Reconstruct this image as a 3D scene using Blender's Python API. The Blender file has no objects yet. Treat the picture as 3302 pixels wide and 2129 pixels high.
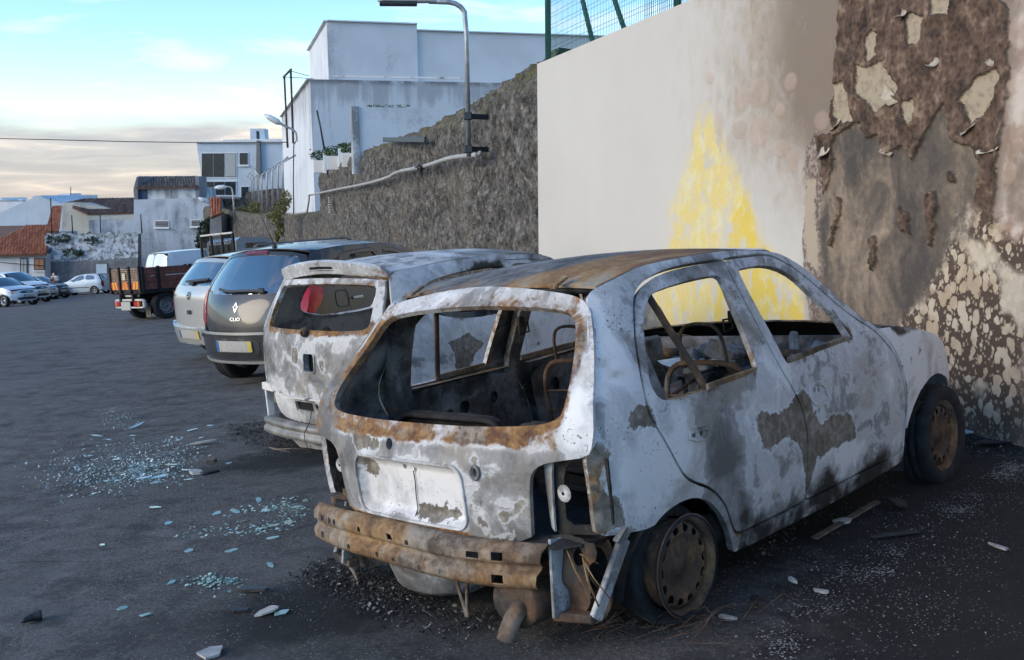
import bpy, bmesh, math, random
import numpy as np
from mathutils import Matrix, Vector
from mathutils.geometry import delaunay_2d_cdt

R = math.radians
scene = bpy.context.scene
COL = scene.collection
rng = np.random.default_rng(7)
random.seed(7)

# ------------------------------------------------------------------ camera
CAMZ = 1.555
FPX, PITCH, ROLL = 3200.0, 0.1386, 0.012          # focal length in pixels of a 3302 px wide picture
cam_data = bpy.data.cameras.new('camera')
cam = bpy.data.objects.new('camera', cam_data)
COL.objects.link(cam)
cam_data.sensor_width = 36.0
cam_data.lens = 36.0 * FPX / 3302.0
cam_data.clip_start = 0.05
cam_data.clip_end = 5000
_f = Vector((0, math.cos(PITCH), -math.sin(PITCH)))
_r = Vector((1, 0, 0)); _d = _f.cross(_r)
_r2 = math.cos(ROLL) * _r + math.sin(ROLL) * _d
_d2 = -math.sin(ROLL) * _r + math.cos(ROLL) * _d
_m = Matrix((_r2, -_d2, -_f)).transposed().to_4x4()
_m.translation = Vector((0, 0, CAMZ))
cam.matrix_world = _m
scene.camera = cam
CAMROT = np.array([list(_r2), list(_d2), list(_f)])

# ------------------------------------------------------------------ world, sun, exposure
SUN_AZ, SUN_EL = -116.0, 20.0                       # degrees; azimuth from +Y towards +X
world = bpy.data.worlds.new('World'); scene.world = world; world.use_nodes = True
wt = world.node_tree; wt.nodes.clear()
def wn(t, **kw):
    n = wt.nodes.new(t)
    for k, v in kw.items(): setattr(n, k, v)
    return n
_out = wn('ShaderNodeOutputWorld'); _bg = wn('ShaderNodeBackground'); _bg.inputs['Strength'].default_value = 0.13
_sky = wn('ShaderNodeTexSky', sky_type='NISHITA', sun_disc=False, sun_elevation=R(SUN_EL), sun_rotation=R(SUN_AZ))
_sky.air_density = 1.0; _sky.dust_density = 0.1; _sky.ozone_density = 2.0
_tc = wn('ShaderNodeTexCoord'); _sep = wn('ShaderNodeSeparateXYZ')
wt.links.new(_tc.outputs['Generated'], _sep.inputs[0])
def wmath(op, a, b=None, c=None):
    n = wn('ShaderNodeMath', operation=op)
    for i, v in enumerate((a, b, c)):
        if v is None: continue
        if isinstance(v, (int, float)): n.inputs[i].default_value = v
        else: wt.links.new(v, n.inputs[i])
    return n.outputs[0]
_zz = wmath('ADD', wmath('MAXIMUM', _sep.outputs['Z'], 0.0), 0.10)
_cx = wmath('DIVIDE', _sep.outputs['X'], _zz); _cy = wmath('DIVIDE', _sep.outputs['Y'], _zz)
_comb = wn('ShaderNodeCombineXYZ'); wt.links.new(_cx, _comb.inputs[0]); wt.links.new(_cy, _comb.inputs[1])
def wnoise(scale, detail, rough, off):
    mp = wn('ShaderNodeMapping'); wt.links.new(_comb.outputs[0], mp.inputs['Vector']); mp.inputs['Location'].default_value = off
    mp.inputs['Scale'].default_value = (1.0, 1.0, 1.0)
    n = wn('ShaderNodeTexNoise'); wt.links.new(mp.outputs[0], n.inputs['Vector'])
    n.inputs['Scale'].default_value = scale; n.inputs['Detail'].default_value = detail; n.inputs['Roughness'].default_value = rough
    n.inputs['Distortion'].default_value = 0.4
    return n.outputs['Fac']
def wramp(fac, stops):
    r = wn('ShaderNodeValToRGB'); wt.links.new(fac, r.inputs[0])
    el = r.color_ramp.elements
    while len(el) < len(stops): el.new(0.5)
    for e, (p, c) in zip(el, stops): e.position = p; e.color = (*c, 1) if len(c) == 3 else c
    return r.outputs['Color']
def wmix(fac, a, b):
    m = wn('ShaderNodeMix', data_type='RGBA')
    for s, v in ((0, fac), (6, a), (7, b)):
        if isinstance(v, tuple): m.inputs[s].default_value = (*v, 1)
        elif isinstance(v, (int, float)): m.inputs[s].default_value = v
        else: wt.links.new(v, m.inputs[s])
    return m.outputs[2]
# thin high cloud everywhere, a denser bank low over the horizon all the way round
_n1 = wnoise(1.15, 6, 0.58, (3.6, 1.2, 0)); _n2 = wnoise(0.33, 6, 0.55, (7.9, 2.2, 0))
_thin = wramp(_n1, [(0.53, (0, 0, 0)), (0.72, (1, 1, 1))])
_el = wramp(_sep.outputs['Z'], [(0.0, (1, 1, 1)), (0.05, (.95, .95, .95)), (0.10, (0.14, 0.14, 0.14)), (0.26, (0.0, 0.0, 0.0))])
_bankn = wmath('ADD', wmath('MULTIPLY', _n2, 0.75), wmath('MULTIPLY', _el, 0.42))
_bank = wramp(_bankn, [(0.54, (0, 0, 0)), (0.74, (1, 1, 1))])
_bankcol = wramp(wnoise(1.0, 5, 0.6, (1.2, 9.4, 0)), [(0.40, (1.8, 1.72, 1.98)), (0.55, (2.4, 2.2, 2.35)), (0.68, (4.0, 3.4, 3.0))])
_hs = wn('ShaderNodeHueSaturation'); _hs.inputs['Saturation'].default_value = 1.22; _hs.inputs['Value'].default_value = 1.12; wt.links.new(_sky.outputs[0], _hs.inputs['Color']); _skyb = _hs.outputs[0]
_c1 = wmix(wmath('MULTIPLY', _thin, 0.55), _skyb, (5.6, 4.8, 4.5))
_c2 = wmix(wmath('MULTIPLY', _bank, 0.86), _c1, _bankcol)
wt.links.new(_c2, _bg.inputs['Color']); wt.links.new(_bg.outputs[0], _out.inputs['Surface'])

sun_data = bpy.data.lights.new('sun', 'SUN'); sun = bpy.data.objects.new('sun', sun_data); COL.objects.link(sun)
sun_data.energy = 1.2; sun_data.angle = R(36); sun_data.color = (1.0, 0.82, 0.60)
_sd = Vector((math.sin(R(SUN_AZ)) * math.cos(R(SUN_EL)), math.cos(R(SUN_AZ)) * math.cos(R(SUN_EL)), math.sin(R(SUN_EL))))
sun.rotation_euler = _sd.to_track_quat('Z', 'Y').to_euler()
scene.view_settings.view_transform = 'Standard'; scene.view_settings.look = 'None'
scene.view_settings.exposure = 1.05; scene.view_settings.gamma = 1.0; scene.view_settings.use_curve_mapping = False
scene.cycles.max_bounces = 4; scene.cycles.transparent_max_bounces = 12; scene.cycles.adaptive_threshold = 0.03

# ------------------------------------------------------------------ small maths
def pchip(xs, ys):
    xs = np.asarray(xs, float); ys = np.asarray(ys, float)
    h = np.diff(xs); d = np.diff(ys) / h
    m = np.zeros_like(xs); m[0] = d[0]; m[-1] = d[-1]
    for i in range(1, len(xs) - 1):
        if d[i - 1] * d[i] > 0:
            w1 = 2 * h[i] + h[i - 1]; w2 = h[i] + 2 * h[i - 1]
            m[i] = (w1 + w2) / (w1 / d[i - 1] + w2 / d[i])
    def f(x):
        x = np.asarray(x, float); xc = np.clip(x, xs[0], xs[-1])
        i = np.clip(np.searchsorted(xs, xc) - 1, 0, len(xs) - 2)
        t = (xc - xs[i]) / h[i]
        r = (2*t**3 - 3*t**2 + 1) * ys[i] + (t**3 - 2*t**2 + t) * h[i] * m[i] + (-2*t**3 + 3*t**2) * ys[i+1] + (t**3 - t**2) * h[i] * m[i+1]
        return r + np.where(x < xs[0], (x - xs[0]) * m[0], 0) + np.where(x > xs[-1], (x - xs[-1]) * m[-1], 0)
    return f
def vnoise(p, scale, seed=0, octaves=4, rough=.5):
    """value noise in [-1,1]; p (...,3)"""
    p = np.asarray(p, float); out = np.zeros(p.shape[:-1]); amp = 1.0; tot = 0
    for o in range(octaves):
        q = p * scale * 2 ** o + seed * 17.31 + o * 5.7
        i = np.floor(q).astype(np.int64); f = q - i; f = f * f * (3 - 2 * f)
        def hsh(a, b, c):
            h = (a * 374761393 + b * 668265263 + c * 2147483647 + seed * 974634777) & 0xffffffff
            h = ((h ^ (h >> 13)) * 1274126177) & 0xffffffff
            return ((h ^ (h >> 16)) & 0xffff) / 32767.5 - 1
        v = 0
        for dx in (0, 1):
            for dy in (0, 1):
                for dz in (0, 1):
                    w = (f[..., 0] if dx else 1 - f[..., 0]) * (f[..., 1] if dy else 1 - f[..., 1]) * (f[..., 2] if dz else 1 - f[..., 2])
                    v = v + w * hsh(i[..., 0] + dx, i[..., 1] + dy, i[..., 2] + dz)
        out = out + amp * v; tot += amp; amp *= rough
    return out / tot
def smooth01(a, b, x):
    t = np.clip((x - a) / (b - a), 0, 1); return t * t * (3 - 2 * t)
def inside(poly, pts):
    poly = np.asarray(poly, float); x, y = pts[:, 0], pts[:, 1]; r = np.zeros(len(pts), bool)
    j = len(poly) - 1
    for i in range(len(poly)):
        xi, yi = poly[i]; xj, yj = poly[j]
        c = ((yi > y) != (yj > y)) & (x < (xj - xi) * (y - yi) / (yj - yi + 1e-12) + xi)
        r ^= c; j = i
    return r
def polydist(poly, pts):
    poly = np.asarray(poly, float); d = np.full(len(pts), 1e9)
    for i in range(len(poly)):
        a, b = poly[i - 1], poly[i]; ab = b - a; L = ab @ ab
        if L < 1e-14: continue
        t = np.clip(((pts - a) @ ab) / L, 0, 1)
        q = a + t[:, None] * ab
        d = np.minimum(d, np.hypot(*(pts - q).T))
    return d
def sdf(poly, pts):                                  # positive inside
    d = polydist(poly, pts); return np.where(inside(poly, pts), d, -d)
def chaikin(p, n=2, closed=True):
    p = np.asarray(p, float)
    for _ in range(n):
        if closed:
            q = np.roll(p, -1, 0); a = .75 * p + .25 * q; b = .25 * p + .75 * q
            p = np.stack([a, b], 1).reshape(-1, p.shape[1])
        else:
            a = .75 * p[:-1] + .25 * p[1:]; b = .25 * p[:-1] + .75 * p[1:]
            p = np.concatenate([p[:1], np.stack([a, b], 1).reshape(-1, p.shape[1]), p[-1:]])
    return p
def resample(p, step, closed=True):
    p = np.asarray(p, float); q = np.vstack([p, p[:1]]) if closed else p
    out = []
    for a, b in zip(q[:-1], q[1:]):
        n = max(1, int(round(np.linalg.norm(b - a) / step)))
        for k in range(n): out.append(a + (b - a) * k / n)
    if not closed: out.append(q[-1])
    return np.array(out)
def rrect(x0, z0, x1, z1, r, n=4):
    o = []
    for cx, cz, a0 in ((x1 - r, z1 - r, 0), (x0 + r, z1 - r, 90), (x0 + r, z0 + r, 180), (x1 - r, z0 + r, 270)):
        for k in range(n + 1):
            a = R(a0 + 90 * k / n); o.append((cx + r * math.cos(a), cz + r * math.sin(a)))
    return o
def ell(cx, cz, rx, rz=None, n=16, rot=0):
    rz = rz or rx; c, s = math.cos(rot), math.sin(rot)
    return [(cx + rx * math.cos(a) * c - rz * math.sin(a) * s, cz + rx * math.cos(a) * s + rz * math.sin(a) * c) for a in [2 * math.pi * k / n for k in range(n)]]

# ------------------------------------------------------------------ objects
def tag(o, label=None, cat=None, group=None, kind=None):
    if label: o['label'] = label
    if cat: o['category'] = cat
    if group: o['group'] = group
    if kind: o['kind'] = kind
    return o
def empty(name, loc=(0, 0, 0), rz=0, mat=None):
    o = bpy.data.objects.new(name, None); COL.objects.link(o); o.empty_display_size = .2
    if mat is not None: o.matrix_world = mat
    else: o.location = loc; o.rotation_euler = (0, 0, rz)
    return o
def mkmesh(name, v, f, mat=None, smooth=False, attrs=None):
    me = bpy.data.meshes.new(name)
    v = np.asarray(v, float)
    if isinstance(f, np.ndarray) and f.ndim == 2 and len(f):
        nf, k = f.shape
        me.vertices.add(len(v)); me.vertices.foreach_set('co', v.astype(np.float32).ravel())
        me.loops.add(nf * k); me.loops.foreach_set('vertex_index', f.astype(np.int32).ravel())
        me.polygons.add(nf); me.polygons.foreach_set('loop_start', np.arange(0, nf * k, k, dtype=np.int32))
        me.polygons.foreach_set('loop_total', np.full(nf, k, np.int32))
        me.update(calc_edges=True)
    else:
        me.from_pydata([tuple(p) for p in v], [], [tuple(int(i) for i in q) for q in f]); me.update()
    if smooth is True: me.polygons.foreach_set('use_smooth', np.ones(len(me.polygons), bool))
    elif smooth is not False: me.polygons.foreach_set('use_smooth', np.asarray(smooth, bool))
    attrs = dict(attrs or {})
    if mat is not None and mat.name.startswith('burnt_') and 'patch' not in attrs: attrs['patch'] = np.full(len(v), -1.0)
    for k, a in attrs.items():
        at = me.attributes.new(k, 'FLOAT', 'POINT'); at.data.foreach_set('value', np.asarray(a, np.float32))
    if mat is not None: me.materials.append(mat)
    return me
def mobj(name, me, parent=None, loc=None):
    o = bpy.data.objects.new(name, me); COL.objects.link(o)
    if parent is not None: o.parent = parent
    if loc is not None: o.location = loc
    return o
def cptree(o, parent=None):
    c = o.copy(); COL.objects.link(c); c.parent = parent
    if parent is not None: c.matrix_parent_inverse = o.matrix_parent_inverse.copy()
    for ch in o.children: cptree(ch, c)
    return c

class G:
    """collects solid shapes into one mesh"""
    def __init__(s): s.v = []; s.f = []; s.sm = []
    def add(s, v, f, sm=False):
        b = len(s.v); s.v += [tuple(map(float, p)) for p in v]; s.f += [tuple(int(i) + b for i in q) for q in f]; s.sm += [sm] * len(f); return s
    def box(s, c, d, M=None, bev=0.0):
        x, y, z = (k / 2 for k in d)
        if bev <= 0 or min(x, y, z) <= bev:
            v = [(sx * x, sy * y, sz * z) for sz in (-1, 1) for sx, sy in ((-1, -1), (1, -1), (1, 1), (-1, 1))]
            f = [(3, 2, 1, 0), (4, 5, 6, 7), (0, 1, 5, 4), (1, 2, 6, 5), (2, 3, 7, 6), (3, 0, 4, 7)]
        else:
            b = bev; v = []; f = []
            idx = {}
            for sx in (-1, 1):
                for sy in (-1, 1):
                    for sz in (-1, 1):
                        for ax in range(3):
                            p = [sx * (x - b), sy * (y - b), sz * (z - b)]; p[ax] = (sx * x, sy * y, sz * z)[ax]
                            idx[(sx, sy, sz, ax)] = len(v); v.append(tuple(p))
            def q(*k): return tuple(idx[i] for i in k)
            for s1 in (-1, 1):
                f.append(q((s1, -1, -1, 0), (s1, 1, -1, 0), (s1, 1, 1, 0), (s1, -1, 1, 0))[::s1])
                f.append(q((-1, s1, -1, 1), (-1, s1, 1, 1), (1, s1, 1, 1), (1, s1, -1, 1))[::s1])
                f.append(q((-1, -1, s1, 2), (1, -1, s1, 2), (1, 1, s1, 2), (-1, 1, s1, 2))[::s1])
                for s2 in (-1, 1):
                    f.append(q((s1, s2, -1, 0), (s1, s2, -1, 1), (s1, s2, 1, 1), (s1, s2, 1, 0))[::s1 * s2 * -1])
                    f.append(q((s1, -1, s2, 0), (s1, -1, s2, 2), (s1, 1, s2, 2), (s1, 1, s2, 0))[::s1 * s2])
                    f.append(q((-1, s1, s2, 1), (-1, s1, s2, 2), (1, s1, s2, 2), (1, s1, s2, 1))[::-s1 * s2])
                    for s3 in (-1, 1): f.append(q((s1, s2, s3, 0), (s1, s2, s3, 1), (s1, s2, s3, 2))[::s1 * s2 * s3])
        c = Vector(c)
        v = [((M @ Vector(p)) if M is not None else Vector(p)) + c for p in v]
        return s.add(v, f)
    def beam(s, a, b, w, h, up=(0, 0, 1), bev=0.0):
        a = Vector(a); b = Vector(b); x = (b - a); L = x.length; x = x / L; u = Vector(up)
        y = u.cross(x)
        if y.length < 1e-4: y = Vector((0, 1, 0)).cross(x)
        y.normalize(); z = x.cross(y)
        return s.box((a + b) / 2, (L, w, h), Matrix((x, y, z)).transposed(), bev)
    def tube(s, pts, r, n=8, closed=False, cap=True, sm=True):
        pts = [Vector(p) for p in pts]; m = len(pts); rr = [r] * m if isinstance(r, (int, float)) else list(r)
        v = []; f = []; prev = None
        for i, p in enumerate(pts):
            t = (pts[(i + 1) % m] - pts[i - 1]) if closed or 0 < i < m - 1 else (pts[1] - pts[0] if i == 0 else pts[-1] - pts[-2])
            if t.length < 1e-9: t = Vector((0, 0, 1))
            t.normalize()
            if prev is None:
                u = t.cross(Vector((0, 0, 1)))
                if u.length < 1e-3: u = t.cross(Vector((1, 0, 0)))
            else: u = prev - t * prev.dot(t)
            u.normalize(); prev = u; w = t.cross(u)
            for k in range(n):
                a = 2 * math.pi * k / n; v.append(p + (u * math.cos(a) + w * math.sin(a)) * rr[i])
        for i in range(m if closed else m - 1):
            for k in range(n):
                a = i * n + k; b = i * n + (k + 1) % n; c = ((i + 1) % m) * n
                f.append((a, b, c + (k + 1) % n, c + k))
        if cap and not closed: f += [tuple(range(n))[::-1], tuple(range((m - 1) * n, m * n))]
        return s.add(v, f, sm)
    def lathe(s, prof, M=None, n=24, sm=True, cap=False):
        """prof: (radius, height) about local z"""
        v = []; f = []
        for r, z in prof:
            for k in range(n):
                a = 2 * math.pi * k / n; p = Vector((r * math.cos(a), r * math.sin(a), z)); v.append(M @ p if M is not None else p)
        for i in range(len(prof) - 1):
            for k in range(n): f.append((i * n + k, i * n + (k + 1) % n, (i + 1) * n + (k + 1) % n, (i + 1) * n + k))
        if cap: f += [tuple(range(n))[::-1], tuple(range((len(prof) - 1) * n, len(prof) * n))]
        return s.add(v, f, sm)
    def prism(s, poly, fn, t0, t1):
        """poly 2d, fn(u,v,t)->3d"""
        n = len(poly); v = [fn(a, b, t0) for a, b in poly] + [fn(a, b, t1) for a, b in poly]
        f = [tuple(range(n))[::-1], tuple(range(n, 2 * n))] + [(i, (i + 1) % n, n + (i + 1) % n, n + i) for i in range(n)]
        return s.add(v, f)
    def build(s, name, mat=None, parent=None, loc=None):
        return mobj(name, mkmesh(name, s.v, s.f, mat, s.sm), parent, loc)

# pixel of the 3302 px picture -> ray, and points met by it in the place
def ray(px, py):
    c = np.array([(px - 1651) / FPX, (py - 1064.5) / FPX, 1.0]); return CAMROT.T @ c
def at(px, py, Y):
    d = ray(px, py); p = d * (Y / d[1]); return Vector((p[0], p[1], p[2] + CAMZ))
def dsp(x, y, Y): return at(x * 1.3827, y * 1.3827, Y)
# ------------------------------------------------------------------ materials
class NT:
    def __init__(s, name):
        s.m = bpy.data.materials.new(name); s.m.use_nodes = True; s.t = s.m.node_tree; s.t.nodes.clear()
        s.out = s.n('ShaderNodeOutputMaterial'); s.b = s.n('ShaderNodeBsdfPrincipled'); s.t.links.new(s.b.outputs[0], s.out.inputs['Surface'])
        s.tc = s.n('ShaderNodeTexCoord')
        s.O = s.tc.outputs['Object']; s.GEN = s.tc.outputs['Generated']
    def n(s, t, **kw):
        n = s.t.nodes.new(t)
        for k, v in kw.items(): setattr(n, k, v)
        return n
    def put(s, sock, v):
        if isinstance(v, tuple): sock.default_value = (*v, 1) if len(v) == 3 and sock.type == 'RGBA' else v
        elif isinstance(v, (int, float)): sock.default_value = v
        else: s.t.links.new(v, sock)
    def math(s, op, a, b=None, c=None, clamp=False):
        n = s.n('ShaderNodeMath', operation=op); n.use_clamp = clamp
        for i, v in enumerate((a, b, c)):
            if v is not None: s.put(n.inputs[i], v)
        return n.outputs[0]
    def mul(s, a, b): return s.math('MULTIPLY', a, b)
    def add(s, a, b): return s.math('ADD', a, b)
    def sub(s, a, b): return s.math('SUBTRACT', a, b)
    def mapping(s, vec=None, scale=(1, 1, 1), loc=(0, 0, 0), rot=(0, 0, 0)):
        n = s.n('ShaderNodeMapping'); s.put(n.inputs['Vector'], vec or s.O)
        n.inputs['Scale'].default_value = scale; n.inputs['Location'].default_value = loc; n.inputs['Rotation'].default_value = rot
        return n.outputs[0]
    def noise(s, scale, detail=4, rough=.5, vec=None, dist=0.0, color=False):
        n = s.n('ShaderNodeTexNoise'); s.put(n.inputs['Vector'], vec or s.O)
        n.inputs['Scale'].default_value = scale; n.inputs['Detail'].default_value = min(detail, 4); n.inputs['Roughness'].default_value = rough; n.inputs['Distortion'].default_value = dist
        return n.outputs['Color' if color else 'Fac']
    def vor(s, scale, vec=None, feature='F1', out='Distance', rnd=1.0):
        n = s.n('ShaderNodeTexVoronoi', feature=feature); s.put(n.inputs['Vector'], vec or s.O)
        n.inputs['Scale'].default_value = scale; n.inputs['Randomness'].default_value = rnd
        return n.outputs[out]
    def ramp(s, fac, stops, interp='LINEAR'):
        r = s.n('ShaderNodeValToRGB'); s.put(r.inputs[0], fac); r.color_ramp.interpolation = interp
        el = r.color_ramp.elements
        while len(el) < len(stops): el.new(.5)
        for e, (p, c) in zip(el, stops):
            e.position = p; c = (c, c, c) if isinstance(c, (int, float)) else c; e.color = (*c, 1)
        return r.outputs['Color']
    def step(s, fac, a, b):
        n = s.n('ShaderNodeMapRange', interpolation_type='SMOOTHSTEP'); s.put(n.inputs['Value'], fac)
        n.inputs['From Min'].default_value = a; n.inputs['From Max'].default_value = b
        return n.outputs[0]
    def mix(s, fac, a, b, blend='MIX'):
        m = s.n('ShaderNodeMix', data_type='RGBA', blend_type=blend)
        s.put(m.inputs[0], fac); s.put(m.inputs[6], a); s.put(m.inputs[7], b); return m.outputs[2]
    def attr(s, name):
        n = s.n('ShaderNodeAttribute', attribute_name=name); return n.outputs['Fac']
    def sep(s, vec=None):
        n = s.n('ShaderNodeSeparateXYZ'); s.put(n.inputs[0], vec or s.O); return n.outputs
    def bump(s, h, strength=.5, dist=.01, prev=None):
        n = s.n('ShaderNodeBump'); s.put(n.inputs['Height'], h); n.inputs['Strength'].default_value = strength; n.inputs['Distance'].default_value = dist
        if prev is not None: s.t.links.new(prev, n.inputs['Normal'])
        return n.outputs[0]
    def warp(s, amt, scale, vec=None):
        v = vec or s.O
        c = s.noise(scale, 3, .5, v, color=True)
        vm = s.n('ShaderNodeVectorMath', operation='MULTIPLY_ADD'); s.put(vm.inputs[0], c); vm.inputs[1].default_value = (amt,) * 3; s.put(vm.inputs[2], v)
        return vm.outputs[0]
    def done(s, color=None, rough=None, metal=None, normal=None, **kw):
        if color is not None: s.put(s.b.inputs['Base Color'], color)
        if rough is not None: s.put(s.b.inputs['Roughness'], rough)
        if metal is not None: s.put(s.b.inputs['Metallic'], metal)
        if normal is not None: s.t.links.new(normal, s.b.inputs['Normal'])
        for k, v in kw.items(): s.put(s.b.inputs[k.replace('_', ' ')], v)
        return s.m

MATS = {}
def plain(name, col, rough=.6, metal=0.0, var=.12, scale=6.0, bump=.0, bscale=60, **kw):
    """a plain surface with a little wear"""
    if name in MATS: return MATS[name]
    n = NT(name); nz = n.noise(scale, 5, .6)
    c = n.mix(n.step(nz, .3, .75), tuple(k * (1 - var) for k in col), tuple(min(1, k * (1 + var)) for k in col))
    nrm = n.bump(n.noise(bscale, 4, .6), bump, .01) if bump else None
    MATS[name] = n.done(c, n.math('ADD', rough, n.mul(n.sub(nz, .5), .15)), metal, nrm, **kw); return MATS[name]

def burnt(name, white=.55, rustbias=0.0, tint=(1, 1, 1), seed=0.0, dark=0.0, tan_=.5):
    """fire-bleached sheet steel: white ash, grey and blue scale, tan clouds, rust, soot.
    Attributes: rust, soot, patch (signed distance in metres), white"""
    n = NT(name); v = n.mapping(loc=(seed, seed * .7, seed * 1.3)); w = n.warp(.22, 2.2, v); w2 = n.warp(.08, 7, v)
    T = lambda c: tuple(a * b for a, b in zip(c, tint))
    big = n.noise(2.4, 5, .58, w, .6); mid = n.noise(7.5, 5, .6, w2, .8); fine = n.noise(38, 4, .65, v)
    f = n.add(n.add(n.mul(big, .62), n.mul(mid, .34)), n.mul(fine, .10))
    f = n.add(f, n.mul(n.sub(n.attr('white'), 0.0), .20))
    base = n.ramp(f, [(.385 + .12 * (.5 - white), T((.13, .13, .132))), (.455 + .12 * (.5 - white), T((.235, .238, .245))), (.51 + .12 * (.5 - white), T((.36, .367, .385))), (.565 + .12 * (.5 - white), T((.55, .565, .595))), (.64 + .12 * (.5 - white), T((.76, .775, .80)))])
    # lighter rims where scale has lifted
    rim = n.math('ABSOLUTE', n.sub(f, .535))
    base = n.mix(n.mul(n.step(n.sub(.030, rim), .0, .030), .45), base, T((.78, .80, .84)))
    tan = n.step(n.noise(3.3, 6, .62, n.mapping(w, loc=(5, 2, 8)), .9), .50, .70)
    base = n.mix(n.mul(tan, tan_), base, T((.31, .275, .225)))
    speck = n.step(n.add(n.noise(95, 2, .5, v), n.mul(n.noise(9, 3, .5, v), .5)), .93, 1.0)
    base = n.mix(n.mul(speck, .75), base, (.09, .075, .065))
    # bare grey-brown patches with a hard edge
    pd = n.add(n.attr('patch'), n.add(n.mul(n.sub(n.noise(12, 5, .7, v), .5), .10), n.mul(n.sub(n.noise(60, 3, .6, v), .5), .02)))
    pm = n.step(pd, -.003, .004)
    pc = n.ramp(n.add(n.mul(n.noise(30, 4, .7, v), .6), n.mul(n.noise(6, 3, .6, w), .4)), [(.34, (.075, .062, .05)), (.46, (.15, .128, .10)), (.54, (.23, .205, .17)), (.66, (.36, .325, .275))])
    base = n.mix(pm, base, pc)
    edge = n.mul(n.step(pd, -.016, -.003), n.sub(1.0, pm)); base = n.mix(n.mul(edge, .5), base, (.70, .72, .74))
    # rust
    r = n.add(n.add(n.attr('rust'), rustbias), n.add(n.mul(n.sub(n.noise(6.5, 6, .68, w2, .5), .5), 1.35), n.mul(n.sub(n.noise(45, 4, .6, v), .5), .35)))
    rm = n.step(r, .36, .62)
    rc = n.ramp(n.add(n.mul(n.noise(14, 6, .7, w2), .7), n.mul(n.noise(70, 3, .6, v), .3)), [(.30, (.055, .032, .022)), (.42, (.13, .062, .030)), (.52, (.25, .125, .045)), (.61, (.34, .20, .090)), (.72, (.42, .35, .27))])
    rc = n.mix(n.mul(n.step(n.noise(4.2, 4, .65, n.mapping(w2, loc=(9, 3, 5))), .47, .62), .7), rc, n.mix(n.step(fine, .4, .6), (.10, .085, .072), (.30, .28, .25)))
    base = n.mix(rm, base, rc)
    # soot
    so = n.mul(n.add(n.attr('soot'), dark), n.add(1.0, n.mul(n.sub(n.noise(5, 5, .65, w), .5), 2.2)))
    sm = n.step(so, .33, .80)
    sc = n.ramp(n.noise(18, 5, .7, v), [(.35, (.012, .012, .013)), (.6, (.035, .030, .027)), (.78, (.10, .085, .07))])
    base = n.mix(sm, base, sc)
    h = fine
    nrm = n.bump(h, .30, .006)
    return n.done(base, n.add(.62, n.mul(rm, .28)), n.mul(n.sub(1.0, sm), .06), nrm)

M_B1 = burnt('burnt_panel', .46, .05, (.97, .93, .885), 0.0, 0.0, .62)
M_B1IN = burnt('burnt_inner', .30, .30, (.55, .52, .50), 3.0, .52)
M_B2 = burnt('burnt_panel_pale', .44, .04, (.96, .93, .88), 11.0, 0.0, .55)
M_B2IN = burnt('burnt_inner_grey', .38, -.05, (.75, .73, .70), 17.0, .22)
def _rusty(name, bias, dark):
    n = NT(name); w = n.warp(.1, 5); st = n.mapping(scale=(1, 1, .25))
    f = n.add(n.mul(n.noise(7, 6, .7, w, .5), .6), n.add(n.mul(n.noise(30, 4, .65, st), .25), n.mul(n.noise(80, 3, .6), .15)))
    c = n.ramp(f, [(.28 - bias, (.035, .026, .022)), (.42 - bias, (.12, .065, .035)), (.50 - bias, (.22, .12, .050)), (.57 - bias, (.30, .19, .09)), (.66 - bias, (.36, .31, .25)), (.78 - bias, (.58, .57, .54))])
    c = n.mix(n.mul(n.step(n.noise(2.4, 4, .6, n.mapping(loc=(3, 7, 1))), .44, .62), .75), c, n.mix(n.step(f, .4, .6), (.055, .048, .044), (.24, .225, .205)))
    c = n.mix(n.step(n.noise(3.2, 5, .6), .62 - dark, .78 - dark), c, (.03, .027, .026))
    return n.done(c, .85, .05, n.bump(n.noise(42, 3, .65, st), .6, .006))
M_RUST = _rusty('rusty_steel', .02, .05)
M_RUSTD = _rusty('dark_rusty_steel', -.10, .18)
M_CHAR = plain('charred_steel', (.030, .028, .027), .85, .1, .5, 14, .6, 40)
M_BLACK = plain('black_void', (.008, .008, .009), .9, 0, .3, 10)
M_RUBBER = plain('tyre_rubber', (.018, .018, .019), .78, 0, .3, 12, .25, 90)
M_BURNTRUB = plain('burnt_tyre', (.020, .020, .022), .92, 0, .5, 18, .9, 30)
M_STEELRIM = _rusty('scorched_wheel', -.10, .08)
def _paint(name, col, rough=.28, metal=.35, coat=.8, dust=.18):
    n = NT(name); d = n.step(n.noise(3, 5, .6), .42, .75)
    c = n.mix(n.mul(d, dust), col, (.30, .29, .27))
    return n.done(c, n.add(rough, n.mul(d, .10)), metal, n.bump(n.noise(3, 2, .4), .015, .02), Coat_Weight=coat, Coat_Roughness=.06)
M_CLIO = _paint('grey_paint', (.030, .029, .030), .34, .0, .7, .06); M_SILVER = _paint('silver_paint', (.50, .49, .46), .32, .45)
M_WHITEP = _paint('white_paint', (.74, .75, .76), .35, .0); M_BLUEP = _paint('dark_blue_paint', (.035, .045, .075)); M_PALEB = _paint('pale_blue_paint', (.52, .60, .68), .35, .2)
M_BLACKP = _paint('black_paint', (.022, .024, .028)); M_SILVERB = _paint('light_silver_paint', (.48, .50, .52), .33, .4)
M_PLASTIC = plain('dark_plastic', (.030, .030, .032), .55, 0, .2, 12, .15, 120)
M_GREYPL = plain('grey_plastic', (.16, .16, .165), .55, 0, .15, 12, .1, 120)
M_CHROME = plain('chrome', (.62, .61, .60), .30, 1.0, .05)
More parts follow.
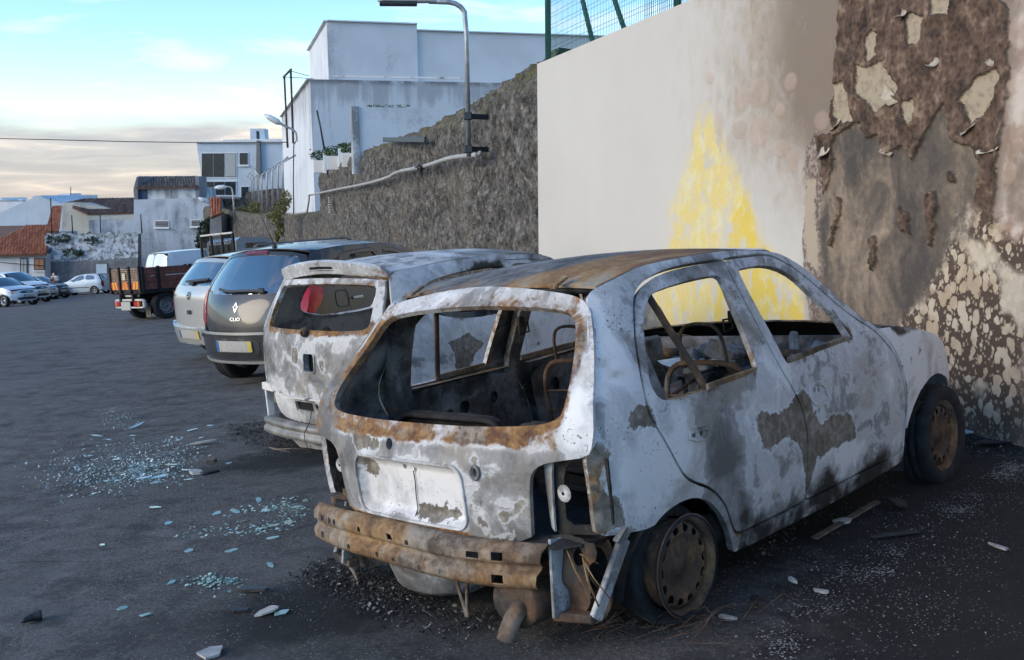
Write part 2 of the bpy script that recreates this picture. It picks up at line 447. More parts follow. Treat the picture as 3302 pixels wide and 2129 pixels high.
def _glass(name, tint, rough=.03, trans=.0):
    n = NT(name); d = n.step(n.noise(2.5, 4, .6), .45, .8)
    return n.done(n.mix(n.mul(d, .25), tint, (.09, .09, .085)), n.add(rough, n.mul(d, .03)), 0.0, None, Specular_IOR_Level=1.0, Coat_Weight=1.0, Coat_Roughness=.02, Coat_IOR=2.6)
M_GLASS = _glass('dark_window_glass', (.022, .028, .030))
M_SEETHRU = None
def _see():
    n = NT('clear_car_glass'); g = n.n('ShaderNodeBsdfGlossy'); g.inputs['Roughness'].default_value = .03; t = n.n('ShaderNodeBsdfTransparent'); t.inputs[0].default_value = (.50, .56, .55, 1)
    fr = n.n('ShaderNodeFresnel'); fr.inputs[0].default_value = 1.75; mx = n.n('ShaderNodeMixShader')
    n.t.links.new(fr.outputs[0], mx.inputs[0]); n.t.links.new(t.outputs[0], mx.inputs[1]); n.t.links.new(g.outputs[0], mx.inputs[2]); n.t.links.new(mx.outputs[0], n.out.inputs['Surface'])
    return n.m
M_SEETHRU = _see()
M_RED = plain('red_lens', (.50, .012, .018), .18, 0, .15, 30, Coat_Weight=.8)
M_DKRED = plain('dark_red_lens', (.16, .012, .016), .2, 0, .15, 30, Coat_Weight=.8)
M_ORANGE = plain('orange_lens', (.70, .17, .03), .2, 0, .15, 30, Coat_Weight=.6)
M_CLEARL = plain('headlight_lens', (.55, .58, .60), .12, .3, .25, 30, Coat_Weight=1.0)
M_PLATE = plain('number_plate', (.42, .40, .37), .5, 0, .10, 30); M_PLATEB = plain('plate_blue', (.03, .12, .36), .5); M_PLATEY = plain('plate_yellow', (.62, .47, .07), .5)

def plaster(name, col, dirt=.5, dirtcol=(.10, .105, .115), scale=1.0, rough=.9, streak=.6, bump=.3, tint2=None):
    """weathered rendered wall: dirt clouds, streaks that run down"""
    n = NT(name); v = n.O
    st = n.mapping(scale=(2.2 * scale, 2.2 * scale, .22 * scale)); a = n.noise(1.0, 6, .65, st, .4); b = n.noise(.55 * scale, 6, .6, n.warp(.5, 1.5), .5); c = n.noise(9, 5, .6)
    f = n.add(n.mul(a, streak * .55), n.add(n.mul(b, 1 - streak * .55), n.mul(n.sub(c, .5), .18)))
    m = n.step(n.add(f, n.mul(n.attr('dirt'), .35)), .57 - .20 * dirt, .71 - .20 * dirt)
    base = n.mix(n.step(n.noise(1.7 * scale, 4, .5), .35, .7), col, tint2 or tuple(k * .90 for k in col))
    cc = n.mix(n.math('MULTIPLY', m, min(1.0, .45 + dirt * .6), clamp=True), base, dirtcol)
    return n.done(cc, rough, 0, n.bump(n.noise(24, 4, .65), bump, .012))
M_WWALL = plaster('white_render', (.74, .735, .71), .12, (.42, .40, .36), .6, bump=.12)
# ------------------------------------------------------------------ ground
_gt = pchip([-60, -8, 2.63, 12, 20, 40, 57.7, 70, 85, 110, 400], [2.4, .60, 0, -.63, -1.20, -2.74, -4.27, -5.22, -6.2, -7.6, -18])
def gz(x, y): return _gt(-.717 * np.asarray(x) + .697 * np.asarray(y))
def gnormal(x, y):
    e = .3; dx = float(gz(x + e, y) - gz(x - e, y)) / (2 * e); dy = float(gz(x, y + e) - gz(x, y - e)) / (2 * e)
    return Vector((-dx, -dy, 1)).normalized()
def gp(px, py):
    d = ray(px, py); k = np.concatenate([np.arange(1.2, 30, .05), np.arange(30, 140, .25)])
    g = d[2] * k + CAMZ - gz(d[0] * k, d[1] * k); i = int(np.argmax(g < 0)); k0 = k[i - 1] + (k[i] - k[i - 1]) * g[i - 1] / (g[i - 1] - g[i])
    x, y = d[0] * k0, d[1] * k0; return Vector((x, y, float(gz(x, y))))
def car_matrix(x, y, az, dz=0.0, extra_roll=0.0, extra_pitch=0.0):
    """a vehicle frame (x forward, y left, z up) standing on the sloping ground"""
    n = gnormal(x, y); fw = Vector((math.sin(R(az)), math.cos(R(az)), 0)); fw = (fw - n * fw.dot(n)).normalized(); lf = n.cross(fw)
    m = Matrix((fw, lf, n)).transposed().to_4x4() @ Matrix.Rotation(extra_roll, 4, 'X') @ Matrix.Rotation(extra_pitch, 4, 'Y')
    m.translation = Vector((x, y, float(gz(x, y)) + dz)); return m

def ground():
    def axis(a, b, lo, hi, d):
        c = np.arange(lo, hi + 1e-6, d); o1 = [lo]; s = d
        while o1[-1] > a: s *= 1.35; o1.append(o1[-1] - s)
        o2 = [hi]; s = d
        while o2[-1] < b: s *= 1.35; o2.append(o2[-1] + s)
        return np.array(o1[:0:-1] + list(c) + o2[1:])
    X = axis(-400, 400, -5.5, 4.6, .045); Y = axis(-60, 700, 1.6, 9.5, .045)
    gx, gy = np.meshgrid(X, Y); p = np.stack([gx, gy, np.zeros_like(gx)], -1)
    z = gz(gx, gy)
    near = smooth01(40, 8, np.hypot(gx, gy))
    n1 = vnoise(p, .55, 3, 3); n2 = vnoise(p, 9, 5, 3)
    z = z + near * (.010 * n1 + .0022 * n2)
    def blob(cx, cy, rx, ry, a):
        c, s = math.cos(a), math.sin(a); dx = gx - cx; dy = gy - cy
        return np.exp(-(((dx * c + dy * s) / rx) ** 2 + ((-dx * s + dy * c) / ry) ** 2))
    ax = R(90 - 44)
    char = np.maximum.reduce([.95 * blob(2.3, 3.9, 2.2, 1.5, .8), blob(1.1, 4.85, 2.3, 1.15, ax), .9 * blob(.1, 7.9, 2.2, 1.1, ax), .85 * blob(-.55, 3.75, .75, .42, .5), .8 * blob(-1.35, 6.5, .65, .45, .6), .95 * blob(2.9, 5.2, 1.6, 1.2, 1.1), .9 * blob(1.7, 3.2, 1.3, .8, .8)])  # scorched ground round the wrecks, with part of their occlusion shade painted in
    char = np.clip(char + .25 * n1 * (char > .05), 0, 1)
    pale = np.clip(blob(-1.5, 3.0, 1.8, 1.1, .2) * .9 + blob(-2.6, 5.6, 1.8, 2.0, .3) * .7 + blob(-4.5, 9, 2.5, 3, .3) * .6, 0, 1)
    rough_ash = smooth01(.45, .95, char) * (blob(-.55, 3.75, .8, .5, .5) + blob(-1.35, 6.5, .7, .5, .6) + .5 * blob(.75, 3.35, 1.0, .4, .75))
    z = z + np.clip(rough_ash, 0, 1) * (.020 * vnoise(p, 14, 9, 4, .6) + .008)
    nx, ny = len(X), len(Y); i = np.arange(nx * ny).reshape(ny, nx)
    f = np.stack([i[:-1, :-1], i[:-1, 1:], i[1:, 1:], i[1:, :-1]], -1).reshape(-1, 4)
    v = np.stack([gx, gy, z], -1).reshape(-1, 3)
    n = NT('asphalt'); O = n.O
    agg = n.noise(170, 3, .7); agg2 = n.noise(420, 2, .6); cl = n.noise(.9, 6, .6, n.warp(.3, 1.0), .4); mid = n.noise(6, 5, .65)
    c = n.ramp(n.add(n.add(n.mul(agg, .42), n.mul(n.noise(62, 3, .7), .38)), n.mul(mid, .20)), [(.36, (.050, .049, .049)), (.46, (.076, .072, .069)), (.535, (.162, .153, .146)), (.62, (.32, .305, .29))])
    c = n.mix(n.mul(n.step(cl, .42, .70), .55), c, (.155, .150, .146)); blt = n.noise(2.6, 4, .7, n.warp(.25, 3)); c = n.mix(n.mul(n.step(blt, .50, .66), .55), c, n.mix(n.step(agg, .4, .6), (.135, .124, .115), (.25, .236, .222))); c = n.mix(n.mul(n.step(n.sub(.46, blt), 0, .1), .55), c, (.040, .040, .043))
    c = n.mix(n.mul(n.attr('pale'), n.mul(n.step(mid, .45, .7), .5)), c, (.23, .225, .22))
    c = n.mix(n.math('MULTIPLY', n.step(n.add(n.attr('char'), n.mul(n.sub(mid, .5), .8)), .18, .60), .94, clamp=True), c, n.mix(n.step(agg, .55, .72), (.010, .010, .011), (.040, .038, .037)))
    # small pale grit and pin-head glass
    g1 = n.vor(55, O); g2 = n.step(n.noise(3.0, 5, .65, n.mapping(loc=(4, 4, 0))), .44, .60)
    grit = n.mul(n.step(n.sub(.22, g1), .0, .07), g2); c = n.mix(n.mul(grit, .75), c, (.44, .43, .41))
    crack = n.vor(.55, n.warp(.35, 1.6), 'DISTANCE_TO_EDGE'); cm = n.mul(n.step(n.sub(.006, crack), 0, .006), n.step(n.noise(.8, 3, .5), .54, .64)); c = n.mix(n.mul(cm, .6), c, (.012, .012, .013))
    h = n.add(agg, n.mul(mid, .9))
    mat = n.done(c, n.sub(.90, n.mul(n.step(cl, .5, .7), .14)), 0, n.bump(h, 1.0, .016), Specular_IOR_Level=.35)
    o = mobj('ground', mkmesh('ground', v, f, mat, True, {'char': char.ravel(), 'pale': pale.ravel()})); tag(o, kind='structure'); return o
ground()

def flakes(name, pts, size, mat, kind, label=None, cat=None, tilt=.05, thick=0.0, zoff=.004, aspect=(.4, 1.0), ns=(4, 7), parent=None, heading=None):
    """many small flat chips lying on the ground, as one mesh"""
    V = []; F = []
    for (x, y) in pts:
        s = size() if callable(size) else size; n = random.randint(*ns); a0 = random.uniform(0, 6.28) if heading is None else heading + random.gauss(0, .4); asp = random.uniform(*aspect)
        tx, ty = random.gauss(0, tilt), random.gauss(0, tilt); zz = float(gz(x, y)) + zoff + s * (abs(tx) + abs(ty)) * .5
        b = len(V); ring = []
        for k in range(n):
            a = 2 * math.pi * k / n + random.uniform(-.35, .35); r = s * random.uniform(.65, 1.1); u, w = r * math.cos(a), r * asp * math.sin(a)
            px, py = u * math.cos(a0) - w * math.sin(a0), u * math.sin(a0) + w * math.cos(a0); ring.append((px, py))
        V += [(x + px, y + py, zz + px * tx + py * ty + thick) for px, py in ring]; F.append(tuple(range(b, b + n)))
        if thick > 0:
            V += [(x + px, y + py, zz + px * tx + py * ty) for px, py in ring]
            F += [(b + n + k, b + n + (k + 1) % n, b + (k + 1) % n, b + k) for k in range(n)]
    o = mobj(name, mkmesh(name, V, F, mat), parent); tag(o, label, cat, kind=kind); return o
M_LINE = plain('worn_road_paint', (.33, .32, .31), .8, 0, .25, 30)
def worn_line(a, b, w, dens, seed):
    rs = np.random.default_rng(seed); a = np.array(a); b = np.array(b); L = np.linalg.norm(b - a); d = (b - a) / L; nrm = np.array([-d[1], d[0]])
    n = int(L * w * 16000); t = rs.uniform(0, L, n); s = rs.normal(0, w * .34, n); P = a + t[:, None] * d + s[:, None] * nrm
    f = vnoise(np.c_[P, np.zeros(n)], 4.5, seed, 4, .6); P = P[f + rs.normal(0, .22, n) > 1.12 - dens * 1.3]
    return P
_lines = np.vstack([worn_line((.55, 2.75), (3.1, 5.62), .16, .66, 4), worn_line((-2.05, 4.05), (-.55, 5.55), .13, .55, 5), worn_line((-3.4, 6.6), (-1.9, 8.1), .12, .5, 6), worn_line((-4.8, 10.2), (-3.9, 11.2), .12, .5, 8), worn_line((-6.6, 14.5), (-5.9, 15.2), .14, .5, 9)])
flakes('parking_line', _lines, lambda: random.uniform(.002, .0065), M_LINE, 'structure', zoff=.0035, tilt=.0)

# ------------------------------------------------------------------ the white rendered wall scorched by the fire
W_AZ = R(-16.0); W_U = np.array([-math.sin(W_AZ), -math.cos(W_AZ)]); W_N = np.array([-math.cos(W_AZ), math.sin(W_AZ)])   # along it towards the camera; out of it
WK = .945                                            # wall nearer by this factor than a first survey
W_O = np.array([.426, 15.347]) * WK; W_TOP = 1.555 + 1.897 * WK
def wsh(px, py):
    d = ray(px, py); k = (W_N @ W_O) / (W_N @ d[:2]); p = d * k; return ((p[:2] - W_O) @ W_U, p[2] + CAMZ)
def wpt(s, z, off=0.0): q = W_O + W_U * s + W_N * off; return Vector((q[0], q[1], z))
def wpoly(l): return np.array([wsh(*p) for p in l])
WALL = None
def scorched_wall():
    global WALL
    S = np.unique(np.round(np.concatenate([np.arange(0, 4.6, .06), np.arange(4.6, 7.2, .02), np.arange(7.2, 10.5, .0085), np.arange(10.5, 14.01, .08)]), 4))
    H = np.unique(np.round(np.concatenate([np.arange(-1.0, -.06, .12), np.arange(-.06, W_TOP - .012, .0105), [W_TOP]]), 4))
    gs, gh = np.meshgrid(S, H); P = np.c_[gs.ravel(), gh.ravel()]; P3 = np.c_[P, np.zeros(len(P))]
    nz = lambda sc, sd, oc=4, r=.55: vnoise(P3, sc, sd, oc, r)
    wob = np.c_[nz(5, 21) * .05 + nz(22, 23, 3) * .02, nz(5, 22) * .05 + nz(22, 24, 3) * .02]; Q = P + wob
    char_p = wpoly([(2715, -60), (2705, 120), (2690, 300), (2684, 442), (2723, 416), (2775, 390), (2788, 448), (2840, 422), (2853, 500), (2912, 474), (2951, 513), (2983, 442), (3009, 383), (3055, 325), (3074, 442), (3100, 474), (3139, 468), (3165, 520), (3171, 584), (3204, 558), (3238, 400), (3228, -60)])
    pats = [wpoly(l) for l in ([(2762, 201), (2815, 215), (2853, 195), (2905, 286), (2834, 357), (2762, 312)], [(2912, 39), (2983, 45), (2970, 130), (2938, 149)], [(2996, -40), (3074, -40), (3067, 39), (3009, 45)], [(3093, 325), (3165, 240), (3223, 208), (3223, 260), (3197, 364), (3139, 403)], [(2684, 286), (2717, 260), (2743, 312), (2756, 390), (2723, 403), (2697, 377)], [(2815, 95), (2835, 110), (2838, 180), (2800, 190), (2795, 120)], [(2915, 320), (2950, 315), (2955, 380), (2930, 400), (2912, 370)])]
    bare_p = wpoly([(2684, 442), (2723, 400), (2900, 420), (3060, 330), (3171, 560), (3165, 640), (3120, 760), (3060, 830), (2990, 930), (2930, 1010), (2900, 1100), (2660, 1110), (2645, 900), (2640, 747), (2652, 650), (2684, 584), (2671, 487)])
    cell_p = wpoly([(3105, 690), (3180, 680), (3330, 780), (3330, 1500), (3040, 1420), (2860, 1130), (2950, 980), (3040, 850)])
    strip_p = wpoly([(2598, 470), (2640, 420), (2676, 440), (2660, 640), (2648, 760), (2655, 1100), (2625, 1100), (2585, 900), (2592, 640)])
    fleck_p = wpoly([(2598, 580), (2632, 575), (2625, 700), (2650, 830), (2630, 880), (2600, 830), (2590, 690)])
    yel_p = wpoly([(2268, 335), (2300, 400), (2350, 490), (2400, 580), (2440, 680), (2480, 790), (2560, 900), (2610, 1010), (2630, 1120), (2060, 1120), (2150, 800), (2160, 680), (2200, 560), (2240, 420)])
    d_char = sdf(char_p, Q); d_pat = np.max([sdf(p, Q) for p in pats], 0); d_bare = sdf(bare_p, Q); d_cell = sdf(cell_p, Q); d_strip = sdf(strip_p, Q); d_fleck = sdf(fleck_p, Q)
    isl = [wpoly(l) for l in ([(3160, 555), (3222, 540), (3215, 640), (3195, 720), (3175, 790), (3150, 690)], [(2985, 615), (3012, 612), (3020, 660), (3010, 775), (2998, 770), (2990, 690)], [(2900, 676), (2928, 690), (2938, 742), (2918, 735)], [(2812, 750), (2834, 768), (2826, 860), (2806, 830)], [(2640, 430), (2690, 440), (2686, 520), (2672, 600), (2655, 640), (2650, 540)], [(3230, -60), (3262, 60), (3240, 160), (3258, 300), (3236, 420), (3222, 300)], [(3060, 560), (3078, 555), (3080, 590), (3062, 592)], [(2700, 640), (2712, 650), (2690, 800), (2680, 790)])]
    d_isl = np.max([sdf(p, P + 1.5 * wob) for p in isl], 0); char = np.maximum(np.minimum(d_char, -d_pat), d_isl); bare = np.maximum(np.minimum(d_bare, -d_char), np.minimum(d_pat, d_char + .5))
    or_p = wpoly([(2405, 590), (2450, 700), (2500, 800), (2560, 900), (2620, 1020), (2630, 1120), (2290, 1120), (2320, 850), (2350, 700)]); orange = smooth01(-.04, .10, sdf(or_p, P + .6 * wob))
    sy = sdf(yel_p, P + 2.0 * wob) + .07 * nz(4.5, 71) + .05 * nz(14, 72)
    yel = smooth01(-.08, .14, sy) * smooth01(-.9, .1, nz(3.4, 31) + .45 * nz(13, 32) + .35)
    soot = smooth01(2000, 2650, 0 * P[:, 0] + np.interp(P[:, 0], *np.array([[wsh(x, 400)[0], x] for x in range(1750, 3400, 50)]).T)) * np.maximum(smooth01(.7, 2.4, P[:, 1]), smooth01(wsh(2560, 400)[0], wsh(2680, 400)[0], P[:, 0])) * (1.0 + .3 * nz(1.5, 41)) 
    right = smooth01(wsh(3215, 500)[0], wsh(3275, 500)[0], P[:, 0] + .08 * nz(2.5, 43))
    bl = np.zeros(len(P)); blist = [(2452, 425, 42, 52), (2385, 415, 26, 34), (2320, 395, 17, 42), (2448, 300, 34, 50), (2395, 320, 25, 40), (2550, 265, 22, 32), (2520, 480, 25, 30), (2650, 390, 26, 34), (2560, 520, 20, 40), (2944, 215, 62, 75), (3290, 100, 40, 60), (3290, 420, 36, 80), (3270, 260, 30, 40), (2515, 355, 18, 22), (2290, 250, 14, 22), (3255, 560, 26, 40)]
    for (x, y, rx, ry) in blist:
        c = wsh(x, y); a = abs(wsh(x + rx, y)[0] - c[0]); b = abs(wsh(x, y + ry)[1] - c[1]); q = np.hypot((P[:, 0] - c[0]) / a, (P[:, 1] - c[1]) / b); bl = np.maximum(bl, np.clip(1 - q ** 2, 0, 1) ** .5 * (q < 1))
    # relief: blistered paint stands proud and curls at its torn edges, bare plaster lies back
    inch = smooth01(-.004, .004, char); curl = np.exp(-np.clip(char, 0, 1) / .025) * inch
    disp = .012 * inch + .028 * curl * (.5 + .8 * np.clip(nz(6, 51), -0.4, 1)) + .010 * inch * nz(18, 52, 4, .6) + .008 * inch * np.abs(nz(9, 57))
    inb = smooth01(-.004, .004, d_bare) * (1 - inch)
    disp += inb * (.006 * nz(5, 53) + .002 * nz(40, 54)) - .006 * inb
    edge_b = np.exp(-np.abs(d_bare) / .014) * (1 - inb) * (1 - inch); disp += .010 * edge_b * np.clip(nz(7, 55) + .3, 0, 1)
    disp += .009 * bl + .004 * smooth01(-.05, .1, d_strip) * nz(20, 56)
    disp += .0012 * nz(6, 58, 2) + .006 * smooth01(0, .2, d_cell) * nz(16, 59)
    top = gh.ravel() > W_TOP - .03; disp[top] = 0; disp[P[:, 0] < .05] = 0
    v = np.array([[*(W_O + W_U * s + W_N * d), h] for (s, h), d in zip(P, disp)])
    ns, nh = len(S), len(H); i = np.arange(ns * nh).reshape(nh, ns); f = np.stack([i[:-1, 1:], i[:-1, :-1], i[1:, :-1], i[1:, 1:]], -1).reshape(-1, 4)
    # thickness: top and end faces
    back = [wpt(0, W_TOP, -.26), wpt(14, W_TOP, -.26), wpt(0, -1, -.26), wpt(14, -1, -.26)]
    n = NT('scorched_render'); 
    pc = n.ramp(n.noise(.7, 3, .5), [(.30, (.545, .508, .455)), (.70, (.585, .548, .495))])
    blot = n.vor(5.5, n.mapping(n.warp(.10, 6), scale=(1, 1, .55)), 'DISTANCE_TO_EDGE'); sf = n.attr('soot')
    sootc = n.mix(n.step(blot, -.05, .22), (.31, .245, .185), (.38, .305, .235)); sootc = n.mix(n.step(n.noise(14, 5, .6), .4, .7), sootc, (.30, .235, .175))
    c = n.mix(n.math('MULTIPLY', n.step(n.mul(sf, n.add(1.0, n.add(n.mul(n.sub(n.noise(4, 4, .65), .5), 1.1), n.mul(n.sub(blot, .12), 1.3)))), .05, 1.0), .92, clamp=True), pc, n.mix(n.step(sf, .72, 1.15), sootc, (.195, .140, .098)))
    c = n.mix(n.mul(n.step(n.attr('blister'), .02, .7), .42), c, n.mix(n.step(n.noise(3, 3, .5), .4, .6), (.40, .285, .22), (.50, .37, .29)))
    yc = n.ramp(n.add(n.mul(n.noise(5.5, 4, .6, n.mapping(scale=(1, 1, .75)), .5), .8), n.mul(n.noise(30, 3, .5), .2)), [(.34, (.66, .60, .44)), (.45, (.69, .56, .20)), (.55, (.69, .50, .09)), (.68, (.62, .52, .36))])
    yc = n.mix(n.mul(n.attr('orange'), n.step(n.noise(6, 4, .6), .36, .52)), n.mix(.25, yc, (.74, .66, .40)), (.69, .50, .075)); c = n.mix(n.mul(n.attr('yellow'), n.mul(n.step(n.noise(4.5, 4, .6, n.mapping(loc=(3, 1, 2), scale=(1, 1, .8)), .4), .34, .52), .95)), c, yc)
    stc = n.mix(n.step(n.noise(26, 5, .6), .42, .62), (.14, .10, .08), (.34, .27, .22)); stm = n.step(n.add(n.attr('strip'), n.mul(n.sub(n.noise(9, 5, .7, n.mapping(scale=(1, 1, .4))), .5), .22)), .0, .03); c = n.mix(stm, c, stc)
    fl = n.step(n.add(n.attr('fleck'), n.mul(n.sub(n.noise(34, 4, .7), .5), .16)), .0, .008); c = n.mix(fl, c, (.40, .32, .235))
    # bare plaster: tan with grey smoke clouds that drift upward
    cloud = n.noise(2.3, 6, .62, n.mapping(n.warp(.35, 2.4), scale=(1, 1, .5)), .5)
    pl = n.ramp(n.add(n.mul(cloud, .8), n.mul(n.noise(22, 5, .7), .2)), [(.34, (.33, .25, .175)), (.43, (.22, .165, .118)), (.50, (.125, .097, .074)), (.59, (.064, .054, .047)), (.72, (.115, .090, .068))])
    c = n.mix(n.step(n.add(n.attr('bare'), n.mul(n.sub(n.noise(9, 4, .7), .5), .22)), -.03, .04), c, pl)
    pl2 = n.mix(n.step(n.noise(20, 4, .6), .45, .65), (.38, .305, .215), (.27, .212, .152)); c = n.mix(n.step(n.attr('scar'), -.003, .003), c, pl2)
    ch = n.ramp(n.add(n.mul(n.noise(6, 6, .68, n.warp(.06, 12), .4), .8), n.mul(n.vor(26, n.warp(.05, 14)), .22)), [(.30, (.020, .012, .008)), (.44, (.062, .036, .022)), (.57, (.13, .080, .052)), (.72, (.27, .19, .13))])
    cm = n.step(n.add(n.attr('char'), n.mul(n.sub(n.noise(34, 4, .7), .5), .03)), -.003, .003); c = n.mix(cm, c, ch)
    rim = n.mul(n.step(n.sub(.010, n.math('ABSOLUTE', n.attr('char'))), 0, .010), .8); c = n.mix(rim, c, (.030, .024, .020))
    # right-hand margin: paler, pinkish, smoke-browned blisters
    c = n.mix(n.mul(n.attr('margin'), n.step(n.noise(2.2, 5, .6, n.warp(.2, 3)), .38, .60)), c, n.mix(n.step(n.noise(7, 5, .6), .42, .62), (.56, .47, .40), (.36, .24, .175)))
    # crazed cells low on the right
    wv = n.warp(.06, 12, n.mapping(scale=(1, 1, .8))); cv = n.noise(2.2, 4, .55); zc = n.sep()[2]
    thr = n.add(n.sub(.50, n.mul(n.step(cv, .40, .62), .22)), n.mul(zc, .05)); jit = n.mul(n.sub(n.noise(30, 3, .6), .5), .22)
    b1 = n.step(n.sub(n.add(n.vor(15, wv), jit), thr), -.02, .05); b2 = n.step(n.sub(n.add(n.vor(34, wv), jit), .30), -.02, .06); ce = n.mul(b1, n.add(.35, n.mul(b2, .65)))
    cellc = n.mix(ce, n.mix(n.step(n.noise(5, 5, .6), .4, .62), (.42, .315, .215), (.53, .435, .325)), (.080, .052, .036))
    zz = n.sep()[2]; low = n.step(n.sub(.42, zz), 0, .4); cellc = n.mix(n.mul(low, n.step(n.noise(2.5, 4, .6), .40, .62)), cellc, (.15, .105, .078))
    open_ = n.step(n.add(n.noise(1.9, 4, .5, n.mapping(loc=(2.2, 0, 3))), n.mul(zz, .06)), .60, .68); cellc = n.mix(n.mul(open_, .85), cellc, (.56, .47, .36))
    c = n.mix(n.step(n.add(n.attr('cells'), n.mul(n.sub(n.noise(5, 5, .7), .5), .55)), -.06, .10), c, cellc)
    c = n.mix(n.mul(n.step(n.sub(.02, n.math('ABSOLUTE', n.add(n.sub(zz, -.02), n.mul(n.sub(n.noise(4, 4, .6), .5), .3)))), 0, .1), .0), c, (.02, .02, .02))
    h = n.noise(42, 4, .7)
    mat = n.done(c, .88, 0, n.bump(h, .45, .006))
    me = mkmesh('scorched_wall', v, f, mat, True, {'soot': np.clip(soot * (1 + .45 * smooth01(wsh(2480, 400)[0], wsh(2700, 400)[0], P[:, 0])), 0, 1.4), 'yellow': yel, 'char': char, 'bare': np.minimum(d_bare, 1), 'scar': np.minimum(d_pat, 1), 'cells': d_cell, 'strip': d_strip, 'fleck': d_fleck, 'blister': bl, 'margin': right, 'orange': orange})
    WALL = mobj('scorched_wall', me); tag(WALL, 'tall white rendered wall, scorched brown and yellow, paint peeling behind the cars', 'wall')
    g = G(); b0 = [wpt(0, W_TOP), wpt(14, W_TOP), wpt(14, W_TOP, -.26), wpt(0, W_TOP, -.26), wpt(0, -1.4), wpt(14, -1.4), wpt(14, -1.4, -.26), wpt(0, -1.4, -.26)]
    g.add(b0, [(3, 2, 1, 0), (7, 4, 0, 3), (5, 6, 2, 1), (6, 7, 3, 2)]); g.build('wall_body', M_WWALL, WALL)
    # torn paint sheets that hang off it
    fm = NT('curled_paint'); fc = fm.ramp(fm.noise(12, 5, .6), [(.35, (.19, .14, .11)), (.5, (.34, .28, .22)), (.65, (.50, .44, .36))]); fmat = fm.done(fc, .8, 0, fm.bump(fm.noise(50, 4, .6), .4, .004))
    fp = NT('curled_pale_paint'); fpm = fp.done(fp.ramp(fp.noise(9, 5, .6), [(.35, (.30, .23, .165)), (.6, (.47, .39, .30))]), .8)
    for (x, y, w, h, ang, curl_, m_) in [(2880, 320, 60, 50, -.6, 1.2, fpm), (2918, 60, 24, 70, .1, 2.0, fmat), (3020, 215, 26, 60, -.3, 2.0, fmat), (3130, 420, 60, 40, .5, 1.5, fmat), (2700, 410, 30, 34, .4, 1.5, fpm), (2668, 500, 34, 60, .2, 1.6, fpm), (3200, 205, 40, 26, -.5, 1.4, fmat), (2860, 495, 50, 22, -.3, 1.8, fmat), (3190, 490, 70, 24, .1, 1.5, fmat)]:
        s0, z0 = wsh(x, y); kx = abs(wsh(x + 10, y)[0] - s0) / 10; kz = abs(wsh(x, y + 10)[1] - z0) / 10; w *= kx; h *= kz
        nu, nv = 9, 9; vv = []; c_, s_ = math.cos(ang), math.sin(ang); ph = random.uniform(0, 9)
        for j in range(nv):
            for i_ in range(nu):
                u, t = i_ / (nu - 1) - .5, j / (nv - 1)
                ww = w * (1 - .45 * abs(t - .3) + .12 * math.sin(5 * t + ph)); a = curl_ * t ** 1.6; rad = h / max(curl_, .3)
                vz = -rad * math.sin(a); off = .010 + rad * (1 - math.cos(a)) * .75 + .006 * math.sin(7 * u + ph); uu = u * ww + .12 * h * t * math.sin(ph)
                vv.append(wpt(s0 + uu * c_ - vz * s_ * .6, z0 + h * .5 + uu * s_ + vz * c_, off))
        ff = [(j * nu + i_, j * nu + i_ + 1, (j + 1) * nu + i_ + 1, (j + 1) * nu + i_) for j in range(nv - 1) for i_ in range(nu - 1)]
        o = mobj('paint_flake', mkmesh('paint_flake', vv, ff, m_, True), WALL); md = o.modifiers.new('t', 'SOLIDIFY'); md.thickness = .0025
scorched_wall()
# ------------------------------------------------------------------ dark rubble retaining wall beyond the white one
def rubble_mat():
    n = NT('rough_rubble'); st = n.mapping(scale=(1, 1, .9)); w = n.warp(.10, 4, st)
    a = n.noise(4.5, 6, .7, w, .6); b = n.noise(15, 4, .65, st); c = n.noise(.5, 5, .6)
    f = n.add(n.mul(a, .6), n.mul(b, .4))
    col = n.ramp(f, [(.36, (.012, .010, .009)), (.44, (.045, .040, .036)), (.51, (.105, .095, .084)), (.58, (.18, .165, .147)), (.68, (.33, .31, .28))])
    col = n.mix(n.mul(n.step(c, .5, .75), .4), col, (.19, .16, .125))
    col = n.mix(n.mul(n.step(n.attr('cavity_shade'), .15, .8), .6), col, (.025, .022, .02))  # hollows of the relief darkened: shade put into the colour
    moss = n.mul(n.attr('moss'), n.step(n.noise(3, 5, .65), .42, .6)); col = n.mix(moss, col, n.mix(n.step(b, .4, .6), (.075, .055, .035), (.12, .125, .04)))
    return n.done(col, .95, 0, n.bump(n.noise(9, 4, .7, st), 1.0, .08))
M_RUBBLE = rubble_mat()
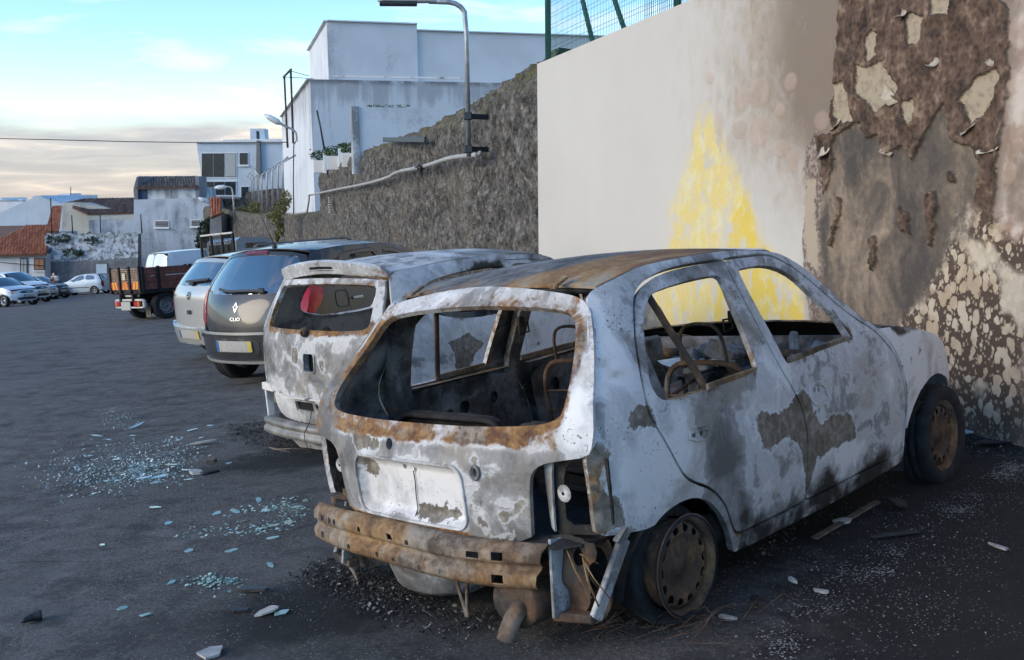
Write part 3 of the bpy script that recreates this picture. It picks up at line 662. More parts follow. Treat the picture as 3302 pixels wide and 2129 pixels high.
def rubble_wall(name, path, tops, base, step, amp, label, seed, thick=.5):
    """path: plan points; tops: z of the top at each; built as a displaced sheet with a back and an uneven top"""
    path = np.array(path, float); seg = np.r_[0, np.cumsum(np.hypot(*np.diff(path, axis=0).T))]
    L = seg[-1]; S = [0.0]
    while S[-1] < L: S.append(S[-1] + step * (1 + S[-1] / 14))
    S = np.array(S[:-1] + [L]); px = np.interp(S, seg, path[:, 0]); py = np.interp(S, seg, path[:, 1]); tz = np.interp(S, seg, tops)
    tz = tz + .05 * vnoise(np.c_[S, 0 * S, 0 * S], 2.2, seed, 4)
    dx = np.gradient(px, S); dy = np.gradient(py, S); nl = np.hypot(dx, dy); nx, ny = -dy / nl, dx / nl       # away from the lot on the left of the path
    if nx.mean() > 0: nx, ny = -nx, -ny
    H = np.arange(0, 1.0001, 1 / max(12, int((np.max(tops) - base) / (step * 1.25))))
    gs, gh = np.meshgrid(np.arange(len(S)), H); bz = base
    z = bz + (tz[gs] - bz) * gh; P = np.stack([S[gs], z * 1.0, 0 * z], -1)
    d = amp * (1.2 * vnoise(P, 2.4, seed + 1, 4, .6) + 1.0 * np.abs(vnoise(P, 5.0, seed + 2, 4, .6)) - .3)
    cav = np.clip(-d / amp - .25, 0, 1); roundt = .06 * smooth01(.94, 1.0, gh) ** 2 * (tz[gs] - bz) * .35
    off = d - roundt
    v = np.stack([px[gs] + nx[gs] * off, py[gs] + ny[gs] * off, z], -1)
    m, k = len(H), len(S); bt = np.stack([px - nx * thick, py - ny * thick, tz - .03], -1)[None]; bb = np.stack([px - nx * thick, py - ny * thick, 0 * px + bz], -1)[None]
    v = np.concatenate([v, bt, bb]); m += 2; i = np.arange(m * k).reshape(m, k)
    f = np.stack([i[:-1, :-1], i[:-1, 1:], i[1:, 1:], i[1:, :-1]], -1).reshape(-1, 4)
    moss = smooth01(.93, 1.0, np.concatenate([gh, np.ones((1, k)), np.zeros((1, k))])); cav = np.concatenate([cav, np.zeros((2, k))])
    o = mobj(name, mkmesh(name, v.reshape(-1, 3), f, M_RUBBLE, True, {'moss': moss.ravel(), 'cavity_shade': cav.ravel()})); tag(o, label, 'wall'); return o
WD = -W_U                                            # along the wall, away from the camera
def wa(y, off=0.0):                                   # plan point of the wall line at depth y
    y = y * WK
    k = (y - W_O[1]) / WD[1]; p = W_O + WD * k + W_N * off; return (p[0], p[1])
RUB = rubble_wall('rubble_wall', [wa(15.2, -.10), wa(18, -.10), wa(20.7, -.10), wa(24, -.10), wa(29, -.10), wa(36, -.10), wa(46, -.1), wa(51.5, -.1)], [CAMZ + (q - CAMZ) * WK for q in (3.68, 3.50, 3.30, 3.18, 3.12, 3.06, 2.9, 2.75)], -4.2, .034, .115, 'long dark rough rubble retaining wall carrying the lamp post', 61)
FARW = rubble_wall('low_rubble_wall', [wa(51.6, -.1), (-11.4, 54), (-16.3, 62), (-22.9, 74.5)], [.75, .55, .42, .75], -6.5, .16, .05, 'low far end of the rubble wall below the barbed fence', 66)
# higher terrain held by the wall
g = G(); a0 = [wa(y, -.45) for y in (15, 25, 36, 51)]; b0 = [(60, 12), (60, 30), (60, 45), (60, 60)]
zt = [3.2, 2.9, 2.75, 2.4]; g.add([(p[0], p[1], z) for p, z in zip(a0, zt)] + [(p[0], p[1], z + .4) for p, z in zip(b0, zt)], [(0, 4, 5, 1), (1, 5, 6, 2), (2, 6, 7, 3)])
M_EARTH = plain('upper_earth', (.10, .085, .055), .95, 0, .4, 2, .5, 20); tag(g.build('upper_terrain', M_EARTH), kind='structure')

# ------------------------------------------------------------------ buildings
M_WHITEW = plaster('white_stained_render', (.66, .69, .73), .16, (.24, .25, .28), .35, bump=.15)
M_WHITEC = plaster('cream_render', (.70, .66, .61), .22, (.34, .31, .28), .35, bump=.15)
M_WHITEL = plaster('old_white_render', (.62, .65, .68), .62, (.13, .135, .145), .6, streak=.9, bump=.3)
M_GREYW = plaster('grey_white_render', (.47, .53, .60), .60, (.13, .145, .17), .45, streak=.8)
M_GREYL = plaster('grey_render', (.21, .22, .245), .5, (.10, .105, .115), .6)
M_CREAM2 = plaster('pale_cream_render', (.50, .50, .46), .50, (.24, .24, .24), .5)
M_HOUSE = plaster('white_house_render', (.66, .66, .68), .15, (.35, .36, .40), .5)
M_PALEBLUE = plaster('pale_blue_render', (.52, .59, .66), .15, (.36, .42, .48), .4)
M_FRAMEB = plain('dark_blue_trim', (.020, .045, .085), .5); M_FRAMEW = plain('white_trim', (.70, .72, .74), .4, 0, .08); M_WOODB = plain('blue_wood', (.022, .05, .11), .6, 0, .3)
M_DKLINE = plain('dark_green_trim', (.05, .10, .11), .5)
M_CURT = plain('orange_curtain', (.35, .17, .09), .8, 0, .3, 20); M_CURTW = plain('lace_curtain', (.42, .43, .42), .9, 0, .2, 20)
M_STONEW = None
def tile_mat(name, c1, c2, c3):
    n = NT(name); oi = n.n('ShaderNodeObjectInfo'); r = oi.outputs['Random']
    f = n.add(n.mul(r, .55), n.add(n.mul(n.noise(9, 5, .65), .35), n.mul(n.noise(1.2, 4, .6, n.tc.outputs['Object']), .2)))
    return n.done(n.ramp(f, [(.25, c1), (.5, c2), (.8, c3)]), .85, 0, n.bump(n.noise(40, 3, .6), .3, .01))
M_TILEO = tile_mat('orange_clay_tile', (.24, .065, .030), (.40, .115, .045), (.50, .19, .085))
M_TILEB = tile_mat('brown_clay_tile', (.065, .036, .028), (.125, .066, .048), (.20, .125, .095))
M_TILEB2 = tile_mat('old_brown_tile', (.070, .050, .042), (.14, .10, .085), (.24, .19, .16))
def tile_roof(parent, e0, e1, r0, r1, nc, nr, mat, keep=None, under=None):
    """barrel tiles laid one by one between an eave (e0,e1) and a ridge (r0,r1)"""
    e0, e1, r0, r1 = map(Vector, (e0, e1, r0, r1))
    w = (e1 - e0).length / nc; l = ((r0 - e0).length + (r1 - e1).length) / 2 / nr; n = 6; v = []; f = []
    for (yy, rr, zz) in ((-.08, .42, .12), (1.06, .34, .02)):
        for k in range(n + 1):
            a = math.pi * k / n; v.append((math.cos(a) * rr, yy, math.sin(a) * rr * .85 + zz))
    for k in range(n): f.append((k, k + 1, n + 2 + k, n + 1 + k))
    f.append(tuple(range(n + 1)))
    me = mkmesh('roof_tile', v, f, mat, [True] * n + [False])
    cnt = 0
    for i in range(nc):
        for j in range(nr):
            u = (i + .5) / nc; t0 = j / nr
            if keep and not keep(u, (j + .5) / nr): continue
            p = e0.lerp(e1, u).lerp(r0.lerp(r1, u), t0); q = e0.lerp(e1, u).lerp(r0.lerp(r1, u), t0 + 1 / nr)
            x = (e1 - e0).normalized(); y = (q - p); z = x.cross(y.normalized()).normalized()
            o = mobj('roof_tile', me, parent); jw = random.uniform(.92, 1.05)
            o.matrix_local = Matrix.Translation(p + z * random.uniform(0, .02)) @ Matrix((x * w * jw, y, z * w)).transposed().to_4x4(); cnt += 1
    g = G(); zz = (e1 - e0).cross(r0 - e0).normalized() * .05; q = [e0, e1, r1, r0]
    g.add([p + zz * .3 for p in q] + [p - zz * 2.5 for p in q], [(0, 1, 2, 3), (7, 6, 5, 4), (0, 4, 5, 1), (1, 5, 6, 2), (2, 6, 7, 3), (3, 7, 4, 0)]); g.build('roof_deck', M_TILEB, parent)
def wallprism(name, pts, Y, depth, mat, parent=None, yaw=0.0):
    """front outline given in the 2388 px picture at depth Y, carried back by depth metres"""
    g = G(); fr = [dsp(x, y, Y) for x, y in pts]; n = len(fr); bk = [p + Vector((math.sin(yaw) * depth, depth * math.cos(yaw), 0)) for p in fr]
    g.add(fr + bk, [tuple(range(n)), tuple(range(n, 2 * n))[::-1]] + [(i, n + i, n + (i + 1) % n, (i + 1) % n) for i in range(n)]); return g.build(name, mat, parent)
def plate_on(parent, name, x0, y0, x1, y1, Y, mat, out=.06, t=.12):
    g = G(); a = dsp(x0, y1, Y); b = dsp(x1, y1, Y); c = dsp(x1, y0, Y); d = dsp(x0, y0, Y); o = Vector((0, -out, 0)); k = Vector((0, t, 0))
    fr = [p + o for p in (a, b, c, d)]; bk = [p + k for p in fr]; g.add(fr + bk, [(0, 1, 2, 3), (4, 7, 6, 5), (0, 4, 5, 1), (1, 5, 6, 2), (2, 6, 7, 3), (3, 7, 4, 0)]); return g.build(name, mat, parent)
M_PANE = plain('dark_pane', (.025, .034, .042), .12, 0, .3, 3)
def window(parent, x0, y0, x1, y1, Y, fmat, gmat=None, fw=2.5, sill=False, mull=0, name='window', bars=0):
    f = plate_on(parent, name, x0 - fw, y0 - fw, x1 + fw, y1 + fw, Y, fmat, .05, .08)
    for i in range(mull + 1):
        a = x0 + (x1 - x0) * i / (mull + 1) + (.6 if i else 0); b = x0 + (x1 - x0) * (i + 1) / (mull + 1) - (.6 if i < mull else 0)
        plate_on(f, 'pane', a, y0, b, y1, Y, gmat or M_PANE, .075, .05)
    for i in range(bars): yy = y0 + (y1 - y0) * (i + .5) / bars; plate_on(f, 'bar', x0, yy - .5, x1, yy + .5, Y, M_FRAMEW, .10, .02)
    if sill: plate_on(f, 'sill', x0 - fw - 2, y1 + fw, x1 + fw + 2, y1 + fw + 2.5, Y, M_FRAMEW, .18, .2)
    return f
def boxwalls(name, plan, z0, z1, mat, parent=None):
    g = G(); n = len(plan); g.add([(x, y, z0) for x, y in plan] + [(x, y, z1) for x, y in plan], [tuple(range(n))[::-1], tuple(range(n, 2 * n))] + [(i, (i + 1) % n, n + (i + 1) % n, n + i) for i in range(n)]); return g.build(name, mat, parent)
def shift(p, d, k): return (p[0] + d[0] * k, p[1] + d[1] * k)
# -- big white building standing above the retaining wall
BW = empty('white_building', (-10, 53, 0)); tag(BW, 'large windowless white building with stepped boxes above the rubble wall', 'building')
def bpart(o): o.parent = BW; o.matrix_parent_inverse = Matrix.Translation((10, -53, 0)); return o
_wd = (WD[0], WD[1]); _wp = (WD[1], -WD[0])
c1 = dsp(723, 185, 52); p0 = (c1.x, c1.y); p3 = shift(p0, _wd, 26)
def _stained():
    n = NT('stained_white_render'); z = n.sep()[2]; st = n.mapping(scale=(1.6, 1.6, .16)); a = n.noise(1.0, 4, .65, st, .3); b = n.noise(.5, 4, .6)
    top = n.step(n.sub(z, c1.z - 2.6), 0, 2.5); m = n.step(n.add(n.mul(a, .7), n.add(n.mul(b, .3), n.mul(top, .16))), .52, .68)
    edge = n.mul(n.step(n.sub(z, c1.z - .35), 0, .3), n.step(n.noise(1.4, 4, .6), .38, .55)); c = n.mix(n.mul(m, .55), (.64, .67, .71), (.25, .26, .285))
    return n.done(n.mix(n.mul(edge, .7), c, (.12, .12, .125)), .9)
bpart(boxwalls('lower_wall', [p0, shift(p0, _wp, 30), shift(shift(p0, _wp, 30), _wd, 26), p3], -6.0, c1.z, _stained()))
c2 = dsp(762, 50, 52.6); q0 = (c2.x, c2.y); c3 = dsp(975, 50, 52.6); dq = math.dist(q0, (c3.x, c3.y))
bpart(boxwalls('upper_block', [q0, shift(q0, _wp, dq), shift(shift(q0, _wp, dq), _wd, 11), shift(q0, _wd, 11)], c1.z - .1, c2.z, M_WHITEC if False else M_WHITEW))
q1 = shift(shift(q0, _wp, dq), _wd, .12); bpart(boxwalls('upper_block', [q1, shift(q1, _wp, 22), shift(shift(q1, _wp, 22), _wd, 11), shift(q1, _wd, 10.8)], c1.z - .1, c2.z - .30, M_WHITEW))
for (a, b, zt) in ((q0, shift(q0, _wp, dq), c2.z), (q0, shift(q0, _wd, 11), c2.z), (q1, shift(q1, _wp, 20), c2.z - .3), (p0, p3, c1.z)):
    g = G(); g.beam((a[0], a[1], zt + .03), (b[0], b[1], zt + .03), .34, .06); bpart(g.build('coping', M_WHITEW))
g = G(); g.beam(dsp(771, 178, 51.7), dsp(1080, 183, 51.7), .08, .10); bpart(g.build('ledge', M_WHITEL))
def ww(name, x, y, Y, w, h, mat, label, cat='wall', dep=.4):
    pass
# low white garden wall and planters on the edge of the retaining wall
GW = empty('garden_wall'); tag(GW, 'low white garden wall with peeling end pillar on top of the rubble wall', 'wall')
gc = dsp(835, 250, 33.5); a = (gc.x, gc.y); boxwalls('wall_panel', [a, shift(a, _wp, 7.5), shift(shift(a, _wp, 7.5), _wd, .3), shift(a, _wd, .3)], 2.2, gc.z, M_WHITEW, GW)
a = shift(shift(a, _wp, -.22), _wd, -.05); boxwalls('end_pillar', [a, shift(a, _wp, .24), shift(shift(a, _wp, .24), _wd, .45), shift(a, _wd, .45)], 2.2, gc.z + .02, M_WHITEL, GW)
def leafy(name, centers, n, size, mat, parent=None, flat=.6):
    """leaf clump: many small faces through a volume. centers: (x,y,z,rx,ry,rz)"""
    V = []; F = []
    for (cx, cy, cz, rx, ry, rz) in centers:
        for _ in range(n):
            u = np.random.default_rng(len(V) + 5).normal(size=3) if False else rng.normal(size=3); u /= np.linalg.norm(u); r = rng.uniform(.25, 1) ** .5
            p = np.array([cx + u[0] * r * rx, cy + u[1] * r * ry, cz + u[2] * r * rz]); a = rng.normal(size=3); a /= np.linalg.norm(a); b = np.cross(a, rng.normal(size=3)); b /= np.linalg.norm(b); s = size * rng.uniform(.6, 1.3)
            k = len(V); V += [p - a * s, p + b * s * flat, p + a * s, p - b * s * flat]; F.append((k, k + 1, k + 2, k + 3))
    return mobj(name, mkmesh(name, V, np.array(F), mat), parent)
def leafmat(name, c1, c2):
    n = NT(name); g = n.n('ShaderNodeNewGeometry'); f = n.add(n.mul(g.outputs['Random Per Island'], .7), n.mul(n.noise(2, 3, .5), .3))
    return n.done(n.ramp(f, [(.2, c1), (.8, c2)]), .6, 0)
M_LEAF = leafmat('green_leaves', (.022, .050, .012), (.085, .14, .035)); M_LEAFD = leafmat('dark_leaves', (.010, .025, .012), (.035, .065, .025)); M_LEAFY = leafmat('dry_ivy', (.085, .095, .022), (.26, .23, .075)); M_FLOWER = plain('red_petals', (.45, .02, .03), .6)
def bush(name, label, cat, blobs, n, size, mat, stem_to, group=None):
    r = empty(name, blobs[0][:3]); tag(r, label, cat, group)
    o = leafy('foliage', [(b[0] - blobs[0][0], b[1] - blobs[0][1], b[2] - blobs[0][2], *b[3:]) for b in blobs], n, size, mat, r)
    g = G(); c = Vector(blobs[0][:3]); 
    for b in blobs: g.tube([Vector(stem_to) - c, (Vector(stem_to) - c).lerp(Vector(b[:3]) - c, .6) + Vector((.04, .03, 0)), Vector(b[:3]) - c], [.014, .010, .006], 5)
    g.build('stem', M_EARTH, r); return r
for i, (x0, x1, yt, yb, Y, lab) in enumerate([(731, 760, 362, 384, 44, 'low white flower box furthest along the wall top, red flowers in it'), (762, 796, 352, 376, 40.5, 'middle white flower box on the wall top with green plants'), (797, 826, 345, 369, 37.5, 'white flower box beside the peeling pillar on the wall top')]):
    a = dsp(x0, yb + 12, Y); b = dsp(x1, yb + 12, Y); t = dsp(x0, yt + 12, Y).z; e = empty('flower_box', a); tag(e, lab, 'planter', 'flower boxes on the wall')
    g = G(); w = (b - a).length; h = t - a.z + .15; g.box((w / 2, .2, h / 2 - .15), (w, .4, h), None, .02); g.build('box', M_WHITEC, e); g = G(); g.box((w * .97, .15, h / 2), (w * .28, .5, h + .35), None, .02); g.build('end_block', M_WHITEW, e)
for (x, y, Y, lab) in [(741, 362, 44, 'green plant with red flowers in the furthest flower box'), (775, 352, 40.5, 'broad green plant in the middle flower box'), (813, 344, 37.5, 'small green plant above the nearest flower box')]:
    p = dsp(x, y, Y); o = bush('potted_plant', lab, 'plant', [(p.x, p.y + .2, p.z, .45, .25, .22), (p.x + .35, p.y + .2, p.z + .05, .3, .2, .25)], 160, .06, M_LEAF, (p.x, p.y + .2, p.z - .35))
    if x < 760:
        for k in range(9): g = G(); g.box((random.uniform(-.4, .5), random.uniform(-.1, .1), random.uniform(0, .3)), (.07, .05, .07), None, .015); g.build('flower', M_FLOWER, o)
p = dsp(870, 247, 34); bush('wall_top_weed', 'weeds growing along the top of the garden wall', 'plant', [(p.x + .5 * k, p.y, p.z - .02, .25, .12, .06) for k in range(3)], 40, .035, M_LEAF, (p.x + .8, p.y, p.z - .1))

# -- modern white house far behind
MH = empty('modern_house', dsp(580, 470, 92)); tag(MH, 'modern white flat-roofed house with tall glazed windows and twin chimney', 'house'); YM = 92
def inh(par, o): o.parent = par; o.matrix_parent_inverse = Matrix.Translation(-par.location); return o
_om = mobj
inh(MH, wallprism('wall', [(487, 520), (458, 333), (675, 329), (700, 340), (700, 560), (487, 560)], YM, 9, M_PALEBLUE))
inh(MH, wallprism('parapet', [(457, 334), (457, 330), (520, 329), (520, 326), (650, 324), (650, 328), (690, 328), (690, 334)], YM - .2, 9.4, M_FRAMEW))
inh(MH, wallprism('chimney', [(584, 328), (583, 300), (616, 300), (618, 328), (606, 328), (605, 306), (597, 306), (598, 328)], YM + 1, 1.5, M_PALEBLUE)); inh(MH, wallprism('flue', [(597, 412), (598, 328), (606, 328), (608, 412)], YM - .35, .4, M_GREYPL))
inh(MH, window(None, 471, 358, 551, 413, YM, M_FRAMEW, None, 2.2, False, 2)); inh(MH, window(None, 559, 357, 578, 384, YM, M_FRAMEW, None, 2.0, True)); inh(MH, window(None, 475, 424, 550, 455, YM, M_FRAMEW, None, 2.2, False, 2)); inh(MH, window(None, 661, 352, 680, 375, YM, M_FRAMEW, None, 1.6)); inh(MH, window(None, 563, 436, 580, 462, YM, M_FRAMEW, None, 1.5))
inh(MH, plate_on(None, 'curtain', 525, 359, 550, 412, YM, M_CURTW, .085, .02))
# -- weathered blue-grey building with a tiled loft
GB = empty('weathered_building', dsp(400, 600, 76)); tag(GB, 'weathered blue-grey building with two small barred windows', 'building'); YG = 76
inh(GB, wallprism('wall', [(312, 700), (312, 466), (482, 461), (492, 500), (492, 700)], YG, 8, M_GREYW))
for (x0, y0, x1, y1) in ((363, 516, 392, 529), (447, 514, 466, 527)): inh(GB, window(None, x0, y0, x1, y1, YG, M_FRAMEW, M_BLACK, 2.4, True, 0, bars=3))
TH = empty('tiled_loft', dsp(390, 455, 80)); tag(TH, 'low white loft with brown ribbed tile roof and blue shutter', 'house')
inh(TH, wallprism('wall', [(316, 470), (316, 440), (459, 436), (462, 470)], 79, 5, M_WHITEL)); inh(TH, wallprism('gable', [(311, 445), (312, 436), (319, 412), (321, 412), (321, 470), (314, 470)], 78.7, 4.6, M_GREYL)); inh(TH, wallprism('chimney', [(457, 470), (454, 412), (463, 411), (466, 437), (463, 470)], 78.7, 2, M_GREYL))
inh(TH, plate_on(None, 'shutter', 320, 441, 343, 466, 79, M_WOODB, .08, .1))
_e0, _e1 = dsp(318, 438, 78.4), dsp(460, 436, 78.4); _r0, _r1 = dsp(320, 413, 83), dsp(456, 412, 83)
_t = empty('x'); bpy.data.objects.remove(_t)
def roof_for(par, *a, **k):
    e0, e1, r0, r1 = [Vector(q) - par.location for q in a[:4]]; tile_roof(par, e0, e1, r0, r1, *a[4:], **k)
roof_for(TH, _e0, _e1, _r0, _r1, 22, 8, M_TILEB2)
# -- long brown roof and pale walls left of it
LH = empty('long_roof_house', dsp(240, 520, 88)); tag(LH, 'pale cream house under a long brown tiled roof', 'house')
inh(LH, wallprism('wall', [(145, 620), (145, 473), (184, 474), (312, 496), (315, 620)], 86, 6, M_CREAM2)); inh(LH, wallprism('side_wall', [(205, 600), (205, 500), (313, 497), (313, 600)], 84.5, 1.3, M_CREAM2)); inh(LH, wallprism('low_wall', [(208, 560), (208, 514), (312, 512), (312, 560)], 83.6, .8, M_GREYW))
roof_for(LH, dsp(205, 499, 84.4), dsp(316, 496, 84.4), dsp(188, 464, 91), dsp(312, 462, 91), 22, 9, M_TILEB)
roof_for(LH, dsp(172, 484, 85.6), dsp(206, 499, 84.4), dsp(150, 474, 89), dsp(190, 464, 91), 7, 7, M_TILEB)
for x in (165, 205 - 12): pass
OS = empty('lean_to_roof', dsp(122, 520, 80)); tag(OS, 'narrow steep strip of faded orange roof tiles beside the pale wall', 'roof')
roof_for(OS, dsp(106, 540, 79), dsp(137, 540, 79), dsp(122, 482, 84), dsp(143, 481, 84), 6, 12, M_TILEO); inh(OS, wallprism('wall', [(107, 620), (107, 542), (142, 542), (152, 620)], 79.3, 3, M_GREYW))
GBW = empty('gabled_building', dsp(80, 520, 104)); tag(GBW, 'big pale blue gabled building rising behind the orange roof', 'building')
inh(GBW, wallprism('wall', [(-40, 640), (-40, 503), (0, 496), (40, 478), (72, 464), (78, 457), (96, 456), (102, 462), (140, 474), (200, 500), (205, 640)], 104, 10, M_PALEBLUE))
for (pts, lab) in (([(118, 520), (120, 457), (176, 455), (178, 520)], 'small white rooftop block with dark edging and aerial'), ([(-30, 520), (-30, 463), (2, 461), (4, 466), (48, 470), (70, 470), (70, 520)], 'white rooftop far left with dark edging')):
    e = empty('rooftop_block', dsp(*pts[0], 112)); tag(e, lab, 'building', 'white rooftops on the skyline'); inh(e, wallprism('wall', pts, 112, 6, M_HOUSE)); x0, x1 = pts[1][0], pts[-2][0]; yt = pts[1][1]
    inh(e, plate_on(None, 'edging', x0, yt + 5, x1, yt + 6.4, 112, M_DKLINE)); inh(e, plate_on(None, 'edging', x0 + 7, yt, x0 + 8.4, yt + 24, 112, M_DKLINE, .09))
    if x0 > 100:
        inh(e, wallprism('cap', [(136, 457), (136, 452), (163, 451), (163, 457)], 113, 3, M_HOUSE)); g = G(); g.tube([dsp(165, 458, 113) - e.location, dsp(165, 436, 113) - e.location], .05, 5); g.build('aerial', M_GREYPL, e)
    else:
        for xx in (44, 60): inh(e, wallprism('cap', [(xx, 470), (xx, 465), (xx + 8, 465), (xx + 8, 470)], 113, 2, M_HOUSE))
# -- whitewashed rubble wall with the pale door, with lumpy relief
def lumpy_wall():
    global M_STONEW
    n = NT('whitewashed_rubble'); w = n.warp(.15, 2); f = n.noise(3.2, 5, .65, w, .4); z = n.sep()[2]
    st = n.ramp(n.add(n.mul(f, .75), n.mul(n.noise(16, 4, .6), .25)), [(.30, (.045, .045, .045)), (.42, (.16, .165, .18)), (.50, (.42, .47, .53)), (.64, (.60, .66, .72))])
    gr = n.ramp(n.add(n.mul(n.noise(1.1, 6, .65), .7), n.mul(n.noise(9, 4, .6), .3)), [(.3, (.085, .09, .10)), (.5, (.15, .155, .17)), (.68, (.24, .25, .27))])
    dk = n.mul(n.attr('upper'), n.step(n.noise(2.4, 5, .65), .40, .58)); st = n.mix(n.mul(dk, .7), st, n.mix(n.step(f, .45, .6), (.05, .05, .045), (.22, .20, .19)))
    M_STONEW = n.done(n.mix(n.step(n.attr('plinth'), .45, .55), st, gr), .92, 0, n.bump(f, .6, .05))
    e = empty('whitewashed_wall', dsp(200, 680, 71)); tag(e, 'whitewashed rubble wall with grey plinth and pale blue door', 'wall')
    x0, x1 = 104, 322; nx, ny = 120, 66; V = []; up = []; pli = []
    for j in range(ny + 1):
        for i in range(nx + 1):
            u, t = i / nx, j / ny; x = x0 + (x1 - x0) * u; yt = 546 - 5 * u + 2.5 * math.sin(u * 23) + 1.5 * math.sin(u * 61); y = 705 + (yt - 705) * t
            p = dsp(x, y, 71 - 1.0 * (1 - u) * 0)
            line = 612 - 12 * u; isp = 1.0 if y > line else 0.0
            V.append(p); pli.append(isp); up.append(max(0, 1 - (y - yt) / 28))
    V = np.array([list(p) for p in V]); d = vnoise(V * [1, 1, 1.3], 1.4, 77, 4, .6) * .10 * (1 - np.array(pli)) + .06 * np.array(pli); V[:, 1] -= d
    k = len(V); i = np.arange(k).reshape(ny + 1, nx + 1); f = np.stack([i[:-1, :-1], i[:-1, 1:], i[1:, 1:], i[1:, :-1]], -1).reshape(-1, 4); V = V - np.array(list(e.location))
    mobj('rubble_face', mkmesh('rubble_face', V, f, M_STONEW, True, {'upper': up, 'plinth': pli}), e)
    inh(e, wallprism('wall_body', [(104, 705), (104, 552), (320, 546), (321, 705)], 71.25, .8, M_GREYL))
    dr = inh(e, plate_on(None, 'door', 226, 616, 251, 681, 71, M_PALEB, .14, .1)); plate_on(dr, 'handle', 246, 648, 248.5, 651, 71, M_PLASTIC, .2, .05)
    inh(e, plate_on(None, 'meter_box', 130, 595, 145, 605, 71, M_FRAMEW, .3, .3))
    return e
lumpy_wall()
for (x, y, s) in ((162, 628 - 40, .35), (124, 561, .4), (185, 590, .25), (214, 562, .35), (150, 556, .3)):
    p = dsp(x, y, 70.9); bush('wall_plant', {162: 'dark clump of weeds halfway up the whitewashed wall', 124: 'tuft of weeds at the left top corner of the whitewashed wall', 185: 'small weed low on the whitewashed wall', 214: 'tuft of weeds on top of the whitewashed wall above the door', 150: 'tuft of weeds on the wall top near the leaning roof strip'}[x], 'plant', [(p.x, p.y, p.z, s * 1.5, .25, s)], 90, .10, M_LEAFD, (p.x, p.y + .2, p.z - .2))
# -- house with the orange roof at far left
OH = empty('orange_roof_house', dsp(40, 690, 70)); tag(OH, 'white house with bright orange tiled roof and dark blue window frames', 'house'); YO = 70
inh(OH, wallprism('wall', [(-60, 720), (-60, 596), (104, 594), (105, 720)], YO, 6, M_HOUSE)); inh(OH, wallprism('cornice', [(-60, 599), (-60, 596), (104, 593), (104, 597)], YO - .25, .3, M_FRAMEB))
roof_for(OH, dsp(-70, 598, YO - .45), dsp(108, 593, YO - .45), dsp(-55, 528, YO + 5.2), dsp(108, 526, YO + 5.2), 25, 12, M_TILEO, keep=lambda u, t: u > .05 + .68 * t ** 1.2)
w = inh(OH, window(None, 54 - 4, 604 - 0, 86 - 23, 652, YO, M_FRAMEB, M_CURTW, 2.6, False, 1, 'door')); w2 = inh(OH, window(None, 82, 604, 103, 628, YO, M_FRAMEB, M_CURT, 2.4, True, 1))
g = G(); g.tube([dsp(0, 612, YO - .3), dsp(20, 614, YO - .3), dsp(60, 617, YO - .3), dsp(104, 620, YO - .3)], .03, 5); inh(OH, g.build('cable', M_PLASTIC))
# -- small orange roof strip beside the grey building
SR = empty('small_tile_roof', dsp(502, 480, 66)); tag(SR, 'small strip of orange tiles at the end of the rubble wall', 'roof'); roof_for(SR, dsp(492, 508, 64), dsp(514, 498, 64), dsp(488, 462, 67), dsp(516, 461, 67), 4, 7, M_TILEO)
inh(SR, wallprism('wall', [(486, 700), (490, 510), (516, 500), (522, 700)], 65.5, 2.5, M_GREYL))
TW = empty('terrace_wall', dsp(560, 500, 70)); tag(TW, 'dark stone terrace wall under the modern house', 'wall'); inh(TW, wallprism('wall', [(505, 520), (512, 462), (570, 464), (575, 448), (640, 440), (700, 438), (700, 540), (505, 540)], 80, 5, M_RUBBLE))
inh(TW, wallprism('coping', [(511, 463), (511, 459), (560, 461), (560, 465)], 79.7, 2, M_GREYL))
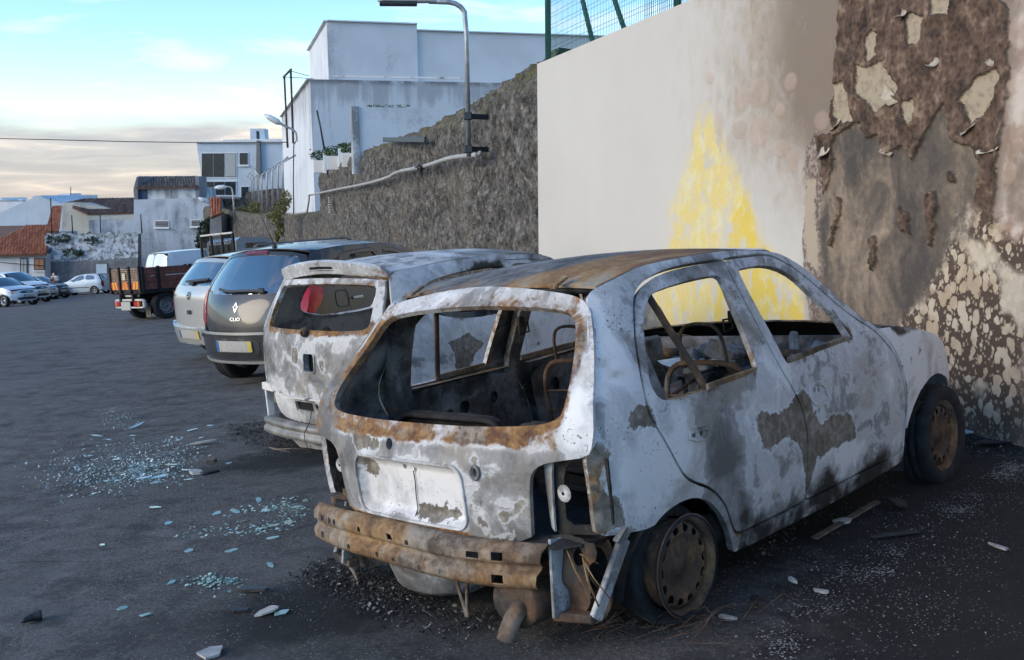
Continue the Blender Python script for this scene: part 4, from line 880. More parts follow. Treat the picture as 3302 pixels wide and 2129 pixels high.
# ------------------------------------------------------------------ sheet panels cut from curved surfaces
def offset_poly(p, d):
    """grow (d>0) a closed outline"""
    p = np.asarray(p, float); a = 0.5 * np.sum(p[:, 0] * np.roll(p[:, 1], -1) - np.roll(p[:, 0], -1) * p[:, 1]); s = 1 if a > 0 else -1
    t = np.roll(p, -1, 0) - np.roll(p, 1, 0); t /= np.maximum(np.hypot(t[:, 0], t[:, 1]), 1e-9)[:, None]
    return p + s * d * np.c_[t[:, 1], -t[:, 0]]
def panel(name, outline, fn, mat, parent=None, holes=(), thick=.012, step=.04, out=(0, 0, 1), attrs=None, inner=None, smooth_outline=2, off=0.0, seed=0, flat=False):
    """outline and holes in 2-D surface coordinates; fn maps (n,2) to (n,3); out: a direction that is outward"""
    sm = lambda q: resample(chaikin(q, smooth_outline) if smooth_outline else np.asarray(q, float), step * .8)
    ol = sm(outline); hs = [resample(chaikin(h, 1) if len(h) < 40 and smooth_outline else np.asarray(h, float), step * .7) for h in holes]
    lo, hi = ol.min(0), ol.max(0); gx = np.arange(lo[0] + step * .5, hi[0], step); gy = np.arange(lo[1] + step * .5, hi[1], step * .87)
    A, B = np.meshgrid(gx, gy); A = A + (np.arange(len(gy)) % 2)[:, None] * step * .5; P = np.c_[A.ravel(), B.ravel()]
    if len(P):
        k = inside(ol, P) & (polydist(ol, P) > step * .45)
        for h in hs: k &= ~inside(h, P) & (polydist(h, P) > step * .4)
        P = P[k]
    loops = [ol] + hs; pts = []; edges = []
    for l in loops: b = len(pts); pts += [tuple(q) for q in l]; edges += [(b + i, b + (i + 1) % len(l)) for i in range(len(l))]
    pts += [tuple(q) for q in P]
    r = delaunay_2d_cdt([Vector(q) for q in pts], edges, [], 0, 1e-5); v2 = np.array([list(q) for q in r[0]]); tri = np.array([f for f in r[2]])
    c = v2[tri].mean(1); k = inside(ol, c)
    for h in hs: k &= ~inside(h, c)
    tri = tri[k]; used = np.unique(tri); mp = -np.ones(len(v2), int); mp[used] = np.arange(len(used)); v2 = v2[used]; tri = mp[tri]
    v = np.asarray(fn(v2), float)
    def tn(v_):
        return np.cross(v_[tri[:, 1]] - v_[tri[:, 0]], v_[tri[:, 2]] - v_[tri[:, 0]])
    fnrm = tn(v)
    if (fnrm @ np.array(out, float)).sum() < 0: tri = tri[:, ::-1]; fnrm = -fnrm
    vn = np.zeros_like(v)
    for j in range(3): np.add.at(vn, tri[:, j], fnrm)
    vn /= np.maximum(np.linalg.norm(vn, axis=1), 1e-12)[:, None]
    v = v + vn * off; n = len(v)
    e = np.concatenate([tri[:, [0, 1]], tri[:, [1, 2]], tri[:, [2, 0]]]); key = np.sort(e, 1); _, inv, cnt = np.unique(key, axis=0, return_inverse=True, return_counts=True); be = e[cnt[inv.ravel()] == 1]
    V = [v]; F = [np.c_[tri]]; SM = [np.full(len(tri), not flat)]; MI = [np.zeros(len(tri), int)]; at2 = [v2]
    if thick > 0:
        vi = v - vn * thick; V.append(vi); F.append(tri[:, ::-1] + n); SM.append(np.full(len(tri), not flat)); MI.append(np.full(len(tri), 1 if inner is not None else 0)); at2.append(v2)
        m = len(be); a = v[be[:, 0]]; b = v[be[:, 1]]; a2 = vi[be[:, 0]]; b2 = vi[be[:, 1]]
        base = 2 * n; V += [a, b, b2, a2]; i = np.arange(m) + base
        F.append(np.c_[i + m, i, i + 2 * m]); F.append(np.c_[i, i + 3 * m, i + 2 * m]); SM += [np.zeros(m, bool)] * 2; MI += [np.zeros(m, int)] * 2; at2 += [v2[be[:, 0]], v2[be[:, 1]], v2[be[:, 1]], v2[be[:, 0]]]
    V = np.concatenate(V); F = np.concatenate(F); a2 = np.concatenate(at2)
    ad = attrs(a2, V) if attrs else None
    me = mkmesh(name, V, F, mat, np.concatenate(SM), ad)
    if inner is not None: me.materials.append(inner); me.polygons.foreach_set('material_index', np.concatenate(MI).astype(np.int32))
    return mobj(name, me, parent)

class Shell:
    """surfaces of a car: sides y=W(x,z), tail x=X(y,z), roof z=Z(x,y), bonnet, nose"""
    def __init__(s, plan, low, tumble, tail_seam, tail_mid, roof, crown=.05, tp=2.6, nose_seam=None, nose_mid=None, npow=2.2, hood=None, hcrown=.05, rear_round=(.05, .2), front_round=(.06, .25)):
        s.pl = pchip(*zip(*plan)); s.lw = pchip(*zip(*low)); s.tb = tumble; s.xs = pchip(*zip(*tail_seam)); s.xc = pchip(*zip(*tail_mid)); s.zr = pchip(*zip(*roof)); s.crown = crown; s.tp = tp
        s.rr = rear_round; s.fr = front_round
        s.ns = pchip(*zip(*nose_seam)) if nose_seam else None; s.nm = pchip(*zip(*nose_mid)) if nose_mid else None; s.np = npow
        s.zh = pchip(*zip(*hood)) if hood else None; s.hc = hcrown; s.skew = 0.0
    def W(s, x, z):
        x = np.asarray(x, float); z = np.asarray(z, float); zb, h, amt, pw = s.tb
        w = s.pl(x) - s.lw(np.clip(z, 0, zb)) - amt * np.clip((z - zb) / h, 0, 1.4) ** pw
        w = w - s.rr[0] * np.clip((s.xs(z) + s.rr[1] - x) / s.rr[1], 0, 1.2) ** 2
        if s.ns is not None: w = w - s.fr[0] * np.clip((x - s.ns(z) + s.fr[1]) / s.fr[1], 0, 1.2) ** 2
        return w
    def side(s, sg, off=0.0): return lambda p: np.c_[p[:, 0], sg * (s.W(p[:, 0], p[:, 1]) + off), p[:, 1]]
    def tail(s, off=0.0):
        def f(p):
            y, z = p[:, 0], p[:, 1]; xs = s.xs(z); ys = s.W(xs, z); xs = xs - s.skew * smooth01(0, .3, y) * smooth01(1.05, .8, z); xc = s.xc(z); k = np.clip(np.abs(y) / ys, 0, 1.15) ** s.tp
            return np.c_[xc + (xs - xc) * k - off, y, z]
        return f
    def nose(s, off=0.0):
        def f(p):
            y, z = p[:, 0], p[:, 1]; xs = s.ns(z); ys = s.W(xs, z); xc = s.nm(z); k = np.clip(np.abs(y) / ys, 0, 1.15) ** s.np
            return np.c_[xc + (xs - xc) * k + off, y, z]
        return f
    def roof(s, off=0.0):
        def f(p):
            x, y = p[:, 0], p[:, 1]; zs = s.zr(x); ys = s.W(x, zs); return np.c_[x, y, zs + s.crown * (1 - np.clip(np.abs(y) / ys, 0, 1.05) ** 2.2) + off]
        return f
    def hood(s, off=0.0):
        def f(p):
            x, y = p[:, 0], p[:, 1]; zs = s.zh(x); ys = s.W(x, zs); return np.c_[x, y, zs + s.hc * (1 - np.clip(np.abs(y) / ys, 0, 1.05) ** 2.2) + off]
        return f
    def roof_outline(s, x0, x1, inset=.012, bow0=0.0, bow1=0.0, n=12):
        xs = np.linspace(x0, x1, n); ys = s.W(xs, s.zr(xs)) - inset; L = [(x, y) for x, y in zip(xs, ys)]
        a = [(x1 + bow1 * (1 - (t / ys[-1]) ** 2), t) for t in np.linspace(ys[-1], -ys[-1], 9)[1:-1]]; b = [(x0 + bow0 * (1 - (t / ys[0]) ** 2), t) for t in np.linspace(-ys[0], ys[0], 9)[1:-1]]
        return L + a + [(x, -y) for x, y in L[::-1]] + b
    def hood_outline(s, x0, x1, inset=.012, bow0=0.0, bow1=0.0, n=10):
        xs = np.linspace(x0, x1, n); ys = s.W(xs, s.zh(xs)) - inset; L = [(x, y) for x, y in zip(xs, ys)]
        a = [(x1 + bow1 * (1 - (t / ys[-1]) ** 2), t) for t in np.linspace(ys[-1], -ys[-1], 9)[1:-1]]; b = [(x0 + bow0 * (1 - (t / ys[0]) ** 2), t) for t in np.linspace(-ys[0], ys[0], 9)[1:-1]]
        return L + a + [(x, -y) for x, y in L[::-1]] + b

def steel_wheel(parent, c, sg, rim=.178, tyre=None, wide=.15, mat=M_STEELRIM, tmat=M_RUBBER, nh=16, flat=0.0, name='wheel', hole=.0155, alloy=0, covermat=None, steer=0.0):
    """axle along y; sg=-1 right side. Wheel disc is a pressed sheet with real holes"""
    e = mobj(name, None, parent) if False else bpy.data.objects.new(name, None); COL.objects.link(e); e.parent = parent; e.location = c; e.rotation_euler = (0, 0, steer)
    ra = rim * .87; hr = rim * .735
    dish = pchip([0, .03, .045, .075, .10, rim * .62, rim * .78, ra], [.030, .030, .012, .006, .018, .034, .034, .012])
    fn = lambda p: np.c_[p[:, 0], sg * (dish(np.hypot(p[:, 0], p[:, 1])) + wide * .12), p[:, 1]]
    if alloy:
        holes = [[((r * math.cos(a0 + d)), (r * math.sin(a0 + d))) for r, d in ((.052, -.20), (ra * .55, -.46), (ra * .88, -.52), (ra * .93, 0), (ra * .88, .52), (ra * .55, .46), (.052, .20))] for a0 in [2 * math.pi * k / alloy for k in range(alloy)]]
        holes = [[(x, z) for x, z in h] for h in holes]
    else: holes = [ell(hr * math.cos(2 * math.pi * k / nh), hr * math.sin(2 * math.pi * k / nh), hole, n=12) for k in range(nh)]
    panel('wheel_disc', ell(0, 0, ra, n=40), fn, covermat or mat, e, holes, .004, rim * .055, (0, sg, 0), smooth_outline=0)
    MY = Matrix.Rotation(R(-90) * sg, 3, 'X')       # local z -> outward
    w = wide / 2
    g = G(); g.lathe([(ra * 1.02, .012), (ra * 1.02, w * .55), (rim * .93, w * .80), (rim, w * .86), (rim * 1.035, w * .98), (rim * 1.02, w * 1.02), (rim * .985, w * .90), (rim * .90, w * .6), (ra, -w * .2), (rim * .88, -w * .6), (rim, -w * .9), (rim * 1.03, -w)], MY, 36); g.build('rim', mat, e)
    g = G(); g.lathe([(.001, .050), (.022, .050), (.026, .044), (.027, .02), (.05, .012)], MY, 16)
    g.build('hub_cap', mat, e)
    if tyre:
        g = G(); prof = [(rim * .99, -w * .92), (rim * 1.08, -w * 1.12), (tyre * .93, -w * 1.22), (tyre * .985, -w * 1.02), (tyre, -w * .7), (tyre, -w * .33), (tyre * .985, -w * .31), (tyre * .985, -w * .27), (tyre, -w * .25), (tyre, w * .25), (tyre * .985, w * .27), (tyre * .985, w * .31), (tyre, w * .33), (tyre, w * .7), (tyre * .985, w * 1.02), (tyre * .93, w * 1.22), (rim * 1.10, w * 1.14), (rim * 1.03, w * .98)]
        g.lathe(prof, MY, 44)
        lim = -(tyre - flat) if flat else -tyre * .985
        vv = []
        for (x, y, z) in g.v:
            if z < lim: k = (lim - z); z = lim - .02 * k; y *= 1 + k / tyre * 1.6; x *= 1 + .25 * k / tyre
            vv.append((x, y, z))
        g.v = vv; g.build('tyre', tmat, e)
    return e

def text_mesh(body, size, depth):
    cu = bpy.data.curves.new('t', 'FONT'); cu.body = body; cu.size = size; cu.extrude = depth; cu.align_x = 'CENTER'; cu.align_y = 'CENTER'; cu.resolution_u = 3
    o = bpy.data.objects.new('t', cu); COL.objects.link(o); dg = bpy.context.evaluated_depsgraph_get(); me = bpy.data.meshes.new_from_object(o.evaluated_get(dg)); bpy.data.objects.remove(o); return me
def badge_text(name, body, size, mat, parent, fn, y, z, depth=.004, sx=1.0):
    """raised lettering on a tail surface, reading correctly from behind"""
    me = text_mesh(body, size, depth); p = fn(np.array([[y, z]]))[0]; q = fn(np.array([[y - .05, z]]))[0]; u = fn(np.array([[y, z + .05]]))[0]
    xr = Vector(q - p).normalized(); up = Vector(u - p).normalized(); nn = xr.cross(up).normalized(); up = nn.cross(xr)
    me.materials.clear(); me.materials.append(mat); o = mobj(name, me, parent); o.matrix_local = Matrix.Translation(Vector(p) + nn * .004) @ Matrix((xr * sx, up, nn)).transposed().to_4x4(); return o
def strip_on(name, fn, pts, w, mat, parent, t=.008, out=(0, 0, 1), step=.03):
    """a raised moulding along 2-D surface points"""
    p = resample(chaikin(pts, 1, False), step, False); d = np.gradient(p, axis=0); d /= np.maximum(np.hypot(*d.T), 1e-9)[:, None]; nn = np.c_[-d[:, 1], d[:, 0]] * w / 2
    A = fn(p + nn); B = fn(p - nn); o = np.array(out, float) * t; n = len(p); V = np.concatenate([A, B, A + o, B + o]); F = []
    for i in range(n - 1): F += [(2 * n + i, 2 * n + i + 1, 3 * n + i + 1, 3 * n + i), (i, i + 1, 2 * n + i + 1, 2 * n + i), (3 * n + i, 3 * n + i + 1, n + i + 1, n + i)]
    F += [(0, 2 * n, 3 * n, n), (n - 1, 2 * n - 1, 4 * n - 1, 3 * n - 1)]
    return mobj(name, mkmesh(name, V, F, mat), parent)
# ------------------------------------------------------------------ the burnt-out five-door hatchback in front
def _roofmat():
    n = NT('burnt_roof'); v = n.mapping(scale=(.55, 1.2, 1)); w = n.warp(.25, 2.0, v); a = n.noise(2.6, 4, .55, w, .6); f = n.noise(45, 4, .65)
    rc = n.ramp(n.add(n.mul(a, .8), n.mul(f, .2)), [(.34, (.085, .045, .028)), (.46, (.20, .095, .042)), (.54, (.33, .19, .075)), (.62, (.36, .30, .22)), (.72, (.30, .29, .28))])
    gc = n.ramp(n.add(n.mul(n.noise(5, 4, .65, w), .6), n.mul(n.noise(26, 4, .7), .4)), [(.36, (.030, .029, .029)), (.48, (.13, .125, .12)), (.60, (.24, .235, .23)), (.72, (.36, .35, .345))])
    k = n.step(n.add(n.attr('rust'), n.mul(n.sub(n.noise(3, 4, .6, w), .5), 1.2)), .35, .75)
    return n.done(n.mix(k, gc, rc), .85, .05, n.bump(n.noise(24, 4, .7), .6, .008))
M_ROOF = _roofmat()
def carR(yaw, cp, cr):
    X = np.array([math.sin(yaw) * math.cos(cp), math.cos(yaw) * math.cos(cp), math.sin(cp)]); Y = np.array([-math.cos(yaw), math.sin(yaw), 0.]); Z = np.cross(X, Y)
    Y2 = Y * math.cos(cr) + Z * math.sin(cr); Z2 = -Y * math.sin(cr) + Z * math.cos(cr); return X, Y2, Z2
def pose(x, y, z, yaw, cp, cr):
    a, b, c = carR(yaw, cp, cr); m = Matrix((Vector(a), Vector(b), Vector(c))).transposed().to_4x4(); m.translation = (x, y, z); return m
def burnt_hatch():
    car = empty('burnt_hatchback', mat=pose(.074, 3.849, -.027, .774, -.005, -.100)); tag(car, 'burnt-out five-door hatchback in front, bleached white and rusty, windows gone', 'car', 'burnt-out cars')
    S = Shell([(-.6, .735), (-.2, .762), (.6, .79), (1.6, .79), (2.1, .778), (2.5, .735), (2.8, .66), (3.0, .56)], [(0, .09), (.2, .035), (.37, .010), (.55, 0), (.70, .006), (.82, .022)], (.82, .46, .215, 1.15),
              [(.30, -.40), (.45, -.415), (.67, -.43), (.77, -.41), (1.0, -.285), (1.16, -.185), (1.20, -.155)], [(.30, -.53), (.45, -.55), (.60, -.56), (.72, -.545), (.80, -.50), (1.16, -.235), (1.25, -.14)],
              [(-.25, 1.16), (-.1, 1.202), (.12, 1.250), (.45, 1.277), (.73, 1.286), (1.0, 1.275), (1.2, 1.24)], .032, 2.6, nose_seam=[(.3, 2.75), (.5, 2.80), (.65, 2.76), (.8, 2.6)], nose_mid=[(.3, 2.98), (.5, 3.02), (.65, 2.97), (.8, 2.8)],
              hood=[(1.55, .875), (1.8, .862), (2.0, .838), (2.22, .797), (2.45, .735), (2.65, .665), (2.85, .58)], hcrown=.045, rear_round=(.035, .18), front_round=(.10, .35))
    S.skew = .055                                     # tail pushed back a little at its left corner
    rwin = [(.085, 1.135), (.126, 1.159), (.303, 1.182), (.53, 1.196), (.585, 1.19), (.585, 1.15), (.572, 1.10), (.559, .952), (.546, .84), (.540, .812), (.21, .792), (-.013, .785), (-.072, .800), (-.098, .845), (-.082, .898), (-.051, .967), (-.006, 1.047), (.037, 1.101)]
    fwin = [(.731, 1.200), (.745, 1.209), (.915, 1.216), (1.034, 1.198), (1.13, 1.153), (1.197, 1.076), (1.269, .997), (1.375, .895), (1.375, .855), (1.348, .848), (1.104, .837), (.79, .812), (.757, .825), (.742, .932), (.726, 1.086)]
    rdoor = [(.021, 1.143), (.076, 1.18), (.188, 1.215), (.347, 1.236), (.64, 1.247), (.664, 1.235), (.66, 1.19), (.662, 1.071), (.671, .953), (.69, .83), (.76, .73), (.829, .63), (.856, .52), (.859, .489), (.856, .353), (.857, .25), (.84, .237), (.5, .232), (.345, .226), (.315, .262), (.29, .308), (.256, .365), (.207, .414), (.153, .452), (.085, .48), (.028, .51), (-.01, .553), (-.066, .649), (-.128, .744), (-.141, .807), (-.121, .892), (-.079, .998), (-.018, 1.094)]
    fdoor = [(.672, 1.24), (.68, 1.248), (.885, 1.253), (1.02, 1.250), (1.10, 1.222), (1.20, 1.165), (1.29, 1.08), (1.39, .99), (1.47, .93), (1.60, .862), (1.653, .811), (1.726, .756), (1.78, .679), (1.812, .589), (1.827, .507), (1.82, .437), (1.80, .368), (1.785, .28), (1.77, .262), (1.34, .255), (.88, .238), (.864, .25), (.862, .353), (.866, .489), (.863, .52), (.836, .635), (.768, .735), (.699, .83), (.679, .953), (.67, 1.071), (.668, 1.19)]
    bside = [(-.155, 1.185), (-.1, 1.202), (0, 1.228), (.123, 1.256), (.29, 1.268), (.446, 1.277), (.6, 1.284), (.73, 1.286), (.95, 1.279), (1.08, 1.262), (1.14, 1.247), (1.249, 1.19), (1.325, 1.12), (1.405, 1.045), (1.482, .975), (1.62, .882), (1.68, .86), (1.74, .77), (1.80, .69), (1.835, .589), (1.848, .507), (1.842, .437), (1.822, .36), (1.83, .22), (1.80, .205), (1.526, .188), (1.065, .162), (.656, .160), (.345, .150), (.325, .17), (.316, .198), (.278, .264), (.221, .341), (.149, .399), (.072, .428), (-.001, .433), (-.081, .419), (-.129, .399), (-.166, .376), (-.30, .388), (-.405, .398), (-.415, .447), (-.428, .60), (-.432, .665), (-.412, .77), (-.35, .88), (-.285, 1.0), (-.235, 1.08), (-.185, 1.16)]
    patch = [(.485, .635), (.527, .672), (.584, .65), (.671, .636), (.741, .664), (.828, .697), (.868, .694), (.915, .65), (.933, .572), (.974, .537), (1.077, .547), (1.199, .555), (1.261, .531), (1.292, .467), (1.287, .416), (1.169, .409), (1.048, .411), (.948, .396), (.912, .34), (.857, .261), (.804, .459), (.712, .53), (.646, .523), (.57, .505), (.51, .529), (.479, .592)]
    qp = [(-.27, .73), (-.211, .80), (-.177, .805), (-.13, .79), (-.11, .74), (-.09, .69), (-.15, .72)]; qg = [(-.44, .68), (-.368, .70), (-.335, .666), (-.378, .624), (-.385, .561), (-.336, .526), (-.304, .41), (-.42, .41)]
    def side_attr(sg):
        def f(p, v):
            x, z = p[:, 0], p[:, 1]
            if sg < 0: pt = np.maximum.reduce([sdf(patch, p), sdf(qp, p), sdf(qg, p)])
            else: pt = sdf([(q[0] + .1, q[1] + .05) for q in patch], p) - .03
            nn = vnoise(np.c_[x, z, 0 * x], 5, 33 + sg, 4, .6); soot = np.where(x > .35, smooth01(.42, .22, z + .16 * nn), 0) * .8
            soot = soot + .35 * smooth01(.5, .36, z) * (x < -.15)
            dw = np.minimum(polydist(rwin, p), polydist(fwin, p)); rust = .36 * smooth01(.05, .0, dw) + .42 * smooth01(.30, .20, z) * smooth01(.5, .3, x) + .35 * smooth01(-.30, -.40, x) * (z < .72) + .25 * smooth01(.012, .002, polydist(rdoor, p))
            soot = soot + .30 * smooth01(.07, .0, polydist(rdoor, p)) * (z > .85) + .18 * smooth01(.95, 1.2, z)
            wh = 1.0 * np.exp(-((x + .14) / .18) ** 2 - ((z - .62) / .16) ** 2) + .9 * smooth01(-.1, -.2, x) * smooth01(.8, .95, z) + .5 * np.exp(-((x - 1.2) / .35) ** 2 - ((z - .36) / .06) ** 2) - .35 * np.exp(-((x - .25) / .3) ** 2 - ((z - .40) / .2) ** 2)
            return {'patch': pt, 'soot': soot, 'rust': rust, 'white': wh}
        return f
    for sg in (-1, 1):
        out = (0, sg, 0); sd = 'right' if sg < 0 else 'left'; A = side_attr(sg)
        panel('body_side', bside if sg < 0 else [(x - S.skew * float(smooth01(-.15, -.33, x) * smooth01(1.05, .8, z)), z) for x, z in bside], S.side(sg), M_B1, car, [offset_poly(chaikin(rdoor, 2), .011), offset_poly(chaikin(fdoor, 2), .011)], .028, .026, out, A, M_B1IN, 1)
        hnd = [(.057, .667), (.173, .664), (.168, .624), (.057, .635)]; hf = [(.907, .712), (1.04, .70), (1.055, .621), (.939, .619), (.904, .665)]
        d1 = panel('door', rdoor, S.side(sg), M_B1, car, [rwin, ell(.085, .648, .012, .010), ell(.128, .648, .010)], .022, .024, out, A, M_B1IN, 2, off=-.001)
        d2 = panel('door', fdoor, S.side(sg), M_B1, car, [fwin, ell(.95, .683, .011), ell(.985, .680, .009), ell(.969, .595, .012)], .022, .024, out, A, M_B1IN, 2, off=-.001)
        for d, h in ((d1, hnd), (d2, hf)):
            strip_on('handle_recess', S.side(sg), [*h, h[0], h[1]], .012, M_B1, d, .006, out, .02)
        # inner door skins with their access holes
        for d, ol, hs in ((d1, [(.30, .25), (.82, .25), (.80, .52), (.70, .70), (.66, .79), (-.02, .765), (-.08, .70), (.02, .55), (.2, .46)], [ell(.45, .52, .10, .06), ell(.62, .40, .05), ell(.35, .64, .035), ell(.25, .60, .03, .05), ell(.55, .66, .03)]), (d2, [(.90, .27), (1.72, .28), (1.76, .52), (1.66, .74), (1.36, .825), (.80, .79), (.85, .6)], [ell(1.25, .52, .14, .08), ell(1.05, .40, .05), ell(1.5, .62, .05, .03), ell(1.0, .66, .04)])):
            panel('inner_skin', ol, S.side(sg, -.075), M_B1IN, d, hs, .004, .05, (0, -sg, 0))
            g = G(); g.add(*(lambda a: ([*a[0], *a[1]], [(i, i + 1, len(a[0]) + i + 1, len(a[0]) + i) for i in range(len(a[0]) - 1)]))((lambda q: (S.side(sg, -.02)(q), S.side(sg, -.078)(q)))(np.array([(x, ol[-1][1] * 0 + z) for x, z in (((-.02, .775), (.3, .785), (.66, .80)) if d is d1 else ((.80, .80), (1.1, .825), (1.36, .838)))])))); g.build('door_ledge', M_RUST, d)
        # rusty glass channels on the waistline and the window divider
        s_ = S.side(sg, .004); P3 = lambda x, z, o=0.0: Vector(S.side(sg, o)(np.array([[x, z]]))[0])
        for d, x0, z0, x1, z1 in ((d1, .215, .797, .55, .816), (d2, .80, .822, 1.36, .856)):
            g = G(); g.beam(P3(x0, z0, -.012), P3(x1, z1, -.012), .016, .030, bev=.003); g.build('glass_channel', M_RUST, d)
        g = G(); g.beam(P3(.115, 1.165, -.02), P3(.225, .79, -.02), .022, .026, bev=.004); g.build('window_divider', M_RUSTD, d1)
        g = G(); g.beam(P3(1.31, .985, -.012), P3(1.352, .85, -.012), .02, .03, bev=.004); g.build('window_divider', M_B1IN, d2)
        # wing
        arch = [(1.842, .353), (1.87, .40), (1.94, .475), (2.04, .535), (2.16, .572), (2.28, .578), (2.40, .55), (2.50, .50), (2.56, .44)]
        wing = [(1.64, .868), (1.80, .862), (1.966, .842), (2.20, .80), (2.42, .745), (2.60, .68), (2.72, .60), (2.77, .53), (2.70, .47), (2.56, .44)][:-1] + arch[::-1] + [(1.852, .437), (1.858, .507), (1.845, .592), (1.81, .69), (1.75, .775), (1.69, .84)]
        def wa_(p, v):
            x, z = p[:, 0], p[:, 1]; return {'white': 1.3 * np.ones(len(p)) - .5 * smooth01(2.05, 1.9, x), 'soot': .75 * smooth01(.05, 0, polydist([(1.8, .862), (2.1, .86), (2.1, .84), (1.85, .83)], p)) + .4 * smooth01(.012, 0, np.abs(polydist(arch, p))), 'rust': .3 * smooth01(.02, 0, polydist(wing, p)), 'patch': sdf(ell(2.065, .711, .024, .018), p)}
        w = panel('wing', wing, S.side(sg), M_B1, car, [ell(1.935, .684, .0155, .017)], .010, .03, out, wa_, M_B1IN, 1)
        for cx, r_, x0, x1, yo in ((.06, .36, -.2, .34, .0), (2.22, .37, 1.84, 2.6, -.02)):
            V = []; n = 12
            for k in range(n + 1):
                a = math.pi * (.02 + .96 * k / n); x, z = cx + r_ * math.cos(a), .13 + r_ * .86 * math.sin(a); ys = float(S.W(np.clip(x, -.4, 2.5), .42)); V += [(x, sg * (ys - .035), z), (x, sg * .44, z)]
            for k in range(n): pass
            g = G(); g.add(V, [(2 * k, 2 * k + 2, 2 * k + 3, 2 * k + 1) for k in range(n)], True); g.build('wheel_liner', M_CHAR, car)
    # roof skin and drip channels
    def roof_attr(p, v):
        x, y = p[:, 0], p[:, 1]; r = .62 + .25 * np.sin(x * 3 + y * 4) - .5 * smooth01(.15, .5, x) * smooth01(.30, .05, y) * 1.0
        return {'rust': smooth01(-.05, -.35, y) + .5 * smooth01(.1, -.1, x)}
    panel('roof', S.roof_outline(-.115, 1.06, .014, -.03, .06), S.roof(), M_ROOF, car, (), .010, .035, (0, 0, 1), roof_attr, M_B1IN, 0)
    for sg in (-1, 1):
        xs = np.linspace(-.08, 1.05, 24); zs = S.zr(xs); ys = S.W(xs, zs) - .006; g = G(); g.tube([(x, sg * y, z - .004) for x, y, z in zip(xs, ys, zs)], .007, 6); g.build('drip_rail', M_RUSTD, car)
    g = G(); xs = np.linspace(-.52, .52, 13); g.tube([(1.075 + .05 * (1 - (y / .52) ** 2), y, 1.258 + .028 * (1 - (y / .55) ** 2)) for y in xs], .02, 8); g.build('windscreen_header', M_B1, car)
    g = G(); g.tube([(-.09 - .03 * (1 - (y / .52) ** 2), y, 1.180 + .026 * (1 - (y / .55) ** 2)) for y in xs], .014, 8); g.build('rear_header', M_CHAR, car)
    # ---- tailgate
    tg = [(0, .368), (-.30, .366), (-.492, .370), (-.502, .45), (-.515, .57), (-.528, .615), (-.56, .640), (-.62, .652), (-.715, .665), (-.728, .70), (-.726, .77), (-.70, .874), (-.655, .984), (-.61, 1.08), (-.585, 1.122), (-.552, 1.152), (-.50, 1.174), (-.40, 1.192), (-.2, 1.216), (0, 1.226)]
    tgo = tg + [(-y, z) for y, z in tg[::-1][1:-1]]
    wn_ = [(0, .752), (-.30, .754), (-.52, .762), (-.585, .775), (-.612, .80), (-.607, .88), (-.582, .98), (-.555, 1.055), (-.532, 1.095), (-.495, 1.120), (-.42, 1.135), (-.2, 1.150), (0, 1.155)]
    win = wn_ + [(-y, z) for y, z in wn_[::-1][1:-1]]
    rec = rrect(-.235, .400, .365, .610, .045)
    base = S.tail()
    def tail_fn(p):
        v = base(p); d = sdf(rec, p); v[:, 0] += .034 * smooth01(-.002, .020, d)      # pressed number-plate recess
        dw = polydist(win, p); v[:, 0] += .010 * smooth01(.052, .030, dw) * (p[:, 1] > .70)   # glass rebate
        v[:, 0] -= .006 * np.exp(-((d + .012) / .010) ** 2)
        return v
    pp = [[(.053, .447), (-.175, .452), (-.165, .407), (.06, .40)], [(-.322, .613), (-.39, .612), (-.382, .593), (-.325, .591)], [(-.27, .461), (-.309, .453), (-.333, .417), (-.306, .40), (-.272, .429)], [(-.386, .462), (-.431, .473), (-.487, .534), (-.491, .509), (-.436, .454), (-.391, .443)], [(.36, .60), (.28, .605), (.26, .56), (.30, .52), (.35, .54)], [(-.21, .585), (-.232, .585), (-.232, .54), (-.205, .545)], [(-.35, .366), (-.43, .40), (-.40, .36)], [(.22, .49), (.20, .50), (.195, .47), (.215, .46)], [(-.08, .475), (-.11, .48), (-.115, .455), (-.085, .45)], [(-.30, .66), (-.28, .63), (-.31, .62)], [(.40, .69), (.2, .69), (.22, .63), (.36, .64)]]
    def tail_attr(p, v):
        y, z = p[:, 0], p[:, 1]; dw = polydist(win, p)
        fr = smooth01(.075, .02, dw) * (z > .66); r = .56 * fr * (1 - .25 * smooth01(1.08, 1.18, z)) + .50 * smooth01(.74, .70, z) * smooth01(.665, .70, z) * .8 + .55 * smooth01(.40, .375, z) * smooth01(-.33, -.2, y) + .25 * smooth01(.02, .0, polydist(tgo, p))
        r = np.maximum(r, .5 * smooth01(.64, .70, y)) - .75 * smooth01(-.60, -.66, y) * (z < 1.1)
        return {'rust': r, 'patch': np.maximum.reduce([sdf(q, p) for q in pp]), 'white': .55 * smooth01(-.01, .03, sdf(rec, p)) - .30 * smooth01(.0, -.05, sdf(rec, p)) * (z < .68) + .5 * smooth01(-.60, -.66, y) - .6 * smooth01(.40, .6, y), 'soot': .35 * smooth01(.02, 0, dw)}
    T = panel('tailgate', tgo, tail_fn, M_B1, car, [win, ell(-.303, .602, .013, .016, 10), ell(.148, .672, .020, .022, 12), ell(.10, .585, .013, .010, 8), ell(.04, .578, .009, .009, 8)], .024, .019, (-1, 0, 0), tail_attr, M_B1IN, 1)
    strip_on('added_recess_edge', tail_fn, [*offset_poly(np.array(rec), .010), offset_poly(np.array(rec), .010)[0]], .009, M_B1, T, .007, (-1, 0, 0), .02)  # raised strip added to draw a highlight and dark edge round the recess
    g = G()
    c = Vector(tail_fn(np.array([[-.303, .602]]))[0]); V = []; n = 20
